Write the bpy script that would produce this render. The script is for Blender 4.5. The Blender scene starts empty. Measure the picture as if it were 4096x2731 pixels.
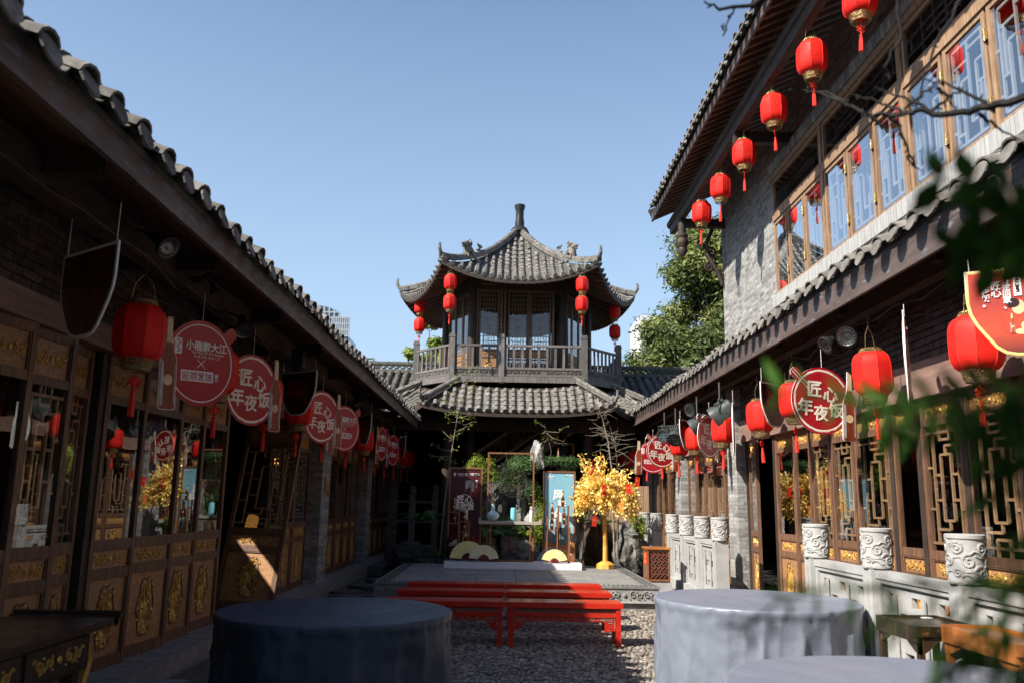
import bpy, math, random
import numpy as np
from mathutils import Matrix, Vector
from mathutils.geometry import tessellate_polygon
random.seed(7); np.random.seed(7)
SC = bpy.context.scene
COL = SC.collection
PI = math.pi
# ---------------------------------------------------------------- camera
cam_d = bpy.data.cameras.new('camera'); cam = bpy.data.objects.new('camera', cam_d); COL.objects.link(cam)
YAW, PITCH, ROLL, EYE = math.radians(-0.53), math.radians(10.95), math.radians(1.0), 1.555
cam_d.sensor_width = 36.0; cam_d.lens = 29.24; cam_d.clip_start = 0.05; cam_d.clip_end = 3000
cam_d.dof.use_dof = True; cam_d.dof.focus_distance = 11.5; cam_d.dof.aperture_fstop = 2.8
cam.matrix_world = Matrix.Translation((0, 0, EYE)) @ Matrix.Rotation(YAW, 4, 'Z') @ Matrix.Rotation(PI / 2 + PITCH, 4, 'X') @ Matrix.Rotation(ROLL, 4, 'Z')
SC.camera = cam
# ---------------------------------------------------------------- sky and sun
SUN = Vector((0.78, 0.50, -0.82)).normalized()           # the way the light travels
world = bpy.data.worlds.new('World'); SC.world = world; world.use_nodes = True
wn = world.node_tree; bg = wn.nodes['Background']
sky = wn.nodes.new('ShaderNodeTexSky'); sky.sky_type = 'NISHITA'; sky.sun_disc = False
sky.sun_elevation = math.asin(-SUN.z); sky.sun_rotation = math.atan2(-SUN.x, -SUN.y)
sky.altitude = 300; sky.air_density = 1.0; sky.dust_density = 1.2; sky.ozone_density = 1.6
_tc = wn.nodes.new('ShaderNodeTexCoord'); _sp = wn.nodes.new('ShaderNodeSeparateXYZ'); _rp = wn.nodes.new('ShaderNodeValToRGB'); _mx = wn.nodes.new('ShaderNodeMixRGB')
wn.links.new(_tc.outputs['Generated'], _sp.inputs[0]); wn.links.new(_sp.outputs[2], _rp.inputs[0])          # pale winter haze toward the horizon, the same all round
_e = _rp.color_ramp.elements; _e[0].position = .10; _e[0].color = (.92, .92, .92, 1); _e[1].position = .62; _e[1].color = (0, 0, 0, 1); _q = _e.new(.32); _q.color = (.42, .42, .42, 1)
wn.links.new(_rp.outputs[0], _mx.inputs[0]); wn.links.new(sky.outputs[0], _mx.inputs[1]); _mx.inputs[2].default_value = (2.75, 3.75, 4.95, 1); wn.links.new(_mx.outputs[0], bg.inputs[0]); bg.inputs[1].default_value = 0.10
sun_d = bpy.data.lights.new('sun', 'SUN'); sun_o = bpy.data.objects.new('sun', sun_d); COL.objects.link(sun_o)
sun_d.energy = 4.9; sun_d.angle = math.radians(0.53); sun_d.color = (1.0, 0.93, 0.83)
sun_o.rotation_euler = SUN.to_track_quat('-Z', 'Y').to_euler(); sun_o.location = (-20, -10, 30)
SC.view_settings.view_transform = 'Standard'; SC.view_settings.look = 'None'
SC.view_settings.gamma = 1; SC.view_settings.use_curve_mapping = False; SC.view_settings.exposure = 1.0
SC.render.engine = 'CYCLES'
SC.cycles.max_bounces = 10; SC.cycles.diffuse_bounces = 5; SC.cycles.glossy_bounces = 4; SC.cycles.transmission_bounces = 6
SC.cycles.transparent_max_bounces = 12; SC.cycles.caustics_reflective = False; SC.cycles.caustics_refractive = False
SC.cycles.use_denoising = True; SC.cycles.sample_clamp_indirect = 6

# ---------------------------------------------------------------- mesh building
WM = {}
class MB:
    def __init__(s): s.V = []; s.Q = []; s.T = []; s.QM = []; s.TM = []; s.n = 0; s.M = None; s.m = 0
    def add(s, v, q=None, t=None, M=None):
        v = np.asarray(v, float).reshape(-1, 3)
        for X in (M, s.M):
            if X is not None:
                X = np.asarray(X, float); v = v @ X[:3, :3].T + X[:3, 3]
        s.V.append(v)
        if q is not None and len(q):
            q = np.asarray(q, int).reshape(-1, 4) + s.n; s.Q.append(q); s.QM.append(np.full(len(q), s.m))
        if t is not None and len(t):
            t = np.asarray(t, int).reshape(-1, 3) + s.n; s.T.append(t); s.TM.append(np.full(len(t), s.m))
        s.n += len(v); return s
    def geo(s):
        return (np.concatenate(s.V), np.concatenate(s.Q) if s.Q else np.zeros((0, 4), int), np.concatenate(s.T) if s.T else np.zeros((0, 3), int))
    def put(s, g, M=None): return s.add(g[0], g[1], g[2], M)
    def box(s, x0, x1, y0, y1, z0, z1, M=None):
        v = [(x0, y0, z0), (x1, y0, z0), (x1, y1, z0), (x0, y1, z0), (x0, y0, z1), (x1, y0, z1), (x1, y1, z1), (x0, y1, z1)]
        return s.add(v, [(0, 3, 2, 1), (4, 5, 6, 7), (0, 1, 5, 4), (1, 2, 6, 5), (2, 3, 7, 6), (3, 0, 4, 7)], None, M)
    def beam(s, p, q, w, h, up=(0, 0, 1)):
        p, q = Vector(p), Vector(q); d = q - p; L = d.length; d.normalize()
        up = Vector(up); a = d.cross(up)
        if a.length < 1e-4: a = d.cross(Vector((0, 1, 0)))
        a.normalize(); b = a.cross(d)
        return s.box(0, L, -w / 2, w / 2, -h / 2, h / 2, fr(p, d, -a, b))
    def tube(s, path, r, n=6, cap=True):
        P = [Vector(p) for p in path]; R = r if hasattr(r, '__len__') else [r] * len(P)
        v = []; q = []; t = []; a = None
        for i, p in enumerate(P):
            d = (P[min(i + 1, len(P) - 1)] - P[max(i - 1, 0)]).normalized()
            if a is None:
                a = d.cross(Vector((0, 0, 1)));
                if a.length < .05: a = d.cross(Vector((1, 0, 0)))
            a = (a - d * a.dot(d)).normalized(); b = d.cross(a)
            for k in range(n):
                c = 2 * PI * k / n; v.append(p + (a * math.cos(c) + b * math.sin(c)) * R[i])
        for i in range(len(P) - 1):
            for k in range(n):
                k2 = (k + 1) % n; q.append((i * n + k, i * n + k2, (i + 1) * n + k2, (i + 1) * n + k))
        if cap:
            for k in range(1, n - 1):
                t.append((0, k + 1, k)); o = (len(P) - 1) * n; t.append((o, o + k, o + k + 1))
        return s.add([tuple(x) for x in v], q, t)
    def lathe(s, prof, n=16, M=None, cap=True, a0=0.0, rf=None):
        v = []; q = []; t = []
        for r, z in prof:
            for k in range(n):
                c = a0 + 2 * PI * k / n; rr = r * (rf(k, z) if rf else 1); v.append((rr * math.cos(c), rr * math.sin(c), z))
        for i in range(len(prof) - 1):
            for k in range(n):
                k2 = (k + 1) % n; q.append((i * n + k, i * n + k2, (i + 1) * n + k2, (i + 1) * n + k))
        if cap:
            o = (len(prof) - 1) * n
            for k in range(1, n - 1): t.append((0, k + 1, k)); t.append((o, o + k, o + k + 1))
        return s.add(v, q, t, M)
    def prism(s, poly, z0, z1, M=None, sides=True):
        n = len(poly); area = sum(poly[i][0] * poly[(i + 1) % n][1] - poly[(i + 1) % n][0] * poly[i][1] for i in range(n))
        if area < 0: poly = poly[::-1]
        v = [(x, y, z0) for x, y in poly] + [(x, y, z1) for x, y in poly]
        tr = tessellate_polygon([[Vector((x, y, 0)) for x, y in poly]]); t = []
        for a, b, c in tr:
            A, B, C = poly[a], poly[b], poly[c]
            if (B[0] - A[0]) * (C[1] - A[1]) - (B[1] - A[1]) * (C[0] - A[0]) < 0: b, c = c, b
            t.append((a + n, b + n, c + n)); t.append((a, c, b))
        q = [(i, (i + 1) % n, (i + 1) % n + n, i + n) for i in range(n)] if sides else None
        return s.add(v, q, t, M)
    def ribbon(s, path, w, h, M=None, closed=False):          # raised ridge in the local xy plane, height along +z
        P = [Vector((p[0], p[1], 0)) for p in path]; n = len(P); v = []; q = []
        for i, p in enumerate(P):
            if closed: d = P[(i + 1) % n] - P[i - 1]
            else: d = P[min(i + 1, n - 1)] - P[max(i - 1, 0)]
            if d.length < 1e-7: d = Vector((1, 0, 0))
            d.normalize(); a = Vector((-d.y, d.x, 0)); ww = w if not hasattr(w, '__len__') else w[i]
            v += [tuple(p + a * ww / 2), tuple(p + a * ww * .22 + Vector((0, 0, h))), tuple(p - a * ww * .22 + Vector((0, 0, h))), tuple(p - a * ww / 2)]
        for i in range(n if closed else n - 1):
            j = (i + 1) % n
            for k in range(3): q.append((4 * i + k, 4 * i + k + 1, 4 * j + k + 1, 4 * j + k))
        return s.add(v, q, None, M)
    def blob(s, c, r, nu=8, nv=5, M=None):
        v = []; q = []; t = []
        for i in range(1, nv):
            a = PI * i / nv
            for k in range(nu):
                b = 2 * PI * k / nu; v.append((c[0] + r[0] * math.sin(a) * math.cos(b), c[1] + r[1] * math.sin(a) * math.sin(b), c[2] + r[2] * math.cos(a)))
        o = len(v); v += [(c[0], c[1], c[2] + r[2]), (c[0], c[1], c[2] - r[2])]
        for i in range(nv - 2):
            for k in range(nu): q.append((i * nu + k, (i + 1) * nu + k, (i + 1) * nu + (k + 1) % nu, i * nu + (k + 1) % nu))
        for k in range(nu): t.append((o, k, (k + 1) % nu)); t.append((o + 1, (nv - 2) * nu + (k + 1) % nu, (nv - 2) * nu + k))
        return s.add(v, q, t, M)
    def mesh(s, name, mats, smooth=False, center=False, angle=42):
        V, Q, T = s.geo(); c = np.zeros(3)
        if center: c = (V.min(0) + V.max(0)) / 2; c[2] = V[:, 2].min(); V = V - c
        me = bpy.data.meshes.new(name); nq, nt = len(Q), len(T)
        me.vertices.add(len(V)); me.vertices.foreach_set('co', V.astype(np.float32).ravel())
        me.loops.add(nq * 4 + nt * 3); me.loops.foreach_set('vertex_index', np.concatenate([Q.ravel(), T.ravel()]).astype(np.int32))
        me.polygons.add(nq + nt)
        ls = np.concatenate([np.arange(nq) * 4, nq * 4 + np.arange(nt) * 3]).astype(np.int32)
        me.polygons.foreach_set('loop_start', ls)
        mi = np.concatenate([np.concatenate(s.QM) if s.QM else np.zeros(0, int), np.concatenate(s.TM) if s.TM else np.zeros(0, int)]).astype(np.int32)
        me.polygons.foreach_set('material_index', mi)
        me.polygons.foreach_set('use_smooth', np.full(nq + nt, bool(smooth)))
        me.update(calc_edges=True)
        if smooth and angle < 179: me.set_sharp_from_angle(angle=math.radians(angle))
        for m in (mats if isinstance(mats, (list, tuple)) else [mats]): me.materials.append(m)
        return me, c
    def build(s, name, mats, parent=None, smooth=False, M=None, angle=42, **kw):
        me, c = s.mesh(name, mats, smooth, M is None, angle)
        return place(name, me, parent, Matrix.Translation(c) if M is None else M, **kw)
def fr(o, u, v, w):
    return Matrix(((u[0], v[0], w[0], o[0]), (u[1], v[1], w[1], o[1]), (u[2], v[2], w[2], o[2]), (0, 0, 0, 1)))
def place(name, me, parent=None, M=None, label=None, cat=None, group=None, kind=None):
    o = bpy.data.objects.new(name, me); COL.objects.link(o)
    M = M if M is not None else Matrix.Identity(4); WM[o.name] = M.copy()
    if parent is not None: o.parent = parent; o.matrix_basis = WM[parent.name].inverted() @ M
    else: o.matrix_basis = M
    if label: o['label'] = label
    if cat: o['category'] = cat
    if group: o['group'] = group
    if kind: o['kind'] = kind
    return o
def empty(name, loc, label, cat, group=None, rz=0.0, kind=None, M=None):
    return place(name, None, None, M if M is not None else Matrix.Translation(loc) @ Matrix.Rotation(rz, 4, 'Z'), label, cat, group, kind)
KIDS = {}
def dup(o, M, label, group=None):
    """copy of a thing with its parts and sub-parts, set at world matrix M"""
    def rec(src, par, W):
        c = src.copy(); COL.objects.link(c); WM[c.name] = W.copy()
        if par is not None: c.parent = par
        for ch in [x for x in KIDS.get(src.name, [])]:
            rec(ch, c, W @ ch.matrix_basis)
        return c
    if not KIDS.get(o.name):
        for x in list(COL.objects):
            if x.parent is not None: KIDS.setdefault(x.parent.name, []); (x in KIDS[x.parent.name]) or KIDS[x.parent.name].append(x)
    r = rec(o, None, M); r.matrix_basis = M; r['label'] = label
    if group: r['group'] = group
    return r
def rotz(a): return Matrix.Rotation(a, 4, 'Z')
def TR(x, y, z): return Matrix.Translation((x, y, z))
ORD = ['nearest', 'second', 'third', 'fourth', 'fifth', 'sixth', 'seventh', 'eighth', 'ninth', 'tenth', 'eleventh', 'twelfth', 'thirteenth', 'fourteenth']
# ---------------------------------------------------------------- materials
def mat(name, col, col2=None, rough=.65, scale=6., stretch=(1, 1, 1), bump=.25, bscale=None, metal=0., rnd=.0, island=.0, spec=.35,
        spots=None, spot_col=None, spot_scale=3., detail=5., coat=0., trans=0., emit=None, contrast=(.35, .68), bdist=.01, sss=0.):
    m = bpy.data.materials.new(name); m.use_nodes = True; nt = m.node_tree; N = nt.nodes; L = nt.links
    b = N['Principled BSDF']; tc = N.new('ShaderNodeTexCoord'); mp = N.new('ShaderNodeMapping'); oi = N.new('ShaderNodeObjectInfo')
    L.new(tc.outputs['Object'], mp.inputs[0]); mp.inputs['Scale'].default_value = stretch
    vm = N.new('ShaderNodeVectorMath'); vm.operation = 'SCALE'; vm.inputs[0].default_value = (7.3, 3.1, 5.7); L.new(oi.outputs['Random'], vm.inputs['Scale'])
    L.new(vm.outputs[0], mp.inputs['Location'])
    no = N.new('ShaderNodeTexNoise'); no.inputs['Scale'].default_value = scale; no.inputs['Detail'].default_value = detail; no.inputs['Roughness'].default_value = .62
    L.new(mp.outputs[0], no.inputs['Vector'])
    cr = N.new('ShaderNodeValToRGB'); L.new(no.outputs[0], cr.inputs[0])
    col2 = col2 or tuple(c * .6 for c in col)
    cr.color_ramp.elements[0].position, cr.color_ramp.elements[1].position = contrast
    cr.color_ramp.elements[0].color = (*col2, 1); cr.color_ramp.elements[1].color = (*col, 1)
    out = cr.outputs[0]
    if spots:
        n2 = N.new('ShaderNodeTexNoise'); n2.inputs['Scale'].default_value = spot_scale; n2.inputs['Detail'].default_value = 8; n2.inputs['Roughness'].default_value = .7
        L.new(mp.outputs[0], n2.inputs['Vector']); r2 = N.new('ShaderNodeValToRGB'); L.new(n2.outputs[0], r2.inputs[0])
        r2.color_ramp.elements[0].position = 1 - spots - .03; r2.color_ramp.elements[1].position = 1 - spots + .05
        mx = N.new('ShaderNodeMixRGB'); L.new(r2.outputs[0], mx.inputs[0]); L.new(out, mx.inputs[1]); mx.inputs[2].default_value = (*spot_col, 1); out = mx.outputs[0]
    if rnd or island:
        hs = N.new('ShaderNodeHueSaturation'); mr = N.new('ShaderNodeMapRange'); k = rnd or island
        if island:
            ge = N.new('ShaderNodeNewGeometry'); L.new(ge.outputs['Random Per Island'], mr.inputs[0])
        else: L.new(oi.outputs['Random'], mr.inputs[0])
        mr.inputs[3].default_value = 1 - k; mr.inputs[4].default_value = 1 + k
        L.new(mr.outputs[0], hs.inputs['Value']); L.new(out, hs.inputs['Color']); out = hs.outputs[0]
    L.new(out, b.inputs['Base Color'])
    b.inputs['Roughness'].default_value = rough; b.inputs['Metallic'].default_value = metal; b.inputs['Specular IOR Level'].default_value = spec
    if coat: b.inputs['Coat Weight'].default_value = coat; b.inputs['Coat Roughness'].default_value = .12
    if bump:
        nb = N.new('ShaderNodeTexNoise'); nb.inputs['Scale'].default_value = bscale or scale * 2.5; nb.inputs['Detail'].default_value = 6
        L.new(mp.outputs[0], nb.inputs['Vector']); bp = N.new('ShaderNodeBump'); bp.inputs['Strength'].default_value = bump; bp.inputs['Distance'].default_value = bdist
        L.new(nb.outputs[0], bp.inputs['Height']); L.new(bp.outputs[0], b.inputs['Normal'])
        rr = N.new('ShaderNodeMapRange'); L.new(no.outputs[0], rr.inputs[0]); rr.inputs[1].default_value = .3; rr.inputs[2].default_value = .7
        rr.inputs[3].default_value = min(1, rough + .12); rr.inputs[4].default_value = max(.03, rough - .12); L.new(rr.outputs[0], b.inputs['Roughness'])
    if trans:
        tr = N.new('ShaderNodeBsdfTranslucent'); L.new(out, tr.inputs[0]); ms = N.new('ShaderNodeMixShader'); ms.inputs[0].default_value = trans
        L.new(b.outputs[0], ms.inputs[1]); L.new(tr.outputs[0], ms.inputs[2]); L.new(ms.outputs[0], N['Material Output'].inputs[0])
    if emit: b.inputs['Emission Color'].default_value = (*emit[0], 1); b.inputs['Emission Strength'].default_value = emit[1]
    return m
def glass_mat(name, tint=(.82, .86, .86), boost=1.5, rough=.0, wav=.0):
    m = bpy.data.materials.new(name); m.use_nodes = True; nt = m.node_tree; N = nt.nodes; L = nt.links
    N.remove(N['Principled BSDF']); fz = N.new('ShaderNodeFresnel'); fz.inputs[0].default_value = 1.5
    ge = N.new('ShaderNodeNewGeometry'); mr = N.new('ShaderNodeMapRange'); L.new(ge.outputs['Backfacing'], mr.inputs[0]); mr.inputs[3].default_value = 1.5; mr.inputs[4].default_value = 1 / 1.5; L.new(mr.outputs[0], fz.inputs[0])   # a thin pane is the same from both sides
    mu = N.new('ShaderNodeMath'); mu.operation = 'MULTIPLY'; mu.use_clamp = True; mu.inputs[1].default_value = boost; L.new(fz.outputs[0], mu.inputs[0])
    t = N.new('ShaderNodeBsdfTransparent'); t.inputs[0].default_value = (*tint, 1); g = N.new('ShaderNodeBsdfGlossy'); g.inputs['Roughness'].default_value = rough
    g.inputs[0].default_value = (.95, .97, 1, 1)
    mx = N.new('ShaderNodeMixShader'); L.new(mu.outputs[0], mx.inputs[0]); L.new(t.outputs[0], mx.inputs[1]); L.new(g.outputs[0], mx.inputs[2])
    if wav:
        tc = N.new('ShaderNodeTexCoord'); nb = N.new('ShaderNodeTexNoise'); nb.inputs['Scale'].default_value = 2.2; nb.inputs['Detail'].default_value = 1
        L.new(tc.outputs['Object'], nb.inputs['Vector']); bp = N.new('ShaderNodeBump'); bp.inputs['Strength'].default_value = wav; bp.inputs['Distance'].default_value = .02
        L.new(nb.outputs[0], bp.inputs['Height']); L.new(bp.outputs[0], g.inputs['Normal'])
    L.new(mx.outputs[0], N['Material Output'].inputs[0]); return m
WOODX, WOODY, WOODZ = (1, 9, 9), (9, 1, 9), (9, 9, 1)
M_ = dict(
 tile=mat('roof_tile_clay', (.205, .192, .17), (.10, .095, .087), .88, 9, rnd=.28, bump=.6, spots=.36, spot_col=(.27, .26, .235), spot_scale=5),
 tile_i=mat('roof_tile_rows', (.205, .192, .17), (.10, .095, .087), .88, 9, island=.28, bump=.6, spots=.36, spot_col=(.27, .26, .235), spot_scale=5),
 mortar=mat('ridge_mortar', (.20, .19, .17), (.075, .07, .064), .9, 5, bump=.6),
 fascia=mat('weathered_fascia', (.125, .088, .072), (.06, .043, .038), .5, 2.5, stretch=(3, .6, 3), bump=.35, spots=.40, spot_col=(.17, .17, .18), spot_scale=7, spec=.5),
 dwood=mat('dark_timber', (.060, .040, .030), (.026, .018, .014), .6, 4, stretch=WOODZ, bump=.4, bscale=9),
 dwood_y=mat('dark_timber_beam', (.075, .052, .040), (.03, .021, .017), .62, 4, stretch=WOODY, bump=.4, bscale=9),
 frame=mat('door_frame_wood', (.21, .110, .064), (.085, .045, .028), .5, 5, stretch=WOODZ, bump=.3, bscale=10, spec=.4, rnd=.15),
 panel=mat('door_panel_wood', (.43, .235, .105), (.26, .13, .058), .45, 3.5, stretch=(7, 1, 7), bump=.25, spec=.4, rnd=.15),
 lattice=mat('lattice_wood', (.37, .225, .125), (.24, .14, .075), .55, 8, bump=.15, rnd=.1),
 gold=mat('gilt_carving', (.80, .50, .12), (.48, .27, .055), .36, 20, metal=.35, bump=.4, spec=.5, bscale=60),
 soffit=mat('soffit_boards', (.27, .135, .08), (.13, .062, .04), .7, 4, stretch=(9, 1, 9), bump=.3, rnd=.22),
 owood=mat('window_wood', (.38, .25, .155), (.20, .12, .07), .55, 4, stretch=WOODZ, bump=.4, bscale=9, rnd=.12, spots=.33, spot_col=(.40, .33, .26), spot_scale=5),
 brick=mat('grey_brick', (.33, .325, .31), (.19, .188, .182), .9, 9, rnd=.33, bump=.5, spots=.35, spot_col=(.50, .49, .46), spot_scale=6),
 brick_d=mat('dark_brick', (.085, .062, .052), (.045, .035, .03), .9, 9, rnd=.3, island=.3, bump=.5),
 brick_i=mat('grey_brick_rows', (.33, .325, .31), (.19, .188, .182), .9, 9, island=.33, bump=.5, spots=.35, spot_col=(.50, .49, .46), spot_scale=6),
 joint=mat('brick_joint', (.30, .29, .275), (.20, .195, .185), .95, 14, bump=.5),
 stone=mat('grey_stone', (.30, .295, .285), (.19, .187, .18), .85, 7, bump=.5, rnd=.12),
 stone_w=mat('white_stone', (.41, .41, .40), (.31, .31, .30), .72, 4, bump=.25, bscale=40, rnd=.06, spots=.33, spot_col=(.27, .27, .26), spot_scale=3),
 slab=mat('stage_slab', (.26, .255, .245), (.17, .168, .16), .72, 5, bump=.35, rnd=.13, bscale=30),
 grime=mat('dark_stone', (.10, .10, .095), (.05, .05, .047), .75, 5, bump=.6, rnd=.2),
 pebble=mat('pebbles', (.27, .235, .195), (.13, .115, .10), .72, 14, island=.55, bump=.2),
 cement=mat('pebble_bed', (.135, .128, .12), (.06, .057, .054), .9, 22, bump=.8, bscale=60, bdist=.02),
 red=mat('lantern_silk', (.86, .028, .016), (.70, .014, .010), .6, 5, rnd=.10, bump=.12, bscale=120, trans=.2, spec=.25),
 redcord=mat('red_cord', (.80, .04, .02), (.55, .015, .01), .7, 60, stretch=(1, 1, .1), bump=.6, bscale=150),
 brass=mat('brass_filigree', (.55, .42, .20), (.25, .18, .08), .35, 30, metal=.8, bump=.5, bscale=90),
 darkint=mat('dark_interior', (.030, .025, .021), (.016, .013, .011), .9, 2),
 signred=mat('sign_print_red', (.42, .012, .020), (.36, .010, .017), .32, 1.2, bump=0, spec=.5),
 signdark=mat('sign_print_dark', (.030, .010, .011), (.016, .006, .007), .35, 2, bump=0), shielddark=mat('shaded_shield_print', (.15, .022, .012), (.022, .006, .006), .3, 9, bump=0, contrast=(.42, .75), spec=.5),
 cream=mat('sign_print_cream', (.85, .78, .66), (.80, .72, .60), .4, 3, bump=0),
 white=mat('print_white', (.82, .82, .80), (.76, .76, .74), .45, 3, bump=0),
 pvc=mat('board_edge', (.78, .78, .76), (.7, .7, .68), .5, 4, bump=0),
 amber=mat('bottle_print_amber', (.33, .065, .018), (.13, .020, .008), .3, 3, stretch=(3, 3, .4), bump=0, spec=.5),
 silver=mat('bottle_print_glint', (.55, .52, .52), (.30, .26, .26), .35, 9, bump=0),
 tan=mat('bottle_label_tan', (.74, .56, .34), (.55, .38, .2), .4, 8, bump=0),
 black=mat('black_metal', (.022, .022, .024), (.014, .014, .015), .42, 12, bump=.1),
 lampgrey=mat('lamp_housing', (.060, .072, .070), (.035, .042, .041), .5, 10, bump=.2),
 chrome=mat('lamp_reflector', (.20, .20, .20), (.10, .10, .10), .35, 10, metal=.9, bump=0),
 benchred=mat('red_lacquer', (.60, .032, .012), (.42, .014, .007), .33, 3, stretch=(1, 5, 5), bump=.15, bscale=20, spec=.5, spots=.32, spot_col=(.58, .27, .13), spot_scale=16, coat=.3),
 fret=mat('fretwork_paint', (.30, .30, .25), (.17, .16, .12), .6, 12, bump=.3),
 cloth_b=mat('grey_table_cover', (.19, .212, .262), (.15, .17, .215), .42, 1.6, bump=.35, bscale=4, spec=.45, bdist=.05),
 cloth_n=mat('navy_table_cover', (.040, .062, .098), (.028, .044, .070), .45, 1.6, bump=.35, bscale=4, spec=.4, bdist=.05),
 whitepaint=mat('white_painted_board', (.74, .75, .78), (.66, .67, .70), .5, 3, bump=.15, spots=.27, spot_col=(.35, .34, .33), spot_scale=9),
 bwood=mat('brown_stand_wood', (.27, .125, .055), (.17, .07, .03), .42, 4, stretch=WOODZ, bump=.2, rnd=.1, spec=.45),
 shelfstone=mat('pale_shelf_board', (.42, .385, .32), (.32, .29, .24), .6, 5, bump=.15),
 fan=mat('fan_paper', (.86, .78, .36), (.78, .68, .28), .6, 8, bump=.1, trans=.15),
 fan_p=mat('pale_fan_paper', (.84, .80, .52), (.76, .72, .44), .6, 8, bump=.1, trans=.15),
 fanrib=mat('fan_ribs', (.14, .012, .025), (.08, .008, .014), .4, 9, bump=.1),
 celadon=mat('celadon_glaze', (.44, .58, .60), (.40, .54, .57), .16, 3, bump=0, spec=.6, coat=.5),
 cyan=mat('aqua_glaze', (.18, .55, .62), (.22, .60, .66), .18, 3, bump=0, spec=.6, coat=.5),
 porcelain=mat('white_porcelain', (.84, .83, .80), (.80, .79, .76), .15, 3, bump=0, spec=.6, coat=.5),
 goldleaf=mat('gold_leaves', (1.0, .80, .27), (.95, .64, .13), .36, 3, island=.25, bump=0, metal=.15, spec=.6, trans=.12),
 goldbark=mat('gold_painted_trunk', (.78, .46, .10), (.42, .19, .03), .45, 5, bump=.9, bscale=9),
 leaf=mat('tree_leaves', (.19, .215, .055), (.07, .105, .028), .5, .35, island=.5, bump=0, trans=.3, spec=.4, contrast=(.42, .60)),
 leaf_b=mat('bright_leaves', (.30, .36, .045), (.17, .24, .03), .5, .5, island=.35, bump=0, trans=.35),
 leaf_f=mat('fern_leaves', (.11, .21, .06), (.055, .12, .035), .5, 2, island=.3, bump=0, trans=.25),
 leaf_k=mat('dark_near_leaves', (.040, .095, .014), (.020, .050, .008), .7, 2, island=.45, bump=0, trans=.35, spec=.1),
 bark=mat('bark', (.10, .085, .07), (.045, .038, .032), .9, 8, stretch=(3, 3, 1), bump=.9, bscale=14),
 twig=mat('dark_twig', (.012, .010, .009), (.006, .005, .005), .8, 20, bump=.5),
 palebark=mat('pale_sapling_bark', (.27, .23, .18), (.14, .115, .09), .8, 12, bump=.4),
 rock=mat('garden_rock', (.20, .195, .18), (.05, .05, .047), .9, 3.5, bump=1.0, bscale=9, bdist=.05, contrast=(.4, .6)),
 rock_w=mat('pale_rock', (.42, .405, .38), (.22, .21, .20), .9, 4, bump=.8, bscale=10, bdist=.04),
 rock_b=mat('brown_stump', (.10, .06, .04), (.045, .026, .018), .9, 3, stretch=(3, 3, .7), bump=1, bscale=8, bdist=.05),
 acryl=glass_mat('acrylic_sheet', (.88, .90, .92), .9, .08), glass=glass_mat('pane_glass', (.94, .96, .95), 1.9, 0, .012),
 glass_up=glass_mat('upper_pane_glass', (.90, .93, .96), 4.6, 0, .012),
 etch=mat('bronze_etching', (.075, .055, .038), (.03, .022, .016), .4, 12, metal=.3, bump=.2),
 qred=mat('red_envelope', (.72, .02, .014), (.60, .014, .01), .4, 20, bump=0),
 orange=mat('orange_print', (.85, .33, .06), (.8, .2, .04), .4, 20, bump=0),
 water=mat('pond_water', (.018, .022, .018), (.012, .016, .012), .06, 1, bump=.25, bscale=9, spec=.6, bdist=.01),
 concrete=mat('tower_concrete', (.33, .37, .41), (.26, .30, .34), .8, .3, bump=0),
 towerglass=mat('tower_glass', (.16, .22, .27), (.10, .14, .18), .15, .5, bump=0, spec=.8, rnd=.3),
 stool_o=mat('amber_wood', (.55, .20, .045), (.32, .10, .022), .28, 3, stretch=(1, 8, 1), bump=.12, spec=.5, coat=.4),
 stool_d=mat('black_lacquer_worn', (.050, .028, .014), (.022, .013, .008), .38, 3, stretch=(1, 8, 1), bump=.12, spec=.5, coat=.4, spots=.38, spot_col=(.30, .13, .03), spot_scale=8),
)
# ---------------------------------------------------------------- ground
mb = MB(); mb.box(-400, 400, -200, 700, -.6, -.30); mb.build('ground', M_['grime'], kind='structure')
mb = MB(); mb.box(-2.85, 3.05, -3, 17.2, -.32, 0.0); mb.build('courtyard_ground', M_['cement'], kind='structure')
def pebbles():
    rng = np.random.default_rng(3); ico = MB()
    ico.blob((0, 0, 0), (1, 1, .62), 6, 4); g = ico.geo(); out = MB(); n = 0
    y = 7.6
    while y < 13.05:
        st = .043 + (y - 7.6) * .003; x = -1.5
        while x < 3.0:
            px, py = x + rng.normal(0, st * .22), y + rng.normal(0, st * .22); s = st * rng.uniform(.38, .66); a = rng.uniform(0, PI)
            M = TR(px, py, rng.uniform(-.004, .008)) @ rotz(a) @ Matrix.Diagonal((s * rng.uniform(1, 1.5), s, s * .8, 1))
            out.put(g, M); x += st
        y += st * .92
    out.build('pebbles', M_['pebble'], smooth=True, kind='stuff', angle=180)
pebbles()
# stone ledges that carry the two rows
mb = MB(); mb.box(-8, -2.93, -3, 27, -.3, .15); mb.build('stone_ledge', M_['stone'], kind='structure')
mb = MB(); mb.box(3.02, 9, -3, 27, -.3, .15); mb.build('stone_ledge', M_['stone'], kind='structure')
led = WM
# rough stepping stones in the gutter beside the stage
for i, (x, y, sx, sy) in enumerate([(-2.45, 12.9, .36, .3), (-2.3, 13.7, .42, .26), (-2.55, 14.5, .3, .33), (-2.35, 15.4, .34, .3), (-2.5, 12.0, .3, .26), (-2.2, 16.4, .4, .3)]):
    mb = MB(); n = 9; pl = [(sx * math.cos(2 * PI * k / n) * random.uniform(.8, 1.1), sy * math.sin(2 * PI * k / n) * random.uniform(.8, 1.1)) for k in range(n)]
    mb.prism(pl, 0, random.uniform(.06, .11), TR(x, y, 0)); mb.build('stepping_stone', M_['grime'], label='%s dark stepping stone in the gutter left of the stage' % ORD[[1, 2, 3, 4, 0, 5][i]], cat='stone', group='stepping stones beside the stage')
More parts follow.
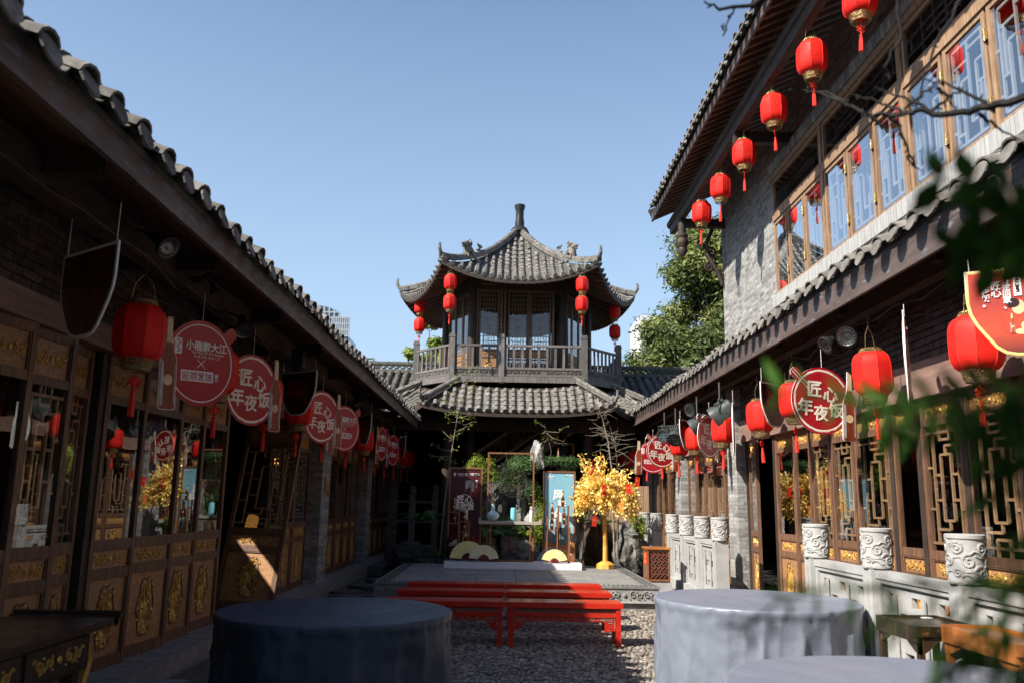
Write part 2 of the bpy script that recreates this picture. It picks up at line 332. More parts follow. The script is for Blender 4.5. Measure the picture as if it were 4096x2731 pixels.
# pond and planted bank behind the stage
mb = MB(); mb.box(-2.9, 3.05, 17.25, 19.0, -.3, -.03); mb.build('pond_water', M_['water'], kind='structure')
mb = MB(); mb.box(2.45, 3.0, 14.7, 17.2, 0.004, .12); mb.build('side_channel_water', M_['water'], kind='structure')
mb = MB(); mb.box(-9, 9, 19.0, 30, -.3, .12); mb.build('garden_bank', M_['grime'], kind='structure')

# ---------------------------------------------------------------- relief carving helpers (local xy plane)
def spiral(cx, cy, R, turns=1.4, a0=0., sgn=1, n=12, r1=.12):
    return [(cx + R * (1 - (1 - r1) * i / n) * math.cos(a0 + sgn * 2 * PI * turns * i / n), cy + R * (1 - (1 - r1) * i / n) * math.sin(a0 + sgn * 2 * PI * turns * i / n)) for i in range(n + 1)]
def scroll_strip(w, h, d, wd, seed=1, n=None):
    """a symmetrical strip of vine scrolls filling w x h, centred on the origin"""
    r = random.Random(seed); mb = MB(); R = h * .36; n = n or max(2, int(w / (h * .95) / 2))
    mb.blob((0, 0, d * .4), (h * .22, h * .22, d), 8, 4)
    for s in (-1, 1):
        for i in range(n):
            cx = s * (h * .5 + (i + .5) * (w / 2 - h * .5) / n); up = 1 if i % 2 == 0 else -1
            mb.ribbon(spiral(cx, up * h * .06, R, 1.3, PI / 2 * up, s * up, 11), wd, d)
            mb.ribbon([(cx + s * R * .6, -up * h * .1), (cx + s * R * 1.2, -up * h * .38), (cx + s * R * 1.7, -up * h * .2)], wd * .9, d * .8)
            mb.blob((cx - s * R * .9, -up * h * .33, d * .3), (wd * .9, wd * .6, d), 5, 3)
    return mb
def petal(mb, x, y, a, L, W, d):
    M = fr((x, y, 0), (math.cos(a), math.sin(a), 0), (-math.sin(a), math.cos(a), 0), (0, 0, 1))
    mb.add([(0, 0, d * .2), (L * .5, W, d * .35), (L, 0, d * .25), (L * .5, -W, d * .35), (L * .5, 0, d), (L * .5, W * .7, -d * .3), (L * .5, -W * .7, -d * .3)], None, [(0, 4, 1), (1, 4, 2), (2, 4, 3), (3, 4, 0)], M)
def medallion():
    """lotus spray inside a lobed outline, about 0.30 x 0.50"""
    r = random.Random(5); mb = MB(); d = .016
    for k, (x, y) in enumerate([(-.03, -.02), (.055, .06), (-.045, -.15), (.02, -.19)]):
        n = (9, 7, 8, 7)[k]; s = (.085, .06, .07, .05)[k]
        for i in range(n): petal(mb, x, y, 2 * PI * i / n + .3 * k, s, s * .32, d)
        for i in range(n - 3): petal(mb, x, y, 2 * PI * i / (n - 3) + .6, s * .6, s * .25, d * 1.6)
        mb.blob((x, y, d * .8), (s * .2, s * .2, d), 6, 3)
    mb.ribbon([(-.03, 0), (-.055, .08), (-.02, .16), (.03, .2)], .010, d)
    mb.ribbon([(.03, .05), (.0, .12), (.04, .19), (.09, .17)], .010, d)
    mb.ribbon([(-.08, .06), (-.10, .0), (-.09, -.08), (-.05, -.13)], .010, d)
    mb.ribbon([(.06, .03), (.10, -.04), (.10, -.12), (.05, -.18)], .012, d)
    for x, y, a in [(-.02, .16, 2.2), (.03, .2, .4), (.09, .17, -.4), (-.055, .08, 2.6), (-.1, 0, 3.4), (.1, -.04, .2), (.1, -.12, -.6), (.05, -.18, -1.2), (-.09, -.08, 3.6), (.05, .12, 1.2)]:
        petal(mb, x, y, a, .055, .018, d)
    mb.ribbon(spiral(.06, -.1, .035, 1.1, 0, 1, 8), .01, d); mb.ribbon(spiral(-.07, .12, .03, 1.1, 2, -1, 8), .009, d)
    return mb
def lobed(w, h, n=40):
    out = []
    for i in range(n):
        a = 2 * PI * i / n; k = 1 + .075 * math.cos(6 * a); out.append((w * k * math.cos(a), h * k * math.sin(a)))
    return out
ME_med = medallion().mesh('medallion', M_['gold'])[0]
ME_ring = (lambda m: m.ribbon(lobed(.135, .235), .012, .010, closed=True) and m.mesh('medallion_rim', M_['frame'])[0])(MB())
ME_frz = scroll_strip(.46, .10, .012, .012, 2).mesh('frieze_carving', M_['gold'])[0]
def lattice_segs(kind):
    S = []
    def R(a, b, c, d): S.extend([(a, b, c, b), (a, d, c, d), (a, b, a, d), (c, b, c, d)])
    if kind == 'A':      # interlocking rectangles
        R(.16, .06, .84, .94); R(.36, .24, .64, .76)
        S.extend([(0, .06, .16, .06), (.84, .06, 1, .06), (0, .94, .16, .94), (.84, .94, 1, .94), (0, .33, .16, .33), (0, .66, .16, .66), (.84, .33, 1, .33), (.84, .66, 1, .66),
                  (.36, 0, .36, .12), (.64, 0, .64, .12), (.36, .12, .64, .12), (.36, .88, .64, .88), (.36, .88, .36, 1), (.64, .88, .64, 1),
                  (.16, .40, .36, .40), (.64, .60, .84, .60), (.16, .17, .5, .17), (.5, .17, .5, .24), (.5, .76, .5, .83), (.5, .83, .84, .83), (.64, .40, .84, .40), (.16, .60, .36, .60)])
    elif kind == 'B':    # long staggered bars (upper windows)
        R(.10, .05, .90, .95)
        S.extend([(.3, .05, .3, .62), (.5, .2, .5, .95), (.7, .05, .7, .70), (.3, .62, .5, .62), (.10, .35, .3, .35), (.5, .2, .7, .2), (.7, .5, .9, .5), (.10, .78, .5, .78), (.7, .70, .9, .70), (.3, .15, .1, .15), (.5, .87, .9, .87),
                  (.2, .35, .2, .78), (.8, .2, .8, .5), (0, .2, .1, .2), (0, .6, .1, .6), (.9, .35, 1, .35), (.9, .8, 1, .8)])
    elif kind == 'C':    # pavilion grid with nested squares
        for i in range(1, 6): S.append((i / 6, .0, i / 6, 1) if i in (1, 5) else (i / 6, 0, i / 6, .34)); S.append((i / 6, .66, i / 6, 1))
        for j in (.06, .14, .22, .30, .70, .78, .86, .94): S.append((0, j, 1, j))
        R(.30, .42, .70, .58); R(.40, .46, .60, .54)
        S.extend([(.16, .42, .32, .34), (.84, .42, .68, .34), (.16, .58, .32, .66), (.84, .58, .68, .66), (.16, .42, .16, .58), (.84, .42, .84, .58), (0, .5, .16, .5), (.84, .5, 1, .5), (.5, .34, .5, .42), (.5, .58, .5, .66)])
    elif kind == 'D':    # wide transom
        for i in range(9): S.append((i / 9 + .05, 0 if i % 2 else .3, i / 9 + .05, 1 if i % 3 else .7))
        S.extend([(0, .3, 1, .3), (0, .7, 1, .7), (.2, .5, .8, .5)])
    return S
def lattice(kind, x0, x1, z0, z1, y, t=.022, d=.02):
    mb = MB()
    for k, (a, b, c, e) in enumerate(lattice_segs(kind)):
        X0, X1, Z0, Z1 = x0 + a * (x1 - x0), x0 + c * (x1 - x0), z0 + b * (z1 - z0), z0 + e * (z1 - z0); o = (k % 5) * .0007
        if abs(X0 - X1) > .001 and abs(Z0 - Z1) > .001: mb.beam((X0, y, Z0), (X1, y, Z1), d, t, up=(0, 1, 0))
        elif abs(X0 - X1) > abs(Z0 - Z1): mb.box(min(X0, X1), max(X0, X1), y - d / 2 - o, y + d / 2 + o, Z0 - t / 2, Z0 + t / 2)
        else: mb.box(X0 - t / 2, X0 + t / 2, y - d / 2 - o - .0003, y + d / 2 + o + .0003, min(Z0, Z1), max(Z0, Z1))
    return mb
LEAF = {}
def leaf_meshes(w, h, kind='A'):
    """door leaf meshes; local x = width, z = up, outward = -y"""
    key = (round(w, 3), h, kind)
    if key in LEAF: return LEAF[key]
    f = MB(); T = .05; s = .052
    f.box(0, s, 0, T, 0, h); f.box(w - s, w, 0, T, 0, h)
    zr = [(0, .085), (.735, .80), (.965, 1.045), (2.17, 2.225), (h - .06, h)]
    for a, b in zr: f.box(s, w - s, .003, T - .003, a, b)
    for (a, b) in ((.085, .735), (.80, .965), (2.225, h - .06)):              # inner mouldings
        q = .014
        f.box(s, s + q, .008, .03, a, b); f.box(w - s - q, w - s, .008, .03, a, b); f.box(s + q, w - s - q, .0085, .03, a, a + q); f.box(s + q, w - s - q, .0085, .03, b - q, b)
    pn = []
    for a, b in ((.085, .735), (.80, .965), (2.225, h - .06)):
        p = MB(); p.box(s + .001, w - s - .001, .024, .038, a + .001, b - .001); pn.append(p.mesh('door_panel', M_['panel'])[0])
    g = MB(); g.add([(s, .022, 1.045), (w - s, .022, 1.045), (w - s, .022, 2.17), (s, .022, 2.17)], [(0, 1, 2, 3)])
    LEAF[key] = dict(frame=f.mesh('door', M_['frame'])[0], panels=pn, glass=g.mesh('pane', M_['glass'])[0], lat=lattice(kind, s, w - s, 1.045, 2.17, .038, .023, .018).mesh('lattice', M_['lattice'])[0])
    return LEAF[key]
def door_leaf(parent, M, w, h, kind='A', carve=True, name='door', top=None):
    D = leaf_meshes(w, h, kind or 'A')
    d = place(name, D['frame'], parent, M) if top is None else top
    sub = d
    for p in D['panels']: place('door_panel', p, sub, M)
    place('pane', D['glass'], sub, M)
    if kind: place('lattice', D['lat'], sub, M)
    if carve:
        k = min(1, (w - .12) / .5)
        Z = fr((w / 2, .024, .41), (1, 0, 0), (0, 0, 1), (0, -1, 0)); S = Matrix.Diagonal((k, 1.12, 1, 1))
        place('medallion', ME_med, sub, M @ Z @ S); place('medallion_rim', ME_ring, sub, M @ Z @ S)
        for z, kz in ((.883, 1), ((2.225 + h - .06) / 2, 1.1)):
            place('frieze_carving', ME_frz, sub, M @ fr((w / 2, .024, z), (1, 0, 0), (0, 0, 1), (0, -1, 0)) @ Matrix.Diagonal((k * .95, kz, 1, 1)))
    return d
# ---------------------------------------------------------------- tiles
def arc_geo(r, L, n=6, up=True, th=.012, r2=None, span=PI):
    """curved tile: x across, y up the slope, z out of the roof"""
    m = MB(); r2 = r2 or r; v = []; a0 = (PI - span) / 2
    for (rr, y) in ((r, 0), (r2, L)):
        for q in (0, th):
            for i in range(n + 1):
                a = a0 + span * i / n; z = math.sin(a) * (rr - q) * (.62 if not up else .85)
                v.append((math.cos(a) * (rr - q), y, z if up else r * .5 - z))
    N = n + 1; Q = []
    for i in range(n):
        Q.append((i, i + 1, 2 * N + i + 1, 2 * N + i)); Q.append((N + i + 1, N + i, 3 * N + i, 3 * N + i + 1)); Q.append((i + 1, i, N + i, N + i + 1))
        Q.append((2 * N + i, 2 * N + i + 1, 3 * N + i + 1, 3 * N + i))
    if not up: Q = [q[::-1] for q in Q]
    m.add(v, Q); return m
COVER = arc_geo(.075, .20, 6, True, .014, .066); PAN = arc_geo(.088, .20, 5, False, .012, .082)
tg = MB(); tg.prism([(.085 * math.cos(PI * k / 8), .062 * math.sin(PI * k / 8)) for k in range(9)] + [(-.078, -.04), (-.04, -.075), (0, -.09), (.04, -.075), (.078, -.04)], 0, .012); GT_ = tg.geo(); ME_tongue = tg.mesh('tile_end', M_['tile'])[0]
ME_cover = COVER.mesh('roof_tile', M_['tile'], True)[0]; ME_pan = PAN.mesh('roof_tile', M_['tile'], True)[0]
GC, GP = COVER.geo(), PAN.geo()
def jit(a): return random.uniform(-a, a)
def tile_field(parent, n, frame_at, rows, sp, nparts_rows, slope_len, step=.125, lift=.012):
    """frame_at(i) -> 4x4 of row i at the eave (x along the eave, y up slope, z out). The lowest tiles are objects, the rest one mesh."""
    st = MB()
    for i in range(n):
        F = frame_at(i) @ TR(jit(.012), 0, jit(.006))
        place('tile_end', ME_tongue, parent, F @ TR(0, -.045, .030) @ Matrix.Rotation(PI / 2 - .75 + jit(.12), 4, 'X') @ Matrix.Diagonal((1.0, .95, 1, 1))); k = int(slope_len / step); one = i in rows
        for j in range(k):
            C = F @ TR(jit(.006), j * step + jit(.012) - .03, .030 + lift) @ Matrix.Rotation(-.10 + jit(.05), 4, 'X') @ rotz(jit(.09)) @ Matrix.Diagonal((1.25, 1.15, 1.15, 1))
            P = F @ TR(sp / 2 + jit(.006), j * step + jit(.01), .0 + lift) @ Matrix.Rotation(-.09 + jit(.03), 4, 'X') @ rotz(jit(.04)) @ Matrix.Diagonal((1.15, 1.1, 1, 1))
            if one and j < nparts_rows: place('roof_tile', ME_cover, parent, C); place('roof_tile', ME_pan, parent, P)
            else: st.put(GC, C); st.put(GP, P)
    st.build('roof_tile_rows', M_['tile_i'], parent, True, kind='stuff')

# ---------------------------------------------------------------- brick pillars
def brick_pillar(parent, x0, x1, y0, y1, z0, z1, faces, every=True):
    core = MB(); core.box(x0 + .003, x1 - .003, y0 + .003, y1 - .003, z0, z1); p = core.build('brick_pillar', M_['joint'], parent)
    h = .062; n = int((z1 - z0) / h); G = {}
    def bk(a, b, c, d, e, f):
        k = (round(b - a, 3), round(d - c, 3))
        if k not in G:
            m = MB(); hx, hy, hz = (b - a) / 2, (d - c) / 2, (f - e) / 2; q = .002
            v = []
            for z, s_ in ((-hz, q), (-hz + q, 0), (hz - q, 0), (hz, q)):
                for sx, sy in ((-1, -1), (1, -1), (1, 1), (-1, 1)): v.append((sx * (hx - s_), sy * (hy - s_), z))
            Q = [(0, 3, 2, 1), (12, 13, 14, 15)] + [(4 * i + k2, 4 * i + (k2 + 1) % 4, 4 * i + 4 + (k2 + 1) % 4, 4 * i + 4 + k2) for i in range(3) for k2 in range(4)]
            m.add(v, Q); G[k] = m.mesh('brick', M_['brick'])[0]
        place('brick', G[k], p, TR((a + b) / 2 + jit(.002), (c + d) / 2 + jit(.002), (e + f) / 2))
    for j in range(n):
        a, b = z0 + j * h, z0 + (j + 1) * h - .006
        if j % 2 == 0:
            m_ = (y0 + y1) / 2 + .03; bk(x0, x1, y0, m_ - .004, a, b); bk(x0, x1, m_ + .004, y1, a, b)
        else:
            m_ = (x0 + x1) / 2 + .02; m2 = y0 + .14; bk(x0, m_ - .004, y0, m2, a, b); bk(m_ + .004, x1, y0, m2, a, b); bk(x0, x1, m2 + .008, y1, a, b)
    return p
# ---------------------------------------------------------------- the two low rows of the courtyard
M_['lintel'] = mat('pinkish_lintel_board', (.27, .17, .135), (.17, .105, .085), .65, 3, stretch=(6, .7, 6), bump=.2)
def low_house(s, X, xe, y0, y1, base, dh, ze, ridge_x, label, fh):
    """s=-1 left, +1 right; X = |x| of the door plane, xe = |x| of the eave"""
    B = empty('courtyard_house', (s * (X + 1.6), (y0 + y1) / 2, base), label, 'house')
    dtop = base + dh; lh = .20 if s < 0 else .34
    # wall above the doors, lintel, back, end walls, ceiling
    m = MB(); m.box(s * (X - .02), s * (X + .16), y0, y1, dtop + lh, 4.05) if s > 0 else m.box(-(X + .16), -(X - .02), y0, y1, dtop + lh, 4.05); m.build('upper_wall', M_['brick_d'], B)
    # dark brick courses on that wall
    c = MB(); z = dtop + lh + .01; j = 0
    while z < 3.95:
        y = y0 + (j % 2) * .12
        while y < min(y1, 18):
            c.box(s * (X - .03) - .012, s * (X - .03) + .012, y, y + .23, z, z + .055); y += .242
        z += .067; j += 1
    c.build('wall_bricks', M_['brick_d'], B, kind='stuff')
    m = MB(); m.box(min(s * (X - .07), s * (X + .1)), max(s * (X - .07), s * (X + .1)), y0, y1, dtop + .002, dtop + lh - .002); m.build('lintel', M_['lintel'], B)
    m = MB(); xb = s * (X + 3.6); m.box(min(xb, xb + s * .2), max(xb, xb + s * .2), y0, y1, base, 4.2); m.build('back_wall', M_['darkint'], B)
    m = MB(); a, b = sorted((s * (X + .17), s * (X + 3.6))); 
    if s < 0: m.box(a, -5.72, y0, y1, 3.2, 3.3); m.box(-5.42, b, y0, y1, 3.2, 3.3); m.box(-5.72, -5.42, y0, 9.45, 3.2, 3.3); m.box(-5.72, -5.42, 10.15, y1, 3.2, 3.3)  # unseen slot added in the ceiling to let sun onto the loose leaf
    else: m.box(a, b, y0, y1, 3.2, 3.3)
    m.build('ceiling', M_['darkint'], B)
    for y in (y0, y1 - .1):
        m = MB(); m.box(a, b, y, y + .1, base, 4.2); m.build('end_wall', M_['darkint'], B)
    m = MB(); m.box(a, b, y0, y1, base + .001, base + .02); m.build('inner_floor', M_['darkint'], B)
    # beam under the soffit and short tie beams
    xb = xe + (.68 if s < 0 else .42)
    m = MB(); m.box(min(s * (xb - .06), s * (xb + .07)), max(s * (xb - .06), s * (xb + .07)), y0, y1, ze + .02, ze + .24); m.build('eave_beam', M_['dwood_y'], B)
    y = y0 + .4
    while y < y1:
        m = MB(); a, b = sorted((s * (xe + .3), s * (X))); m.box(a, b, y - .05, y + .05, ze + .10, ze + .26); m.build('tie_beam', M_['dwood'], B); y += 2.05
    # soffit boards
    sl = .47; nb = 7
    for i in range(nb):
        a = xe + .03 + i * (X - xe) / nb; b = a + (X - xe) / nb - .008; za, zb = ze + .10 + (a - xe) * sl, ze + .10 + (b - xe) * sl
        m = MB(); v = [(s * a, y0, za), (s * b, y0, zb), (s * b, y1, zb), (s * a, y1, za)]; v += [(p[0], p[1], p[2] + .02) for p in v]
        Q = [(0, 3, 2, 1), (4, 5, 6, 7), (0, 1, 5, 4), (1, 2, 6, 5), (2, 3, 7, 6), (3, 0, 4, 7)]
        if s < 0: Q = [q[::-1] for q in Q]
        m.add(v, Q); m.build('soffit_board', M_['soffit'], B)
    # roof deck
    m = MB(); xr, zr = ridge_x, ze + fh + .005 + (ridge_x - xe) * sl
    v = [(s * (xe - .02), y0, ze + fh - .015), (s * xr, y0, zr), (s * xr, y1, zr), (s * (xe - .02), y1, ze + fh - .015)]; v += [(p[0], p[1], p[2] + .05) for p in v]
    Q = [(0, 3, 2, 1), (4, 5, 6, 7), (0, 1, 5, 4), (1, 2, 6, 5), (2, 3, 7, 6), (3, 0, 4, 7)]
    m.add(v, Q if s > 0 else [q[::-1] for q in Q]); rf = m.build('roof_deck', M_['grime'], B)
    # fascia: boards end to end with a bead along the lower edge
    y = y0
    while y < y1:
        L = min(2.9, y1 - y); m = MB(); a, b = sorted((s * (xe - .015), s * (xe + .02))); m.box(a, b, y, y + L - .006, ze, ze + fh)
        a, b = sorted((s * (xe - .032), s * (xe - .016))); m.box(a, b, y, y + L - .006, ze - .012, ze + .022); m.build('fascia_board', M_['fascia'], B); y += L
    # tiles
    sp = .32; n = int((y1 - y0) / sp); sa = math.atan(sl)
    def F(i):
        y = y0 + (i + .5) * sp; u = (0, 1 if s < 0 else -1, 0); v = (s * math.cos(sa), 0, math.sin(sa)); w = (-s * math.sin(sa), 0, math.cos(sa))
        w = (-s * math.sin(sa) , 0, math.cos(sa)); bob = .018 * math.sin(y * 1.7) + .01 * math.sin(y * 5.1)
        return fr((s * (xe - .06) , y, ze + fh + bob), u, v, w)
    tile_field(B, n, F, set(range(min(n, 72))), sp, 2, .9 if s < 0 else 1.35)
    return B
BL = low_house(-1, 3.3, 2.1, 2.2, 20.3, .15, 2.57, 3.29, 5.6, 'dim low tiled house along the left side of the courtyard with carved gilt doors', .17)
BR = low_house(1, 3.95, 3.3, 2.2, 25.6, .15, 2.43, 3.50, 5.3, 'sunlit low tiled house along the right side behind the white stone railing', .28)
# ---------------------------------------------------------------- doors, posts and pillars of the two rows
def doors_left(ys, yaws=None, plain=()):
    for i, (a, b) in enumerate(ys):
        w = b - a - .012; t = (yaws or {}).get(i, 0.)
        M = fr((-3.3, a, .15), (0, 1, 0), (-1, 0, 0), (0, 0, 1)) @ rotz(t)
        door_leaf(BL, M, w, 2.57, None if i in plain else 'A')
def doors_right(ys, yaws=None, plain=()):
    for i, (a, b) in enumerate(ys):       # a = far, b = near
        w = a - b - .012; t = (yaws or {}).get(i, 0.)
        M = fr((3.95, a, .15), (0, -1, 0), (1, 0, 0), (0, 0, 1)) @ rotz(t)
        door_leaf(BR, M, w, 2.43, None if i in plain else 'A')
def post(B, x, y, w, z0, z1, nm='door_post'):
    m = MB(); m.box(x - w / 2, x + w / 2, y - w / 2, y + w / 2, z0, z1); m.build(nm, M_['dwood'], B)
doors_left([(2.3, 3.05), (3.07, 3.8), (3.84, 4.55), (4.57, 5.2), (5.24, 5.72), (5.74, 6.26)], {3: -.12, 4: -.14, 5: -.14}, (4,))
door_leaf(BL, fr((-3.31, 6.34, .15), (0, 1, 0), (-1, 0, 0), (0, 0, 1)) @ rotz(.12), .45, 2.57)
doors_left([(6.93, 7.62), (7.66, 8.45), (8.48, 9.15), (9.2, 9.93)], {0: -.097, 1: -.11, 2: -.10, 3: -.09}, (0, 1, 2, 3))
doors_left([(12.15, 12.78), (12.8, 13.55), (13.57, 14.5)])
doors_left([(15.34 + i * .83, 15.34 + (i + 1) * .83) for i in range(5)])
doors_left([(20.3 + i * .88, 20.3 + (i + 1) * .88) for i in range(0)])
for y in (6.3, 6.88, 9.98, 12.1): post(BL, -3.36, y, .09, .15, 2.72)
for y in (14.6, 19.5): brick_pillar(BL, -3.42, -3.10, y, y + .68, .15, 3.3, 0)
# folding doors further back stand on their own dark wall
BW = empty('back_passage_house', (-3.6, 23, .15), 'dark house front in the far left corner beside the pavilion stairs', 'house')
m = MB(); m.box(-4.2, -3.36, 20.35, 27, .15, 4.2); m.build('wall', M_['brick_d'], BW)
for i in range(5): door_leaf(BW, fr((-3.3, 20.32 + i * .88, .15), (0, 1, 0), (-1, 0, 0), (0, 0, 1)), .86, 2.57)
brick_pillar(BW, -3.42, -3.10, 24.8, 25.4, .15, 3.3, 0)
doors_right([(12.1, 11.36), (11.34, 10.72), (10.7, 10.05), (10.03, 9.37), (9.35, 8.48), (8.44, 7.93), (7.85, 7.12), (7.08, 6.34), (6.30, 5.55), (5.53, 4.8)], {0: .02, 5: .105}, (0, 1, 5))
u_ = Vector((-.10, -.72, 0)).normalized(); door_leaf(BR, fr((3.95, 13.42, .15), u_, (-u_.y, u_.x, 0), (0, 0, 1)), .72, 2.43)
for a in (14.2, 18.5): doors_right([(a + .73 * i + .72, a + .73 * i) for i in range(5)][::-1])
doors_right([(22.85 + .73 * i + .72, 22.85 + .73 * i) for i in range(3)][::-1])
for y in (12.14, 8.46, 7.89, 7.1, 6.32, 13.5): post(BR, 3.985, y, .085, .15, 2.58)
for y in (13.6, 17.9, 22.25): brick_pillar(BR, 3.81, 3.98, y, y + .56, .15, 3.5, 0)
# the loose leaf leaning in the open doorway
Lf = leaf_meshes(.80, 2.57, 'A')
p0, p1 = Vector((-3.73, 11.3, .16)), Vector((-3.0, 11.22, .16)); u = (p1 - p0).normalized(); tp = Vector((-3.52, 11.95, 2.6)) - p0; v = (tp - u * tp.dot(u)).normalized(); w = u.cross(v)
v2 = (Vector((.085, .22, 1))).normalized(); n2 = u.cross(v2).normalized(); Mx = fr(p0, u, -n2, v2)
ll = place('door_leaf', Lf['frame'], None, Mx, 'loose carved door leaf leaning askew in the dark open doorway on the left', 'door')
door_leaf(None, Mx, .80, 2.57, top=ll)
# interior lamps seen through the left panes
for (x, y, z) in ((-4.6, 9.4, 2.05), (-4.7, 17.6, 2.1)):
    t = empty('hanging_lamp', (x, y, z), 'warm %s lamp hanging inside the left house behind the panes' % ('nearer' if y < 12 else 'farther'), 'lamp')
    m = MB(); m.lathe([(.09, 0), (.10, .02), (.10, .26), (.09, .28)], 8, TR(x, y, z)); m.build('lamp_shade', mat('lamp_glow', (.9, .45, .12), emit=((1, .42, .08), 1.2)), t)
    m = MB(); m.box(x - .004, x + .004, y - .004, y + .004, z + .28, 3.2); m.build('cord', M_['black'], t)

# loose power cables slung along both eaves
for B_, x, z, y0, y1, sd in ((BL, -2.62, 3.28, 3, 20, 1), (BR, 3.62, 3.42, 3, 25, 2), (BL, -2.9, 3.22, 3, 20, 3), (BR, 3.80, 3.36, 3, 25, 4)):
    rg = random.Random(sd); P = []; y = y0
    while y < y1: P.append((x + rg.uniform(-.02, .02), y, z + rg.uniform(-.015, .015))); P.append((x + rg.uniform(-.03, .03), y + .5, z - rg.uniform(.02, .13))); y += rg.uniform(.8, 1.3)
    m = MB(); m.tube(P, .006, 5); m.build('cable', M_['black'], B_)
# fallen leaves
fl = MB(); rg = random.Random(4)
for k in range(170):
    st_ = k % 3 == 0; x, y, z = (rg.uniform(-1.8, 2.3), rg.uniform(12.9, 16.8), .368) if st_ else (rg.uniform(-2.7, 2.9), rg.uniform(7.5, 12.7), .014)
    a = rg.uniform(0, 6.28); s_ = rg.uniform(.018, .035); c, d = math.cos(a) * s_, math.sin(a) * s_
    fl.add([(x - c, y - d, z), (x + d * .4, y - c * .4, z + .006), (x + c, y + d, z + .004), (x - d * .4, y + c * .4, z + .005)], [(0, 1, 2, 3)])
fl.build('fallen_leaves', mat('dry_leaf', (.36, .24, .08), (.18, .10, .04), island=.4, bump=0), kind='stuff')
# unseen hall added behind the camera to darken the left side
GH = empty('shade_hall', (.3, -5.5, 0), 'unseen dark timber hall added behind the camera to block light from the sky', 'house')
m = MB(); m.box(-7, 8, -5.6, -5.4, 0, 7.2); m.build('wall', M_['brick_d'], GH)
m = MB(); m.add([(-7.4, -3.6, 5.4), (8.4, -3.6, 5.4), (8.4, -8, 8.6), (-7.4, -8, 8.6)], [(0, 1, 2, 3)]); m.add([(-7.4, -3.6, 5.25), (8.4, -3.6, 5.25), (8.4, -8, 8.45), (-7.4, -8, 8.45)], [(3, 2, 1, 0)]); m.build('roof', M_['grime'], GH)
for x in (-4.5, -1.5, 1.8, 4.8): m = MB(); m.lathe([(.14, 0), (.13, 4.3)], 10, TR(x, -4.6, 0)); m.build('column', M_['dwood'], GH, True)
m = MB(); m.box(-7, 8, -5.38, -5.3, .3, 2.7); m.build('door_row', M_['frame'], GH)
# ---------------------------------------------------------------- the two-tier pavilion at the end of the courtyard
CX = .37
PV = empty('pavilion', (CX, 24.5, .12), 'two-storey hexagonal timber pavilion with upturned tiled roof at the end of the courtyard', 'pavilion')
BARREL = arc_geo(.058, .235, 7, True, .012, .050, PI * 1.05)
ME_barrel = BARREL.mesh('roof_tile', M_['tile'], True)[0]; GB = BARREL.geo()
def disc_geo():
    m = MB(); m.lathe([(.064, 0), (.064, .022), (.050, .026), (.048, .018), (.024, .018), (.020, .026), (.001, .028)], 12); return m
ME_disc = disc_geo().mesh('tile_end', M_['tile'], True)[0]
DRIP = (lambda m: m.prism([(-.085, .0), (.085, .0), (.07, -.045), (.03, -.062), (0, -.085), (-.03, -.062), (-.07, -.045)], 0, .012) and m)(MB())
ME_drip = DRIP.mesh('drip_tile', M_['tile'])[0]
def roof_face(parent, P0, P1, C, surf, sp, as_parts, stuff, tmax=1., step=.21, drips=True):
    """rows run square to the eave P0-P1 and stop at the hips; surf(s, t) is the height"""
    P0, P1, C = Vector((*P0, 0)), Vector((*P1, 0)), Vector((*C, 0)); e = (P1 - P0); L = e.length; e.normalize()
    nrm = Vector((-e.y, e.x, 0));
    if (C - P0).dot(nrm) < 0: nrm = -nrm
    d0 = (P0 - C).dot(e); d1 = (P1 - C).dot(e); D = (C - P0).dot(nrm); up = Vector((0, 0, 1))
    def pt(d, t):
        q = d / max(1 - t, 1e-4); s = min(1, max(0, (q - d0) / (d1 - d0))); p = C + e * d - nrm * D * (1 - t); p.z = surf(s, t); return p
    n = int(L / sp); off = (L - n * sp) / 2
    for i in range(n + 1):
        d = d0 + off + i * sp
        tm = min(tmax, 1 - max(d / d1 if d > 0 else 0, d / d0 if d < 0 else 0)) - .01
        if tm < .015: continue
        # walk up the row
        t = 0.; path = [pt(d, 0)]
        while True:
            dt = step / D; t2 = t + dt
            if t2 > tm: break
            a, b = pt(d, t), pt(d, t2); v = (b - a).normalized(); w = e.cross(v);
            if w.z < 0: w = -w
            u = v.cross(w); F = fr(a + w * .045, u, v, w)
            Fc = F @ TR(jit(.004), -.012, 0) @ Matrix.Rotation(-.03, 4, 'X')
            if as_parts: place('roof_tile', ME_barrel, parent, Fc)
            else: stuff.put(GB, Fc)
            am, bm_ = pt(d + sp / 2, t), pt(d + sp / 2, t2)
            if t2 < min(tmax, 1 - max((d + sp / 2) / d1, (d + sp / 2) / d0)):
                v2 = (bm_ - am).normalized(); w2 = u.cross(v2); w2 = w2 if w2.z > 0 else -w2
                for k in range(2): stuff.put(GPAN, fr(am + w2 * .012 + (bm_ - am) * (k * .5), u, v2, w2) @ Matrix.Rotation(-.08, 4, 'X'))
            t = t2
        a = pt(d, 0); b = pt(d, .04); v = (b - a).normalized(); w = e.cross(v); w = w if w.z > 0 else -w; u = v.cross(w)
        if as_parts:
            place('tile_end', ME_disc, parent, fr(a + w * .055 - v * .012, u, w, -v))
            if drips: c = pt(d + sp / 2, 0); place('drip_tile', ME_drip, parent, fr(c + w * .02 - v * .01, u, w, -v))
        else:
            stuff.put(GD, fr(a + w * .055 - v * .012, u, w, -v)); c = pt(d + sp / 2, 0); stuff.put(GDR, fr(c + w * .02 - v * .01, u, w, -v))
    return pt
GPAN = arc_geo(.085, .12, 4, False, .010, .080).geo(); GD = disc_geo().geo(); GDR = DRIP.geo()
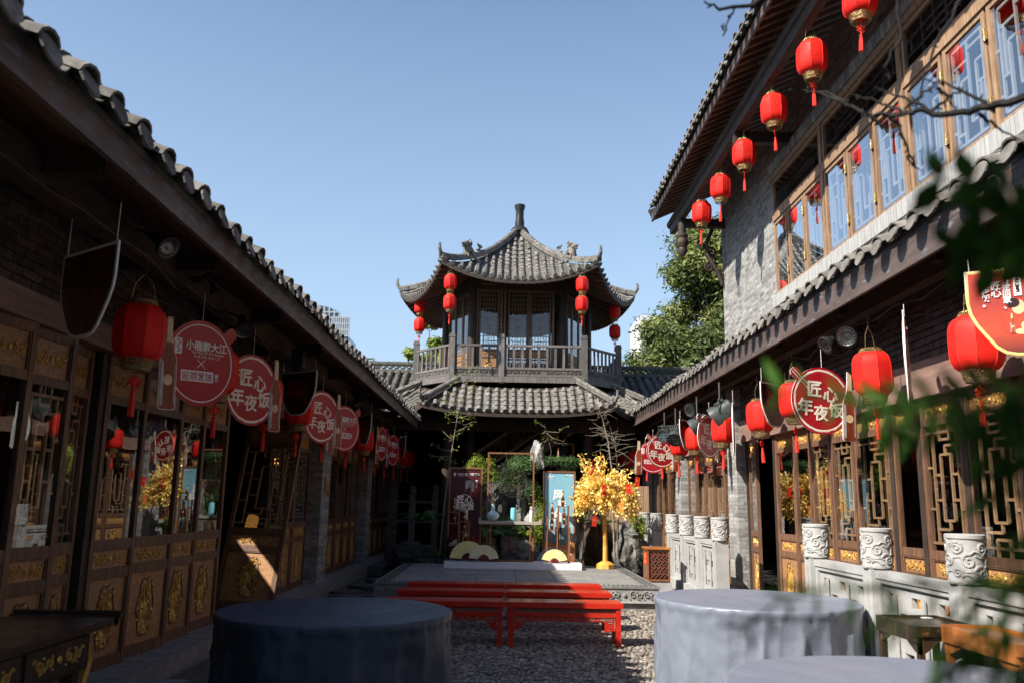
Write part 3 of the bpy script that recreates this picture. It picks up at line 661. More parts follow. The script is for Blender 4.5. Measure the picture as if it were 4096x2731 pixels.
HEX = [(CX - 2.03, 20.9), (CX + 2.03, 20.9), (CX + 3.52, 24.5), (CX + 2.03, 28.1), (CX - 2.03, 28.1), (CX - 3.52, 24.5)]
AP = (CX, 24.5)
def g_(t): return .277 * t + .723 * t * t
def surf_top(s, t): ze = 7.22 + .50 * abs(2 * s - 1) ** 2.3; return ze * (1 - g_(t)) + 9.74 * g_(t)
st = MB()
for k in range(6):
    roof_face(PV, HEX[k], HEX[(k + 1) % 6], AP, surf_top, .206, k == 0, st, .965)
st.build('roof_tile_rows', M_['tile_i'], PV, True, kind='stuff')
# deck (roof boards) under the tiles, soffit with rafters
dk = MB(); sf = MB()
for k in range(6):
    A, Bq = HEX[k], HEX[(k + 1) % 6]; ns, nt_ = 12, 10; v = []; v2 = []
    for j in range(nt_ + 1):
        t = j / nt_ * .97
        for i in range(ns + 1):
            s = i / ns; x = (A[0] + (Bq[0] - A[0]) * s) * (1 - t) + AP[0] * t; y = (A[1] + (Bq[1] - A[1]) * s) * (1 - t) + AP[1] * t
            z = surf_top(s, t); v.append((x, y, z)); v2.append((x, y, z - .07))
    Q = [(j * (ns + 1) + i, j * (ns + 1) + i + 1, (j + 1) * (ns + 1) + i + 1, (j + 1) * (ns + 1) + i) for j in range(nt_) for i in range(ns)]
    dk.add(v, Q); sf.add(v2, [q[::-1] for q in Q])
    n = ns + 1; sf.add([*v[:n], *v2[:n]], [(i, n + i, n + i + 1, i + 1) for i in range(ns)])
dk.build('roof_deck', M_['grime'], PV, True); sf.build('roof_soffit', M_['dwood_y'], PV, True)
for k in range(6):
    A, Bq = HEX[k], HEX[(k + 1) % 6]
    for i in range(1, 22):
        s = i / 22; p0 = Vector((A[0] + (Bq[0] - A[0]) * s, A[1] + (Bq[1] - A[1]) * s, surf_top(s, 0) - .10)); t = .42
        p1 = Vector((p0.x * (1 - t) + AP[0] * t, p0.y * (1 - t) + AP[1] * t, surf_top(s, t) - .13))
        if k in (1, 5, 0, 2, 4): m = MB(); m.beam(p0, p1, .05, .06); m.build('rafter', M_['soffit'] if k != 0 else M_['dwood'], PV)
    # eave board
    m = MB()
    for i in range(12):
        a, b = i / 12, (i + 1) / 12
        pa = (A[0] + (Bq[0] - A[0]) * a, A[1] + (Bq[1] - A[1]) * a, surf_top(a, 0) - .045); pb = (A[0] + (Bq[0] - A[0]) * b, A[1] + (Bq[1] - A[1]) * b, surf_top(b, 0) - .045)
        m.beam(pa, pb, .04, .11)
    m.build('eave_board', M_['dwood'], PV)
def hip(parent, P, C, zf, t0, t1, r=.075, name='hip_ridge', rise=.10):
    path = []; 
    for i in range(13):
        t = t0 + (t1 - t0) * i / 12; path.append((P[0] * (1 - t) + C[0] * t, P[1] * (1 - t) + C[1] * t, zf(t) + rise))
    m = MB()
    for i in range(12):
        a, b = Vector(path[i]), Vector(path[i + 1]); d = (b - a).normalized(); m.beam(a - d * .01, b + d * .01, r * 1.9, r * 1.5)
    m.build(name, M_['mortar'], parent)
    for i in range(26):
        f = i / 26 * 12; j = int(f); a = Vector(path[j]).lerp(Vector(path[j + 1]), f - j); b = Vector(path[j + 1]); d = (Vector(path[j + 1]) - Vector(path[j])).normalized()
        u = d.cross(Vector((0, 0, 1))).normalized(); place('ridge_tile', ME_ridge, parent, fr(a + Vector((0, 0, r * .72)), u, d, u.cross(d)))
ME_ridge = arc_geo(.075, .19, 6, True, .014, .066).mesh('ridge_tile', M_['tile'], True)[0]
def dragon(parent, p, d, s=1.):
    """crouching ridge beast: head to the eave, mane and curled tail"""
    d = Vector(d).normalized(); u = d.cross(Vector((0, 0, 1))).normalized(); F = fr(p, d, u, u.cross(d)) @ Matrix.Diagonal((s, s, s, 1)); m = MB()
    m.M = F; m.tube([(.10, 0, .0), (.10, 0, .20), (-.02, 0, .30), (-.18, 0, .22), (-.34, 0, .10), (-.50, 0, .16), (-.64, 0, .30), (-.74, 0, .44)], [.09, .11, .11, .10, .11, .10, .07, .03], 8)
    m.blob((.16, 0, .36), (.14, .09, .10)); m.blob((.28, 0, .35), (.10, .06, .05)); m.blob((.27, 0, .26), (.08, .05, .03)); m.blob((.06, 0, .46), (.06, .1, .05))
    for k in range(7): a = k / 6; m.tube([(-.02 - .1 * a, jit(.05), .42 - .04 * a), (-.10 - .12 * a, jit(.09), .52 - .1 * a), (-.13 - .14 * a, 0, .62 - .14 * a)], [.04, .03, .008], 5)
    for k in range(5): m.tube([(-.66 + .03 * k, 0, .36), (-.70 - .04 * k, 0, .46 + .02 * k), (-.62 - .07 * k + .1, 0, .60)], [.035, .03, .008], 5)
    for y in (-.07, .07): m.tube([(.0, y, .22), (.12, y * 1.3, .10), (.10, y * 1.3, -.05)], [.05, .04, .045], 6); m.tube([(-.4, y, .14), (-.34, y * 1.3, .02), (-.36, y * 1.3, -.08)], [.06, .04, .045], 6)
    m.build('ridge_dragon', M_['tile'], parent, True)
def finial(parent, p, d, s=1.):
    d = Vector(d).normalized(); u = d.cross(Vector((0, 0, 1))).normalized(); m = MB(); m.M = fr(p, d, u, u.cross(d)) @ Matrix.Diagonal((s, s, s, 1))
    m.tube([(-.45, 0, -.10), (-.15, 0, -.08), (.02, 0, -.01), (.12, 0, .14), (.13, 0, .30), (.07, 0, .42)], [.05, .07, .08, .065, .045, .012], 8)
    for k in range(5): x, z = (.10 + .03 * (k % 2), .08 + k * .07); m.tube([(x, 0, z), (x + .09, 0, z + .05)], [.03, .006], 5)
    m.build('ridge_finial', M_['tile'], parent, True)
for k, P in enumerate(HEX):
    dd = Vector((P[0] - AP[0], P[1] - AP[1], 0))
    hip(PV, P, AP, lambda t: surf_top(0, t), -.015, .95)
    finial(PV, (P[0] + dd.x * .01, P[1] + dd.y * .01, surf_top(0, 0) + .15), dd, .72)
    if k in (0, 1): t = .50; dragon(PV, (P[0] * (1 - t) + AP[0] * t, P[1] * (1 - t) + AP[1] * t, surf_top(0, t) + .15), dd, 1.0) if 0 else dragon(PV, (P[0] * .70 + AP[0] * .30, P[1] * .70 + AP[1] * .30, surf_top(0, .30) + .14), dd, .86)
m = MB(); m.lathe([(.30, 9.70), (.24, 9.82), (.14, 9.90), (.145, 10.0), (.12, 10.2), (.125, 10.4), (.165, 10.52), (.165, 10.58), (.13, 10.60)], 16, TR(CX + .03, 24.5, 0)); m.build('roof_finial', M_['black'], PV, True)
# storey body -------------------------------------------------
BH = [(CX - 1.27, 22.7), (CX + 1.27, 22.7), (CX + 2.12, 24.6), (CX + 1.27, 26.5), (CX - 1.27, 26.5), (CX - 2.12, 24.6)]
for k, (x, y) in enumerate(BH):
    m = MB(); m.lathe([(.15, .12), (.14, 1), (.13, 4.9), (.135, 5.2), (.12, 7.75)], 12, TR(x, y, 0)); m.build('column', M_['dwood'], PV, True)
for k in range(6):
    A, Bq = Vector((*BH[k], 0)), Vector((*BH[(k + 1) % 6], 0)); e = (Bq - A).normalized(); o = Vector((e.y, -e.x, 0))
    m = MB(); m.beam(A + Vector((0, 0, 7.55)), Bq + Vector((0, 0, 7.55)), .12, .30); m.build('tie_beam', M_['dwood'], PV)
    m = MB(); m.beam(A + Vector((0, 0, 4.92)), Bq + Vector((0, 0, 4.92)), .10, .12); m.build('tie_beam', M_['dwood'], PV)
M_['pavwood'] = mat('pavilion_window_wood', (.24, .155, .10), (.11, .07, .048), .6, 5, stretch=WOODZ, bump=.3, rnd=.15)
def pav_window(M, w, z0, z1, low):
    f = MB(); s = .045; f.box(0, s, 0, .05, z0, z1); f.box(w - s, w, 0, .05, z0, z1)
    gl = z0 + (z1 - z0) * .31
    for a, b in ((z0, z0 + .05), (gl - .05, gl), (z1 - .05, z1), (gl - .24, gl - .20)): f.box(s, w - s, .003, .047, a, b)
    d = f.build('window', M_['pavwood'], PV, M=M)
    g = MB(); g.add([(s, .02, gl), (w - s, .02, gl), (w - s, .02, z1 - .05), (s, .02, z1 - .05)], [(0, 1, 2, 3)]); g.build('pane', M_['glass'], d, M=M)
    lattice('C', s, w - s, gl, z1 - .05, .030, .015, .014).build('lattice', M_['lattice'], d, M=M)
    if low == 'lat':
        lattice('C', s, w - s, z0 + .05, gl - .24, .03, .018, .018).build('lattice', M_['lattice'], d, M=M)
    else:
        p = MB(); p.box(s, w - s, .02, .035, z0 + .05, gl - .24); p.build('panel', M_['panel'], d, M=M)
        place('medallion', ME_med, d, M @ fr((w / 2, .02, z0 + .05 + (gl - .29 - z0) / 2), (1, 0, 0), (0, 0, 1), (0, -1, 0)) @ Matrix.Diagonal((1, .66, 1, 1)))
    p = MB(); p.box(s, w - s, .02, .035, gl - .20, gl - .05); p.build('panel', M_['panel'], d, M=M)
    place('frieze_carving', ME_frz, d, M @ fr((w / 2, .02, gl - .125), (1, 0, 0), (0, 0, 1), (0, -1, 0)) @ Matrix.Diagonal((.8, .8, 1, 1)))
for a, b, low in ((-.74, -.18, 'p'), (.07, .63, 'lat'), (.70, 1.27, 'lat'), ):
    pav_window(TR(a + .02, 22.68, 0), b - a, 4.98, 7.40, low)
for x in (-.12, -.02, .665, 1.33, -.79):
    m = MB(); m.box(x - .03 + .02, x + .03 + .02, 22.66, 22.76, 4.98, 7.42); m.build('window_post', M_['pavwood'], PV)
m = MB(); m.box(CX - 1.2, CX + 1.2, 22.69, 22.75, 7.28 + .14, 7.44); m.build('window_head', M_['frame'], PV)
place('frieze_carving', ME_frz, PV, TR(-.45, 22.62, 7.55) @ fr((0, 0, 0), (1, 0, 0), (0, 0, 1), (0, -1, 0)))
for k in (1, 2, 3, 4, 5):
    A, Bq = Vector((*BH[k], 0)), Vector((*BH[(k + 1) % 6], 0)); e = (Bq - A).normalized(); Ln = (Bq - A).length - .34; n = 3
    for i in range(n):
        w = Ln / n; o = A + e * (.17 + i * w); pav_window(fr(o, e, (-e.y, e.x, 0), (0, 0, 1)), w - .02, 4.98, 7.40, 'p')
m = MB(); m.prism([(x, y) for x, y in BH], 7.45, 7.5); m.build('upper_ceiling', M_['darkint'], PV)
# balcony ------------------------------------------------------
BAL = [(CX - 2.8, 27.0), (CX - 2.8, 22.7), (CX - 1.74, 21.5), (CX + 1.74, 21.5), (CX + 2.8, 22.7), (CX + 2.8, 27.0)]
m = MB(); m.prism(BAL, 4.62, 4.84); m.build('balcony_floor', M_['dwood'], PV)
m = MB()
ME_post = (lambda q: q.box(-.075, .075, -.075, .075, 4.60, 5.80) and q.box(-.085, .085, -.085, .085, 5.80, 5.84) and q.box(-.07, .07, -.07, .07, 5.84, 5.90) and q.mesh('balcony_post', M_['dwood'])[0])(MB())
M_['rail'] = mat('grey_railing_timber', (.18, .165, .155), (.075, .065, .06), .6, 5, stretch=WOODZ, bump=.4, rnd=.2, spots=.36, spot_col=(.34, .25, .17), spot_scale=6)
ME_post.materials[0] = M_['rail']
ME_bal = (lambda q: q.box(-.032, .032, -.014, .014, 5.03, 5.58) and q.mesh('baluster', M_['rail'])[0])(MB())
ME_car = scroll_strip(1.1, .12, .015, .014, 9).mesh('rail_carving', M_['rail'])[0]
def rail_run(A, Bq, nb):
    A, Bq = Vector((*A, 0)), Vector((*Bq, 0)); e = (Bq - A).normalized(); L = (Bq - A).length; o = Vector((e.y, -e.x, 0))
    for z, h in ((5.60, .06), (5.00, .06), (4.82, .05)):
        q = MB(); q.beam(A + Vector((0, 0, z)), Bq + Vector((0, 0, z)), .06, h); q.build('rail', M_['rail'], PV)
    q = MB(); q.beam(A + Vector((0, 0, 4.91)), Bq + Vector((0, 0, 4.91)), .025, .13); q.build('rail_panel', M_['rail'], PV)
    q = MB(); q.beam(A + o * .05 + Vector((0, 0, 4.70)), Bq + o * .05 + Vector((0, 0, 4.70)), .10, .15); q.build('floor_beam', M_['owood'] if 0 else M_['rail'], PV)
    c = A.lerp(Bq, .5); k = L / 1.25 
    for i in range(max(1, round(L / 1.2))):
        nn = max(1, round(L / 1.2)); c = A.lerp(Bq, (i + .5) / nn); place('rail_carving', ME_car, PV, fr(c + o * .013 + Vector((0, 0, 4.912)), e, (0, 0, 1), o) @ Matrix.Diagonal((L / nn / 1.25, .9, 1, 1)))
    for i in range(nb):
        c = A.lerp(Bq, (i + .5) / nb); place('baluster', ME_bal, PV, fr(c, e, (-e.y, e.x, 0), (0, 0, 1)))
mid = (-.07, 21.5)
rail_run(BAL[1], BAL[2], 8); rail_run(BAL[2], mid, 6); rail_run(mid, BAL[3], 10); rail_run(BAL[3], BAL[4], 9); rail_run(BAL[0], BAL[1], 18); rail_run(BAL[4], BAL[5], 18)
for x, y in BAL[1:5] + [mid]: place('balcony_post', ME_post, PV, TR(x, y, 0))
# skirt roof under the balcony ---------------------------------
SK = [(CX - 3.95, 25.0), (CX - 3.95, 21.7), (CX - 2.36, 20.35), (CX + 2.36, 20.35), (CX + 3.95, 21.7), (CX + 3.95, 25.0)]
def surf_sk(s, t): ze = 3.72 + .20 * abs(2 * s - 1) ** 3; return ze * (1 - t) + 5.85 * t + .12 * t * (t - .35) * 0
st = MB()
for k in range(5):
    D_ = {0: 3.95, 1: 3.4, 2: 3.2, 3: 3.4, 4: 3.95}[k]
    roof_face(PV, SK[k], SK[k + 1], (CX, 23.55), surf_sk, .215, k == 2, st, .36)
st.build('roof_tile_rows', M_['tile_i'], PV, True, kind='stuff')
dk = MB()
for k in range(5):
    A, Bq = SK[k], SK[k + 1]; v = []
    for j in range(3):
        t = j / 2 * .36
        for i in range(9):
            s = i / 8; v.append(((A[0] + (Bq[0] - A[0]) * s) * (1 - t) + CX * t, (A[1] + (Bq[1] - A[1]) * s) * (1 - t) + 23.55 * t, surf_sk(s, t)))
    Q = [(j * 9 + i, j * 9 + i + 1, j * 9 + i + 10, j * 9 + i + 9) for j in range(2) for i in range(8)]; dk.add(v, Q); dk.add([(a, b, c - .08) for a, b, c in v], [q[::-1] for q in Q])
    for i in range(8): dk.beam((v[i][0], v[i][1], v[i][2] - .05), (v[i + 1][0], v[i + 1][1], v[i + 1][2] - .05), .05, .12)
dk.build('roof_deck', M_['dwood'], PV)
for k in (1, 2, 3, 4):
    P = SK[k]; dd = Vector((P[0] - CX, P[1] - 23.55, 0)); hip(PV, P, (CX, 23.55), lambda t: surf_sk(0, t), .0, .34, .06)
    finial(PV, (P[0] + dd.x * .01, P[1] + dd.y * .01, surf_sk(0, 0) + .15), dd, .6)
# dark ground floor: walls, columns, stair ---------------------
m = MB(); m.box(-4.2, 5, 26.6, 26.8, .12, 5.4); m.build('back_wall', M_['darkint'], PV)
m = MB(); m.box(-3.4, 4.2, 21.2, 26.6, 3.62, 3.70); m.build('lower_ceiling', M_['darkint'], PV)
for x in (-1.42, 2.22):
    m = MB(); m.lathe([(.17, .12), (.15, .3), (.14, 3.7)], 12, TR(x, 21.75, 0)); m.build('column', M_['dwood'], PV, True)
m = MB(); m.beam((-3.2, 21.6, 3.50), (4.0, 21.6, 3.50), .14, .28); m.build('tie_beam', M_['dwood'], PV)
S0, S1 = Vector((-1.1, 23.3, 1.62)), Vector((2.3, 23.3, 3.95)); sd = (S1 - S0).normalized()
M_['stair'] = mat('stair_timber', (.42, .39, .36), (.24, .215, .195), .6, 4, stretch=(1, 6, 6), bump=.4)
m = MB(); m.beam(S0, S1, .07, .42, up=(0, 0, 1)); sg = m.build('stair_stringer', M_['stair'], PV)
for k, dz in enumerate((.42, 1.02)):
    m = MB(); m.beam(S0 + Vector((0, 0, dz)), S1 + Vector((-.9 * (k == 1), 0, dz - .62 * (k == 1))), .07, .07); m.build('stair_rail', M_['stair'], PV)
lt = MB(); 
F = fr(S0 + Vector((0, 0, .46)), sd, (0, 1, 0), (0, 0, 1))
for i in range(4): 
    sub = lattice('A', .03 + i * .78, .78 + i * .78, .02, .50, 0, .022, .025); lt.put(sub.geo(), F)
lt.build('stair_lattice', M_['lattice'], PV)
for i in range(11):
    c = S0.lerp(S1, (i + .5) / 11); m = MB(); m.box(c.x - .16, c.x + .16, 23.35, 24.3, c.z, c.z + .04); m.build('stair_tread', M_['stair'], PV)
for x, h in ((-1.75, 1.75), (-1.2, 1.95), (-2.35, 1.7)):
    m = MB(); m.box(x - .08, x + .08, 22.4, 22.56, .12, h); m.box(x - .095, x + .095, 22.385, 22.575, h, h + .04); m.lathe([(.06, h + .04), (.085, h + .08), (.085, h + .22), (.05, h + .25)], 10, TR(x, 22.48, 0)); m.build('stair_newel', M_['rail'], PV)
for z in (1.0, 1.5): m = MB(); m.box(-2.9, -1.28, 22.44, 22.52, z, z + .07); m.build('stair_rail', M_['rail'], PV)
m = MB(); m.box(1.55, 1.62, 24, 24.1, .2, 3.2); m.box(2.0, 2.07, 24, 24.1, .2, 3.2); m.box(1.55, 2.07, 24, 24.1, 3.2, 3.27); m.build('door_frame', M_['panel'], PV)
lattice('A', -2.9, -2.3, 1.2, 2.8, 26.5, .03, .03).build('back_lattice', M_['frame'], PV)
# ---------------------------------------------------------------- the wing roof behind the pavilion
WG = empty('rear_hall', (CX, 27, .12), 'tiled hall roof with openwork ridge running behind the pavilion', 'house')
m = MB(); m.box(-7, 9.5, 26.9, 27.1, .12, 5.2); m.build('wall', M_['brick_d'], WG)
m = MB(); m.add([(-7, 23.0, 3.95), (9.5, 23.0, 3.95), (9.5, 26.0, 5.50), (-7, 26.0, 5.50), (-7, 29.2, 3.9), (9.5, 29.2, 3.9)], [(0, 1, 2, 3), (3, 2, 5, 4)]); m.build('roof_deck', M_['grime'], WG)
st = MB(); sl = math.atan(1.55 / 3.0); nn = 0
for i in range(66):
    x = -6.8 + i * .25
    if -2.6 < x < 3.4: continue
    one = (-3.9 < x < -2.4) or (3.2 < x < 5.0)
    for j in range(22):
        y = 23.2 + j * .128; F = fr((x, y, 3.95 + (y - 23) * .5167), (1, 0, 0), (0, math.cos(sl), math.sin(sl)), (0, -math.sin(sl), math.cos(sl)))
        C = F @ TR(jit(.01), 0, .06) @ Matrix.Rotation(-.10, 4, 'X') @ rotz(jit(.08)) @ Matrix.Diagonal((1.1, 1, 1.25, 1)); P = F @ TR(.125, 0, .0) @ Matrix.Rotation(-.08, 4, 'X')
        if one and 9 < j: place('roof_tile', ME_cover, WG, C)
        else: st.put(GC, C)
        st.put(GP, P)
st.build('roof_tile_rows', M_['tile_i'], WG, True, kind='stuff')
M_['ridge'] = mat('ridge_cap_clay', (.20, .20, .18), (.10, .105, .085), .9, 8, bump=.6, spots=.35, spot_col=(.16, .19, .10), spot_scale=3)
m = MB()
for k in range(3): m.box(-7, 9.5, 25.90 + .01 * k, 26.10 - .01 * k, 5.50 + k * .045, 5.535 + k * .045)
m.build('ridge_course', M_['ridge'], WG)
ow = MB(); G1 = arc_geo(.10, .16, 6, True, .018, .10)
g = G1.geo(); x = -6.9
while x < 9.4:
    if not (-1.9 < x < 2.7): ow.put(g, fr((x, 25.93, 5.645), (1, 0, 0), (0, 1, 0), (0, 0, 1))); ow.put(g, fr((x + .1, 26.08, 5.73), (-1, 0, 0), (0, 1, 0), (0, 0, -1)) @ TR(0, -.15, 0))
    x += .2
ow.build('ridge_openwork', M_['ridge'], WG, True, kind='stuff')
m = MB(); m.box(-7, 9.5, 25.92, 26.08, 5.735, 5.765); m.build('ridge_course', M_['ridge'], WG)
cap = MB(); x = -6.9
while x < 9.4: cap.box(x, x + .035, 25.90, 26.10, 5.77, 5.86 + jit(.006), fr((x, 0, 0), (1, 0, 0), (0, 1, 0), (0, 0, 1)) @ TR(-x, 0, 0)); x += .05
cap.build('ridge_cap_tiles', M_['ridge'], WG, kind='stuff')
# ---------------------------------------------------------------- the tall brick house on the right
UH = empty('upper_house', (6.5, 9, 3.6), 'tall grey brick upper storey with a long band of wooden windows on the right', 'house')
FX = 4.5
m = MB(); m.box(FX + .05, FX + .4, 1.0, 16.8, 3.4, 4.80); m.box(FX + .05, FX + .4, 13.47, 16.79, 4.80, 8.2); m.box(FX + .05, FX + .4, 1.0, 13.47, 7.14, 8.2); m.build('wall', M_['joint'], UH)
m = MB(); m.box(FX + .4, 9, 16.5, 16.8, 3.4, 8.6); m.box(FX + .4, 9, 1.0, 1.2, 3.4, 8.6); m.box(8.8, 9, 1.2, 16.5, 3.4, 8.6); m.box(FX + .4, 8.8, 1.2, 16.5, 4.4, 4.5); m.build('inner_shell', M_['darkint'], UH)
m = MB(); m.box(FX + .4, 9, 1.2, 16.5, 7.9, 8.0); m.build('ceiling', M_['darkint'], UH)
G = {}
def ubrick(L):
    k = round(L, 3)
    if k not in G:
        q = MB(); q.box(-.002, .05, -L / 2, L / 2, -.027, .027); G[k] = q.mesh('brick', M_['brick'])[0]
    return G[k]
st = MB(); cnt = 0; z = 4.22; j = 0
while z < 7.95:
    lo = 13.47 if z < 7.30 else 1.2
    y = 16.79; first = True
    while y > lo + .02:
        L = .12 if (first and j % 2) else .24; L = min(L, y - lo); first = False; c = y - L / 2
        if z > 4.5 and z < 6.9 and lo > 10 and cnt < 298 and (z < 6.05): place('brick', ubrick(L - .007), UH, TR(FX + .05 + jit(.0015), c, z + .029)); cnt += 1
        else: st.box(FX + .047 + jit(.0015), FX + .1, y - L + .004, y - .004, z, z + .054)
        y -= L
    z += .0625; j += 1
st.build('brick_courses', M_['brick_i'], UH, kind='stuff')
for zz, h, mt in ((4.80, .20, 'stone_w'), (7.12, .17, 'brick')):
    y = 13.46
    while y > 1.4:
        q = MB(); q.box(FX - .03 + jit(.003), FX + .2, y - .062, y - .004, zz, zz + h); q.build('sill_brick' if zz < 5 else 'header_brick', M_[mt], UH); y -= .066
# side reveal quoins at the window end
# windows: bays of three casements under a wide transom
def casement(a, b, z0, z1, latk, nm='window', glass=None, lcol='lattice_pale'):
    w = a - b; M = fr((FX + .03, a, 0), (0, -1, 0), (1, 0, 0), (0, 0, 1)); f = MB(); s = .055
    f.box(0, s, 0, .05, z0, z1); f.box(w - s, w, 0, .05, z0, z1); f.box(s, w - s, .002, .048, z0, z0 + s); f.box(s, w - s, .002, .048, z1 - s, z1)
    d = f.build(nm, M_['owood'], UH, M=M)
    g = MB(); g.add([(s, .02, z0 + s), (w - s, .02, z0 + s), (w - s, .02, z1 - s), (s, .02, z1 - s)], [(0, 1, 2, 3)]); g.build('pane', M_['glass_up'], d, M=M)
    lattice(latk, s, w - s, z0 + s, z1 - s, .040, .030, .02).build('lattice', M_[lcol], d, M=M)
    return d, M
M_['lattice_pale'] = mat('pale_lattice', (.46, .46, .44), (.36, .36, .34), .6, 8, bump=.1)
bays = [[(13.42, 12.80), (12.76, 12.05), (12.02, 11.30)], [(11.20, 10.45), (10.42, 9.65), (9.61, 8.86)], [(8.76, 7.98), (7.94, 7.18), (7.14, 6.40)], [(6.30, 5.55), (5.52, 4.78), (4.74, 4.0)], [(3.9, 3.15), (3.1, 2.4), (2.36, 1.6)]]
hinge = MB(); hinge.box(-.012, .0, -.03, .03, -.06, .06); hinge.tube([(-.016, 0, -.065), (-.016, 0, .065)], .009, 6); ME_h = hinge.mesh('hinge', M_['brass'])[0]
for B_ in bays:
    for i, (a, b) in enumerate(B_):
        d, M = casement(a, b, 5.02, 6.28, 'B')
        if i < 2:
            for z in (5.3, 6.0): place('hinge', ME_h, d, TR(FX + .025, b - .012, z))
    a, b = B_[0][0], B_[-1][1]; casement(a, b, 6.42, 7.02, 'D', 'transom_window', lcol='rail')
    q = MB(); q.box(FX + .01, FX + .1, b, a, 6.285, 6.415); q.build('window_rail', M_['owood'], UH)
    q = MB(); q.box(FX + .012, FX + .1, b - .095, b - .002, 5.0, 7.02); q.build('window_post', M_['owood'], UH)
q = MB(); q.box(FX, FX + .12, 1.5, 13.5, 7.022, 7.11); q.build('window_head', M_['owood'], UH)
# eaves
EX, EZ = 3.25, 7.75; Y0, Y1 = 1.5, 17.7; sl = .46; sa = math.atan(sl)
m = MB(); v = [(EX, Y0, EZ + .14), (9.5, Y0, EZ + .14 + 6.25 * sl), (9.5, Y1, EZ + .14 + 6.25 * sl), (EX, Y1, EZ + .14)]; v += [(a, b, c + .05) for a, b, c in v]
m.add(v, [(0, 3, 2, 1), (4, 5, 6, 7), (0, 1, 5, 4), (1, 2, 6, 5), (2, 3, 7, 6), (3, 0, 4, 7)]); m.build('roof_deck', M_['soffit'], UH)
y = Y0
while y < Y1: 
    L = min(2.7, Y1 - y); m = MB(); m.box(EX - .02, EX + .015, y, y + L - .005, EZ, EZ + .15); m.build('fascia_board', M_['fascia'], UH); y += L
rf = MB(); rf.beam((EX + .02, 0, EZ + .085), (FX + .3, 0, EZ + .085 + (FX + .3 - EX) * sl), .075, .09); ME_r, _c = rf.mesh('rafter', M_['soffit'])
y = Y0 + .1
while y < Y1: place('rafter', ME_r, UH, TR(0, y, 0)); y += .235
for (x, z, r) in ((3.66, 7.66, .10),):
    m = MB(); m.tube([(x, Y0, z), (x, Y1 - .05, z)], r, 12); m.build('eave_purlin', M_['dwood_y'], UH, True)
m = MB(); m.box(3.60, 3.72, Y0, Y1 - .2, 7.40, 7.555); m.build('eave_beam', M_['dwood_y'], UH)
for y in (16.55, 12.4, 8.3, 4.2):
    m = MB(); m.box(3.6, FX + .05, y - .06, y + .06, 7.24, 7.42); m.build('tie_beam', M_['dwood'], UH)
m = MB(); m.beam((EX - .03, Y1 + .03, EZ + .16), (9.0, Y1 + .03, EZ + .16 + (9.0 - EX) * sl), .05, .26); m.build('barge_board', M_['dwood'], UH)
m = MB(); m.lathe([(.05, 6.62), (.075, 6.66), (.10, 6.74), (.085, 6.79), (.12, 6.86), (.13, 6.93), (.10, 7.0), (.12, 7.03), (.12, 7.07), (.085, 7.1), (.085, 7.5)], 14, TR(3.66, 16.55, 0), rf=lambda k, z: 1 + (.06 if k % 2 and z < 7 else 0)); m.build('carved_pendant', M_['dwood'], UH, True)
br = MB()
br.M = fr((FX + .0, 16.68, 6.05), (-.40, 0, .92), (.92, 0, .40), (0, 1, 0)) @ Matrix.Diagonal((.9, .75, 1, 1))
br.tube([(0, 0, 0), (.35, .05, 0), (.75, -.02, 0), (1.05, .10, 0), (1.3, .42, 0)], [.05, .06, .07, .06, .05], 8)
for cx, cy, R_, s_ in ((.22, .12, .13, 1), (.5, -.12, .12, -1), (.8, .13, .13, 1), (1.05, -.05, .12, -1)): br.tube([(a, b, .0) for a, b in spiral(cx, cy, R_, 1.3, 0, s_, 12)], .03, 6)
br.build('carved_bracket', M_['dwood'], UH, True)
sp = .27; n = int((Y1 - Y0) / sp)
def Fu(i):
    y = Y0 + (i + .5) * sp; return fr((EX - .06, y, EZ + .175 + .01 * math.sin(y * 3)), (0, -1, 0), (math.cos(sa), 0, math.sin(sa)), (-math.sin(sa), 0, math.cos(sa)))
tile_field(UH, n, Fu, set(range(n)), sp, 2, .8)
# ---------------------------------------------------------------- stage
SG = empty('stage', (.25, 14.85, 0), 'low grey stone stage with carved scroll frieze in front of the pavilion', 'stage')
sx0, sx1, sy0, sy1 = -1.89, 2.40, 12.85, 16.9
m = MB(); m.box(sx0 + .03, sx1 - .03, sy0 + .05, sy1, .0, .325); m.build('stage_core', M_['stone'], SG)
m = MB(); m.box(sx0 - .02, sx1 + .02, sy0 + .28, sy0 + .3, 0, .12); m.build('stage_plinth', M_['stone'], SG)
# slabs: border + field
bw = .26
def slab(x0, x1, y0, y1, nm='paving_slab'):
    q = MB(); e = .004; q.box(x0 + e, x1 - e, y0 + e, y1 - e, .326, .358 + jit(.0015)); q.build(nm, M_['slab'], SG)
nx, ny = 6, 5
for i in range(nx):
    for j in range(ny):
        a = sx0 + bw + (sx1 - sx0 - 2 * bw) * i / nx; b = sx0 + bw + (sx1 - sx0 - 2 * bw) * (i + 1) / nx; c = sy0 + bw + (sy1 - sy0 - bw) * j / ny; d = sy0 + bw + (sy1 - sy0 - bw) * (j + 1) / ny
        slab(a, b, c, d)
for i in range(6):
    a = sx0 + (sx1 - sx0) * i / 6; slab(a, a + (sx1 - sx0) / 6, sy0, sy0 + bw, 'border_slab')
for k, x in ((0, sx0), (1, sx1 - bw)):
    for j in range(6): c = sy0 + bw + (sy1 - sy0 - bw) * j / 6; slab(x, x + bw, c, c + (sy1 - sy0 - bw) / 6, 'border_slab')
dots = MB()
def dot(x, y): dots.lathe([(.022, .357), (.018, .366), (.001, .368)], 6, TR(x, y, 0), cap=False)
y = sy0 + bw
while y < sy1:
    for q in (.07, .13, .19): dot(sx0 + q, y); dot(sx1 - q, y)
    y += .07
x = sx0 + .1
while x < sx1:
    for q in (.07, .13, .19): dot(x, sy0 + q)
    x += .07
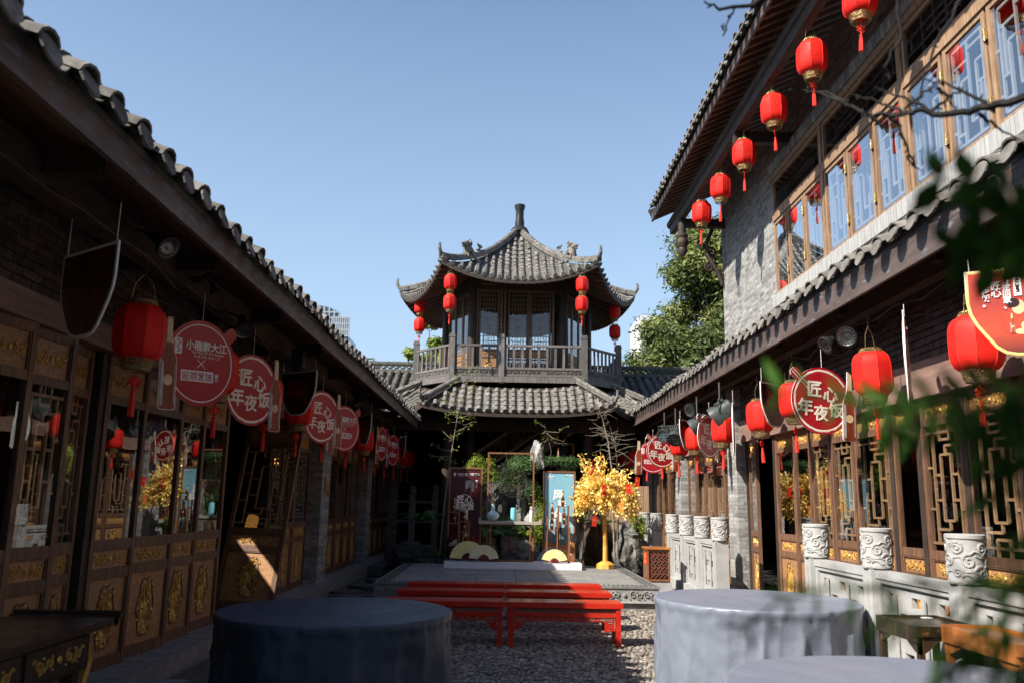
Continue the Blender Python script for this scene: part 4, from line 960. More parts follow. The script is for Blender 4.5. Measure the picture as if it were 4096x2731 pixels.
dots.build('border_dots', M_['grime'], SG, True, kind='stuff')
# front frieze and ribbed foot
m = MB(); m.box(sx0 + .02, sx1 - .02, sy0 + .02, sy0 + .048, .135, .322); m.build('frieze_slab', M_['stone'], SG)
ME_sf = scroll_strip(.98, .15, .018, .016, 4, 4).mesh('stage_carving', M_['stone'])[0]
for i in range(4):
    c = sx0 + (sx1 - sx0) * (i + .5) / 4; place('stage_carving', ME_sf, SG, fr((c, sy0 + .02, .23), (1, 0, 0), (0, 0, 1), (0, -1, 0)))
for k in range(4): 
    a = sx0 + (sx1 - sx0) * k / 4; m = MB(); m.box(a + .004, a + (sx1 - sx0) / 4 - .004, sy0 + .0, sy0 + .05, .118, .138); m.build('ledge_stone', M_['stone_w'], SG)
rb = MB(); x = sx0 + .05
while x < sx1 - .05: rb.box(x, x + .012, sy0 + .262, sy0 + .285, .005, .115); x += .022
rb.build('ribbed_foot', M_['stone'], SG, kind='stuff')
# ---------------------------------------------------------------- display on the stage
WB = empty('display_plinth', (.25, 16.1, .36), 'long low white painted board carrying the bottle and fan display', 'plinth')
PX0, PX1, PY0, PY1, PZ = -1.03, 1.50, 15.75, 16.32, .475
m = MB(); m.box(PX0, PX1, PY0, PY1, .36, PZ); m.build('plinth_board', M_['whitepaint'], WB)
def framebox(mb, x0, x1, z0, z1, y, w, d, mid=()):
    mb.box(x0, x0 + w, y, y + d, z0, z1); mb.box(x1 - w, x1, y, y + d, z0, z1)
    for a in (z0, z1 - w): mb.box(x0 + w, x1 - w, y + .001, y + d - .001, a, a + w)
def text_mesh(s, size, material, bold=0., ext=.0012, sx=1., vertical=False, font_sp=1.):
    cu = bpy.data.curves.new('txt', 'FONT'); cu.body = '\n'.join(s) if vertical else s; cu.size = size; cu.extrude = ext; cu.offset = 0 if bold > .0025 else bold; cu.resolution_u = 3
    cu.align_x = 'CENTER'; cu.align_y = 'CENTER'; cu.space_line = .78 * font_sp if vertical else 1; cu.space_character = font_sp if not vertical else 1
    o = bpy.data.objects.new('txt', cu); COL.objects.link(o); bpy.context.view_layer.update()
    me = bpy.data.meshes.new_from_object(o.evaluated_get(bpy.context.evaluated_depsgraph_get())); bpy.data.objects.remove(o); bpy.data.curves.remove(cu)
    n = len(me.vertices); co = np.zeros(n * 3, np.float32); me.vertices.foreach_get('co', co); co = co.reshape(-1, 3)
    if n: co[:, :2] -= (co[:, :2].min(0) + co[:, :2].max(0)) / 2; co[:, 0] *= sx
    me.vertices.foreach_set('co', co.ravel())
    if bold > .0025:                      # brush weight: the glyph laid over itself in small steps
        me.calc_loop_triangles(); tri = np.zeros(len(me.loop_triangles) * 3, np.int32); me.loop_triangles.foreach_get('vertices', tri); q = MB()
        for k in range(8): a = k * PI / 4; q.add(co + np.array([math.cos(a) * bold * 1.5, math.sin(a) * bold * 1.5, .00022 * k]), None, tri.reshape(-1, 3))
        q.add(co + np.array([0, 0, .0019]), None, tri.reshape(-1, 3)); me = q.mesh('lettering', material)[0]
    me.materials.clear(); me.materials.append(material); me.name = 'lettering'; me.update(); return me
TX = {}
def text(parent, s, size, material, F, **k):
    key = (s, size, material.name, tuple(sorted(k.items())))
    if key not in TX: TX[key] = text_mesh(s, size, material, **k)
    return place('lettering', TX[key], parent, F)
UP = lambda x, y, z: fr((x, y, z), (1, 0, 0), (0, 0, 1), (0, -1, 0))       # print plane facing -y
def img(name, fn):
    m = bpy.data.materials.new(name); m.use_nodes = True; fn(m.node_tree); return m
def grad_mat(name, stops, vert=True, rough=.4, noise=.0, nscale=4, ncol=None, thr=.6, axis='Z', nstretch=(1, 1, 1)):
    """printed gradient: a colour ramp along the print, with an optional blurred motif"""
    m = bpy.data.materials.new(name); m.use_nodes = True; nt = m.node_tree; N = nt.nodes; L = nt.links; b = N['Principled BSDF']
    tc = N.new('ShaderNodeTexCoord'); se = N.new('ShaderNodeSeparateXYZ'); L.new(tc.outputs['Generated'], se.inputs[0]); cr = N.new('ShaderNodeValToRGB')
    L.new(se.outputs[{'X': 0, 'Y': 1, 'Z': 2}[axis]], cr.inputs[0]); el = cr.color_ramp.elements
    while len(el) < len(stops): el.new(.5)
    for e, (p, c) in zip(el, stops): e.position = p; e.color = (*c, 1)
    out = cr.outputs[0]
    if ncol:
        mp = N.new('ShaderNodeMapping'); mp.inputs['Scale'].default_value = nstretch; L.new(tc.outputs['Object'], mp.inputs[0])
        no = N.new('ShaderNodeTexNoise'); no.inputs['Scale'].default_value = nscale; no.inputs['Detail'].default_value = 1.5; L.new(mp.outputs[0], no.inputs['Vector'])
        r = N.new('ShaderNodeValToRGB'); L.new(no.outputs[0], r.inputs[0]); r.color_ramp.elements[0].position = thr; r.color_ramp.elements[1].position = min(1, thr + .16)
        mx = N.new('ShaderNodeMixRGB'); L.new(r.outputs[0], mx.inputs[0]); L.new(out, mx.inputs[1]); mx.inputs[2].default_value = (*ncol, 1); out = mx.outputs[0]
    L.new(out, b.inputs['Base Color']); b.inputs['Roughness'].default_value = rough; return m
# bottle outlines (print) and solid bottles ---------------------
BPROF = [(.0, 0), (.034, .0), (.037, .012), (.037, .165), (.033, .19), (.020, .215), (.0145, .24), (.0135, .30), (.016, .302), (.016, .325), (.0, .326)]
M_['bottleglass'] = mat('brown_bottle_glass', (.12, .030, .006), (.06, .014, .003), .12, 5, bump=0, spec=.7, coat=.6)
bm = MB(); bm.lathe([(max(r, .0005), z) for r, z in BPROF[:9]], 14, cap=False); ME_bt = bm.mesh('bottle_body', M_['bottleglass'], True)[0]
bm = MB(); bm.lathe([(.0150, .235), (.0150, .296)], 12, cap=False); ME_bl = bm.mesh('neck_label', M_['tan'], True)[0]
bm = MB(); bm.lathe([(.0168, .301), (.0172, .322), (.012, .328), (.0005, .328)], 12, cap=False); ME_bc = bm.mesh('bottle_cap', M_['black'], True)[0]
bm = MB(); bm.lathe([(.021, 0), (.021, .003), (.0005, .004)], 12, cap=False); ME_bb = bm.mesh('round_label', M_['tan'], True)[0]
def bottle(x, y, z, label, s=1.12):
    t = empty('beer_bottle', (x, y, z), label, 'bottle', 'brown beer bottles on the display shelves'); S = TR(x, y, z) @ Matrix.Diagonal((s, s, s, 1))
    place('bottle_body', ME_bt, t, S); place('neck_label', ME_bl, t, S); place('bottle_cap', ME_bc, t, S); place('round_label', ME_bb, t, S @ fr((0, -.036, .105), (1, 0, 0), (0, 0, 1), (0, -1, 0)))
# left banner ----------------------------------------------------
LBn = empty('dark_banner', (-.70, 16.2, PZ), 'tall dark red framed banner poster on the left of the display', 'banner')
bx0, bx1, bz0, bz1, by = -1.01, -.375, PZ, 2.21, 16.22
m = MB(); framebox(m, bx0, bx1, bz0, bz1, by, .03, .045); m.build('banner_frame', M_['bwood'], LBn)
m = MB(); m.box(bx0 + .03, bx1 - .03, by + .015, by + .03, bz0 + .03, bz1 - .03)
m.build('poster', grad_mat('dark_poster', [(0, (.03, .006, .008)), (.25, (.07, .008, .010)), (.45, (.05, .007, .010)), (.62, (.028, .006, .010)), (.8, (.07, .010, .012)), (1, (.06, .010, .012))], ncol=(.38, .05, .03), nscale=3.6, thr=.56, nstretch=(1.6, 1, .55)), LBn)
fy = by + .013
text(LBn, '小龍翻大江', .042, M_['cream'], UP(-.77, fy, 2.08), bold=.0004); text(LBn, '麻辣江湖 · 快意人生', .016, M_['cream'], UP(-.76, fy, 2.04))
m = MB(); m.box(-.925, -.892, fy - .001, fy + .002, 2.045, 2.105); m.build('logo_seal', M_['cream'], LBn)
m = MB(); m.box(-.632, -.468, fy - .001, fy + .002, 2.055, 2.10); m.build('logo_plate', M_['white'], LBn)
text(LBn, '匠心营造', .042, M_['signdark'], UP(-.55, fy - .003, 2.078), bold=.0006); text(LBn, '啤酒', .022, M_['white'], UP(-.445, fy, 2.08), vertical=True)
for s_, x, z, sz in (('过年回家、', -.555, 1.83, .062), ('匠心', -.615, 1.90, .078), ('年夜饭。', -.67, 1.86, .062)): text(LBn, s_, sz, M_['cream'], UP(x, fy, z), vertical=True, bold=.0008)
m = MB(); m.box(-.502, -.468, fy - .001, fy + .002, 1.83, 1.97); m.build('logo_plate', M_['white'], LBn); text(LBn, '匠心营造', .03, M_['signdark'], UP(-.485, fy - .003, 1.90), vertical=True)
m = MB(); m.ribbon([(.155 * math.cos(a / 40 * 2 * PI), .155 * math.sin(a / 40 * 2 * PI)) for a in range(40)], .010, .002, UP(-.71, fy, 1.54), closed=True); m.build('print_ring', M_['cream'], LBn)
text(LBn, '匠心', .155, M_['cream'], UP(-.70, fy, 1.605), bold=.003); text(LBn, '年夜饭', .135, M_['cream'], UP(-.72, fy, 1.475), bold=.003)
def flat_bottle(parent, x, y, z, h, mats=('amber', 'silver', 'tan'), F=None, d=.004, edge=False):
    """printed bottle, flat"""
    F = F or UP(x, y, z); k = h / .33
    half = [(.026, 0), (.031, .004), (.0335, .012), (.0335, .165), (.031, .185), (.021, .212), (.0135, .235), (.0112, .27), (.0108, .322), (.0095, .33)]
    out = [(a * k, b * k) for a, b in half] + [(-a * k, b * k) for a, b in half[::-1]]
    if edge:
        e = MB(); e.prism([(a * 1.07 + (.002 if a > 0 else -.002), (b - .165 * k) * 1.012 + .165 * k) for a, b in out], -.008, .0, F); e.build('bottle_board', M_['pvc'], parent)
    m = MB(); m.prism(out, .0005, d, F); m.build('bottle_print', M_[mats[0]], parent)
    m = MB(); m.prism([(-.0325 * k, .012 * k), (-.019 * k, .012 * k), (-.018 * k, .10 * k), (-.021 * k, .17 * k), (-.0305 * k, .178 * k)], d, d + .001, F); m.prism([(.026 * k, .02 * k), (.031 * k, .02 * k), (.030 * k, .16 * k), (.027 * k, .17 * k)], d, d + .001, F); m.build('bottle_glint', M_[mats[1]], parent)
    m = MB(); m.prism([(-.0128 * k, .240 * k), (.0128 * k, .240 * k), (.0104 * k, .326 * k), (-.0104 * k, .326 * k)], d, d + .001, F); m.build('neck_label', M_[mats[2]], parent); m = MB(); m.lathe([(.0195 * k, 0), (.0195 * k, d * .4)], 16, F @ TR(0, .105 * k, d)); m.build('bottle_label', M_[mats[2]], parent)
flat_bottle(LBn, -.66, fy + .001, .72, .70, ('amber', 'silver', 'cream'))
for x, z in ((-.90, .82), (-.50, .86)):
    m = MB(); m.M = UP(x, fy, z)
    r = random.Random(int(x * 100)); 
    for k in range(5): c = r.uniform(-.07, .07), r.uniform(-.06, .06); m.ribbon(spiral(c[0], c[1], r.uniform(.03, .05), 1.2, r.uniform(0, 6), 1, 8), .016, .002)
    m.build('printed_figures', M_['signred'] if x > -.6 else M_['cream'], LBn)
# blue banner ------------------------------------------------------
RBn = empty('blue_banner', (1.13, 16.2, PZ), 'tall pale blue framed banner poster on the right of the display', 'banner')
bx0, bx1, bz1 = .80, 1.42, 2.17
m = MB(); framebox(m, bx0, bx1, PZ, bz1, by, .03, .045); m.build('banner_frame', M_['bwood'], RBn)
m = MB(); m.box(bx0 + .03, bx1 - .03, by + .015, by + .03, PZ + .03, bz1 - .03)
m.build('poster', grad_mat('blue_poster', [(0, (.30, .13, .035)), (.20, (.33, .145, .04)), (.212, (.13, .17, .26)), (.32, (.30, .38, .46)), (.40, (.34, .52, .58)), (.55, (.22, .44, .54)), (1, (.20, .43, .53))]), RBn)
m = MB(); m.box(.833, .865, fy, fy + .002, 1.19, 1.42); m.build('side_tab', mat('cyan_print', (.02, .42, .70), bump=0), RBn)
m = MB(); m.box(.833, .865, fy, fy + .002, 1.421, 1.62); m.build('side_tab', mat('green_print', (.10, .58, .12), bump=0), RBn)
text(RBn, '国产美食探索之旅', .034, M_['white'], UP(.849, fy - .002, 1.40), vertical=True); text(RBn, '每周日晚21点15分', .035, M_['silver'], UP(.905, fy - .002, 1.45), vertical=True)
text(RBn, '风', .20, M_['white'], UP(1.09, fy, 1.72), bold=.006); text(RBn, '味', .15, M_['white'], UP(1.17, fy, 1.56), bold=.005); text(RBn, '人', .17, M_['white'], UP(1.08, fy, 1.42), bold=.005); text(RBn, '间', .15, M_['white'], UP(1.09, fy, 1.29), bold=.005)
text(RBn, 'ONCE UPON A BITE', .018, M_['white'], UP(.93, fy, 2.03)); text(RBn, '风味人间', .03, M_['white'], UP(.93, fy, 2.0)); text(RBn, '腾讯视频', .040, M_['white'], UP(1.32, fy, 2.09), bold=.0008)
m = MB(); m.prism([(-.02, -.025), (.028, 0), (-.02, .025)], 0, .002, UP(1.235, fy, 2.09)); m.build('play_mark', mat('play_print', (.05, .45, .3), (.8, .35, .05), scale=9, bump=0), RBn)
m = MB(); m.ribbon([(-.07, 0), (-.03, -.02), (.03, -.02), (.07, 0)], .014, .002, UP(.93, fy, 2.075)); m.ribbon([(0, -.02), (0, .04), (.02, .04)], .012, .002, UP(.93, fy, 2.075)); m.build('boat_mark', M_['white'], RBn)
m = MB(); m.box(1.165, 1.235, fy - .001, fy + .002, 1.335, 1.375); m.build('red_seal', M_['signred'], RBn)
m = MB(); m.M = UP(1.12, fy, 1.05); m.prism([(-.05, -.16), (-.02, 0), (-.03, .12), (0, .17), (.02, .17), (.035, .10), (.03, 0), (.05, -.16), (.015, -.15), (0, -.02), (-.02, -.16)], 0, .002)
m.M = None; m.beam((.92, fy - .001, 1.28), (1.20, fy - .001, 1.03), .004, .012, up=(0, 1, 0)); m.build('fisher_print', mat('fisher_print', (.045, .07, .10), bump=0), RBn)
m = MB(); m.prism([(-.16, -.09), (.10, -.12), (.17, .04), (.05, .09), (-.13, .03)], 0, .0015, UP(1.13, fy, .90)); m.build('boat_print', mat('boat_print', (.14, .24, .27), bump=0), RBn)
text(RBn, '风味人间', .062, M_['cream'], UP(1.18, fy, .68), font_sp=1.15); text(RBn, '匠心营造啤酒', .050, M_['cream'], UP(1.15, fy, .58), font_sp=1.05)
flat_bottle(RBn, 1.325, fy + .001, .50, .36)
# ladder-like bottle stands ---------------------------------------
def stand(label, posts, shelves, y):
    t = empty('bottle_stand', ((posts[0][0] + posts[-1][0]) / 2, y, PZ), label, 'stand')
    for (x, h) in posts:
        m = MB(); m.box(x - .011, x + .011, y - .011, y + .011, PZ, h); m.box(x - .011, x + .011, y + .12, y + .142, PZ, h); m.build('stand_post', M_['bwood'], t)
    for (a, b, z) in shelves:
        m = MB(); m.box(a, b, y - .012, y + .143, z, z + .016); m.build('stand_shelf', M_['bwood'], t)
sy = 15.98
stand('stepped wooden bottle stand before the dark banner', [(-.985, 1.36), (-.79, 1.36), (-.985 + .001, .9), (-.775, 1.19), (-.60, 1.19)], [(-.99, -.785, 1.355), (-.99, -.785, 1.15), (-.785, -.595, 1.0), (-.785, -.595, 1.18)], sy)
stand('stepped wooden bottle stand before the blue banner', [(.865, 1.31), (1.06, 1.31), (1.08, 1.52), (1.27, 1.52), (1.085, 1.10), (1.29, 1.10)], [(.86, 1.075, 1.275), (.87, 1.075, 1.055), (1.055, 1.275, 1.49), (1.08, 1.295, 1.165)], sy)
for x, z, l in ((-.885, 1.372, 'brown beer bottle standing highest on the stand before the dark banner'), (-.87, 1.167, 'brown beer bottle on the second shelf of the dark banner stand'), (-.69, 1.197, 'brown beer bottle on the upper right shelf of the dark banner stand'), (-.68, 1.017, 'brown beer bottle on the lowest shelf of the dark banner stand'),
                (1.165, 1.507, 'brown beer bottle standing highest on the stand before the blue banner'), (.965, 1.292, 'brown beer bottle on the upper left shelf of the blue banner stand'), (.96, 1.072, 'brown beer bottle on the lower left shelf of the blue banner stand'), (1.19, 1.182, 'brown beer bottle on the lower right shelf of the blue banner stand')):
    bottle(x, sy + .06, z, l, .86)
# centre frame with the acrylic discs ------------------------------
CF = empty('open_display_rack', (.18, 16.05, PZ), 'tall open wooden frame hung with a round clear emblem plate in the display centre', 'frame')
m = MB(); framebox(m, -.275, .62, PZ, 2.50, 16.05, .03, .03); m.build('outer_frame', M_['bwood'], CF)
m = MB(); framebox(m, -.21, .565, PZ + .001, 1.16, 15.93, .03, .03); m.build('table_frame', M_['bwood'], CF)
m = MB(); m.prism([(-.42, 1.16), (.76, 1.16), (.76, 1.25), (.735, 1.255), (.71, 1.215), (-.37, 1.215), (-.395, 1.265), (-.42, 1.265)], -.17, .10, fr((0, 16.0, 0), (1, 0, 0), (0, 0, 1), (0, -1, 0))); m.build('shelf_board', M_['shelfstone'], CF)
EM = empty('emblem_plate', (.22, 16.03, 1.62), 'round clear plate with dark square-seal emblem hanging in the centre frame', 'plate')
R_ = .33
m = MB(); m.lathe([(R_, -.004), (R_, .004)], 40, UP(.22, 16.03, 1.935)); m.build('clear_disc', M_['acryl'], EM)
em = MB(); em.M = UP(.22, 16.02, 1.925)
em.ribbon([(.265 * math.cos(a / 40 * 2 * PI), .265 * math.sin(a / 40 * 2 * PI)) for a in range(40)], .016, .005, closed=True)
def bars(mb, L, t, sc=1., ox=0., oy=0., h=.005):
    for a, b, c, d in L:
        X0, X1, Y0_, Y1_ = ox + min(a, c) * sc, ox + max(a, c) * sc, oy + min(b, d) * sc, oy + max(b, d) * sc
        mb.box(X0 - t / 2, X1 + t / 2, Y0_ - t / 2, Y1_ + t / 2, 0, h)
SEAL = {'匠': [(0, 0, 0, 4), (0, 4, 4, 4), (0, 0, 4, 0), (1, 1, 1, 3), (1, 3, 4, 3), (2, 2, 4, 2), (2, .8, 2, 2), (3.2, .8, 3.2, 2)],
        '心': [(0, 0, 0, 4), (0, 4, 1, 4), (1, 1, 1, 4), (1, 1, 3, 1), (2, 2, 2, 4), (3, 1, 3, 4), (3, 4, 4, 4), (4, 0, 4, 4), (1, 0, 3, 0), (2, 4, 2.6, 4)],
        '营': [(0, 4, 4, 4), (1, 3.5, 1, 4), (3, 3.5, 3, 4), (0, 3, 4, 3), (0, 2.5, 0, 3), (4, 2.5, 4, 3), (1, 2.4, 3, 2.4), (1, 1.8, 3, 1.8), (1, 1.8, 1, 2.4), (3, 1.8, 3, 2.4), (.5, 1.1, 3.5, 1.1), (.5, 0, 3.5, 0), (.5, 0, .5, 1.1), (3.5, 0, 3.5, 1.1), (2, 1.1, 2, 1.8)],
        '造': [(0, 4, .6, 3.4), (0, 3, 0, .6), (0, 0, 4, 0), (0, 0, 0, .8), (1.2, 3.4, 4, 3.4), (2.6, 2.4, 2.6, 4), (1, 2.4, 4, 2.4), (1.4, 1.8, 3.8, 1.8), (1.4, .8, 3.8, .8), (1.4, .8, 1.4, 1.8), (3.8, .8, 3.8, 1.8)]}
for ch, ox, oy in (('匠', -.215, .02), ('心', .02, .02), ('营', -.20, -.215), ('造', .025, -.215)): bars(em, [q for q in SEAL[ch] if True], .014, .046, ox, oy)
bars(em, [(0, -.25, 0, .25)], .01)
em.M = None; em.build('seal_emblem', M_['etch'], EM)
for x0, x1 in ((.08, .13), (.31, .26)): m = MB(); m.tube([(x0, 16.04, 2.47), (x1, 16.03, 2.235)], .0035, 5); m.build('hanging_wire', M_['brass'], EM)
m = MB(); m.tube([(.13, 16.03, 2.235), (.26, 16.03, 2.235)], .0035, 5); m.build('hanging_wire', M_['brass'], EM)
SQ = empty('seal_panel', (.16, 15.92, PZ), 'narrow clear standing panel etched with a square seal below the shelf', 'panel')
m = MB(); m.box(-.005 + .01, .325, 15.915, 15.921, .50, 1.14); m.build('clear_sheet', M_['acryl'], SQ)
em = MB(); em.M = UP(.165, 15.914, .80)
for ch, ox, oy in (('匠', -.145, .01), ('心', .015, .01), ('营', -.145, -.145), ('造', .015, -.145)): bars(em, SEAL[ch], .011, .032, ox, oy, .003)
em.M = None; em.build('seal_emblem', mat('copper_etch', (.24, .13, .10), bump=0), SQ)
# vases --------------------------------------------------------------
def vase(name, label, prof, x, material, sx=1., n=20):
    t = empty(name, (x, 15.96, 1.216), label, 'vase'); m = MB(); m.lathe(prof, n, TR(x, 15.96, 1.216) @ Matrix.Diagonal((sx, 1, 1, 1)), cap=False); m.build('vase_body', material, t, True, angle=80); return t
v1 = vase('vase', 'round pale celadon vase with dried twigs on the display shelf', [(.001, .004), (.06, .0), (.10, .04), (.118, .09), (.112, .13), (.08, .165), (.045, .185), (.038, .21), (.036, .29), (.042, .315), (.034, .313), (.03, .2)], -.155, M_['celadon'])
tw = MB()
for k in range(14):
    a = random.uniform(0, 2 * PI); h = random.uniform(.08, .24); tw.tube([(-.155, 15.96, 1.5), (-.155 + .03 * math.cos(a), 15.96 + .03 * math.sin(a), 1.5 + h * .5), (-.155 + .09 * math.cos(a), 15.96 + .07 * math.sin(a), 1.5 + h)], [.002, .002, .001], 3)
    tw.blob((-.155 + .09 * math.cos(a), 15.96 + .07 * math.sin(a), 1.5 + h), (.007, .007, .018), 5, 3)
tw.build('dried_twigs', mat('dried_grass', (.42, .30, .20), (.3, .2, .13), bump=0), v1)
vase('vase', 'tall narrow aqua vase with wavy rim on the display shelf', [(.001, .003), (.042, 0), (.052, .03), (.055, .12), (.052, .2), (.046, .25), (.040, .25), (.044, .2), (.045, .1)], .232, M_['cyan'], 1.05)
vase('vase', 'small white vase at the right of the display shelf', [(.001, .003), (.030, 0), (.033, .03), (.036, .1), (.032, .17), (.020, .205), (.001, .21)], .565, M_['porcelain'])
# folding fans ---------------------------------------------------------
def fan(label, x, y, z, R, rin, a0, a1, material, tilt=.08, back=None):
    t = empty('folding_fan', (x, y, z), label, 'fan'); F = TR(x, y, z) @ Matrix.Rotation(-tilt, 4, 'X') @ UP(0, 0, 0)
    n = 28; v = []; q = []
    for i in range(n + 1):
        a = a0 + (a1 - a0) * i / n; h = .006 * (i % 2); 
        rr = R * (1 + .012 * (i % 2)); v += [(rin * math.cos(a), rin * math.sin(a), h), (rr * math.cos(a), rr * math.sin(a), h * 1.6)]
    q = [(2 * i, 2 * i + 1, 2 * i + 3, 2 * i + 2) for i in range(n)]; q = [c[::-1] for c in q]
    m = MB(); m.add([F @ Vector(p) for p in v], q); m.build('fan_paper', material, t)
    rb = MB(); rb.M = F
    for i in range(0, n + 1, 2):
        a = a0 + (a1 - a0) * i / n; u = (math.cos(a), math.sin(a), 0); rb.add([(0 - u[1] * .003, u[0] * .003, .004), (u[1] * .003, -u[0] * .003, .004), ((rin + .01) * u[0] + u[1] * .006, (rin + .01) * u[1] - u[0] * .006, .004), ((rin + .01) * u[0] - u[1] * .006, (rin + .01) * u[1] + u[0] * .006, .004)], [(0, 1, 2, 3)])
    for a in (a0, a1): rb.M = F @ rotz(a); rb.box(-.02, R, -.009, .009, -.002, .008)
    rb.build('fan_ribs', M_['fanrib'], t)
    if back:
        cx, cy, w_, h_ = back; s = MB(); pl = [(cx + w_ * math.cos(PI * k / 20), cy + h_ * math.sin(PI * k / 20)) for k in range(21)]; s.prism(pl, -.012, -.008, F); s.build('clear_sheet', M_['acryl'], t)
fan('large yellow folding fan at the left foot of the display', -.60, 15.86, PZ + .035, .335, .115, .10, PI * .985, M_['fan'], .10, (-.02, -.03, .37, .39))
fan('paler yellow folding fan overlapping the large one', -.305, 15.80, PZ + .03, .275, .10, .12, PI * .965, M_['fan_p'], .10, (0, -.03, .285, .26))
fan('small yellow fan behind a clear half-round sheet on the right', 1.0, 15.80, PZ + .012, .240, .075, .16, PI * .94, M_['fan'], .25, (-.05, 0, .27, .285))
# gold tree --------------------------------------------------------------
GT = empty('gold_tree', (2.0, 16.3, .36), 'golden artificial wishing tree hung with red envelopes on the stage', 'tree')
m = MB(); m.lathe([(.165, .36), (.165, .44), (.11, .475), (.06, .50)], 14, TR(2, 16.3, 0), rf=lambda k, z: 1 + .04 * math.sin(k * 3)); m.build('tree_base', M_['goldbark'], GT, True)
m = MB(); m.tube([(2, 16.3, .48), (2.0, 16.3, .8), (1.985, 16.3, 1.1), (1.98, 16.3, 1.45), (1.975, 16.3, 1.7)], [.05, .046, .044, .044, .04], 12)
rng = random.Random(11); L_ = MB(); limbs = m
def gleaf(p, d, s):
    d = d.normalized(); u = d.cross(Vector((rng.uniform(-1, 1), rng.uniform(-1, 1), rng.uniform(-1, 1)))).normalized(); w = u.cross(d)
    a, b = p, p + d * s; c = p + d * s * .5; h = w * s * .10
    L_.add([a, c + u * s * .27 + h, b, c - u * s * .27 + h, c], None, [(0, 4, 1), (1, 4, 2), (2, 4, 3), (3, 4, 0)])
for k in range(440):
    a = rng.uniform(0, 2 * PI); top = k < 20
    if top: e = Vector((1.96 + rng.gauss(0, .22), 16.3 + rng.gauss(0, .15), 2.15 + abs(rng.gauss(0, .25))))
    else:
        rr = .70 * math.sqrt(rng.uniform(.06, 1)); e = Vector((2.0 + rr * math.cos(a), 16.3 + rr * math.sin(a), 2.16 - .50 * (rr / .70) ** 2 * rng.uniform(.5, 1.2) + rng.uniform(-.42, .06)))
    s0 = Vector((1.98, 16.3, 1.42 + rng.uniform(0, .28))); mid_ = s0.lerp(e, .55) + Vector((0, 0, .13 if not top else 0))
    limbs.tube([s0, mid_, e], [.012, .007, .003], 4, cap=False)
    for q in range(25):
        f = rng.uniform(.42, 1.0); p = s0.lerp(mid_, f * 2) if f < .5 else mid_.lerp(e, f * 2 - 1)
        d = (e - mid_).normalized() + Vector((rng.gauss(0, .7), rng.gauss(0, .7), rng.gauss(-.25, .6))); gleaf(p + Vector((rng.gauss(0, .03), rng.gauss(0, .03), rng.gauss(0, .03))), d, rng.uniform(.045, .085))
limbs.build('trunk', M_['goldbark'], GT, True); L_.build('gold_leaves', M_['goldleaf'], GT, kind='stuff')
for i, (px, z, yy, a) in enumerate(((1.90, 1.82, 15.66, .08), (2.38, 1.84, 15.78, -.15), (1.74, 1.24, 15.8, .12), (2.22, 1.50, 15.66, -.05), (1.72, 2.18, 15.95, .5), (2.56, 1.98, 15.9, .1))):
    e = empty('red_envelope', (px, yy, z), ['red envelope on the front left of the gold tree crown', 'red envelope on the upper right of the gold tree crown', 'red envelope dangling below the left edge of the gold crown', 'orange red envelope hanging near the gold tree trunk', 'tilted red envelope near the top of the gold tree', 'red envelope at the far right edge of the gold crown'][i], 'envelope', 'red envelopes hung in the gold tree')
    m = MB(); m.M = TR(px, yy, z) @ Matrix.Rotation(a, 4, 'Y') @ rotz(a * 2); m.box(-.045, .045, -.003, .003, -.09, .09); m.build('envelope_paper', M_['orange'] if i == 3 else M_['qred'], e)
    m = MB(); m.M = TR(px, yy - .004, z) @ Matrix.Rotation(a, 4, 'Y') @ rotz(a * 2) @ UP(0, 0, 0); m.ribbon(spiral(0, .02, .025, 1.2, 0, 1, 8), .005, .001); m.ribbon([(-.03, -.07), (.03, -.07), (.03, .07), (-.03, .07)], .003, .001, closed=True); m.build('gilt_print', M_['gold'], e)
    m = MB(); m.tube([(px, yy, z + .09), (px, yy + .05, z + .2)], .002, 4); m.build('thread', M_['redcord'], e)
# red lattice box by the stage ------------------------------------------
BN = empty('lattice_box', (2.6, 14.4, .15), 'dark red wooden litter box with lattice sides and a red notice beside the stage', 'box')
x0, x1, y0, y1, z0, z1 = 2.42, 2.80, 14.12, 14.5, .31, .84
m = MB()
for x in (x0, x1 - .03):
    for y in (y0, y1 - .03): m.box(x, x + .03, y, y + .03, z0, z1)
for z in (z0 + .02, z1 - .035):
    for y in (y0 + .002, y1 - .028): m.box(x0 + .03, x1 - .03, y, y + .026, z, z + .03)
    for x in (x0 + .002, x1 - .028): m.box(x, x + .026, y0 + .03, y1 - .03, z, z + .03)
m.build('box_frame', M_['bwood'], BN); m = MB(); m.box(x0 - .02, x1 + .02, y0 - .02, y1 + .02, z1, z1 + .03); m.build('box_lid', M_['stool_o'], BN)
m = MB(); m.box(x0 + .02, x1 - .02, y0 + .022, y1 - .02, z0 + .02, z1 - .01); m.build('box_liner', mat('box_liner_red', (.16, .012, .010), bump=0), BN)
lt = MB(); W_ = .08
for k in range(-6, 12):
    for j in range(0, 14):
        cx, cz = x0 + .05 + j * .036, z0 + .07 + k * .05 + (j % 2) * .025
        if x0 + .05 < cx < x1 - .04 and z0 + .07 < cz < z1 - .05: s_ = 1 if (j + k) % 2 else -1; lt.beam((cx - .026, y0 + .012, cz - .026 * s_), (cx + .026, y0 + .012, cz + .026 * s_), .012, .013, up=(0, 1, 0))
lt.build('box_lattice', M_['frame'], BN)
m = MB(); m.box(x0 + .003, x0 + .016, y0 + .04, y1 - .04, z0 + .06, z1 - .05); m.build('side_panel', M_['frame'], BN)
m = MB(); m.box(x0 - .004, x0 + .002, y0 + .05, y0 + .26, z1 - .25, z1 - .06); m.build('red_notice', M_['qred'], BN)
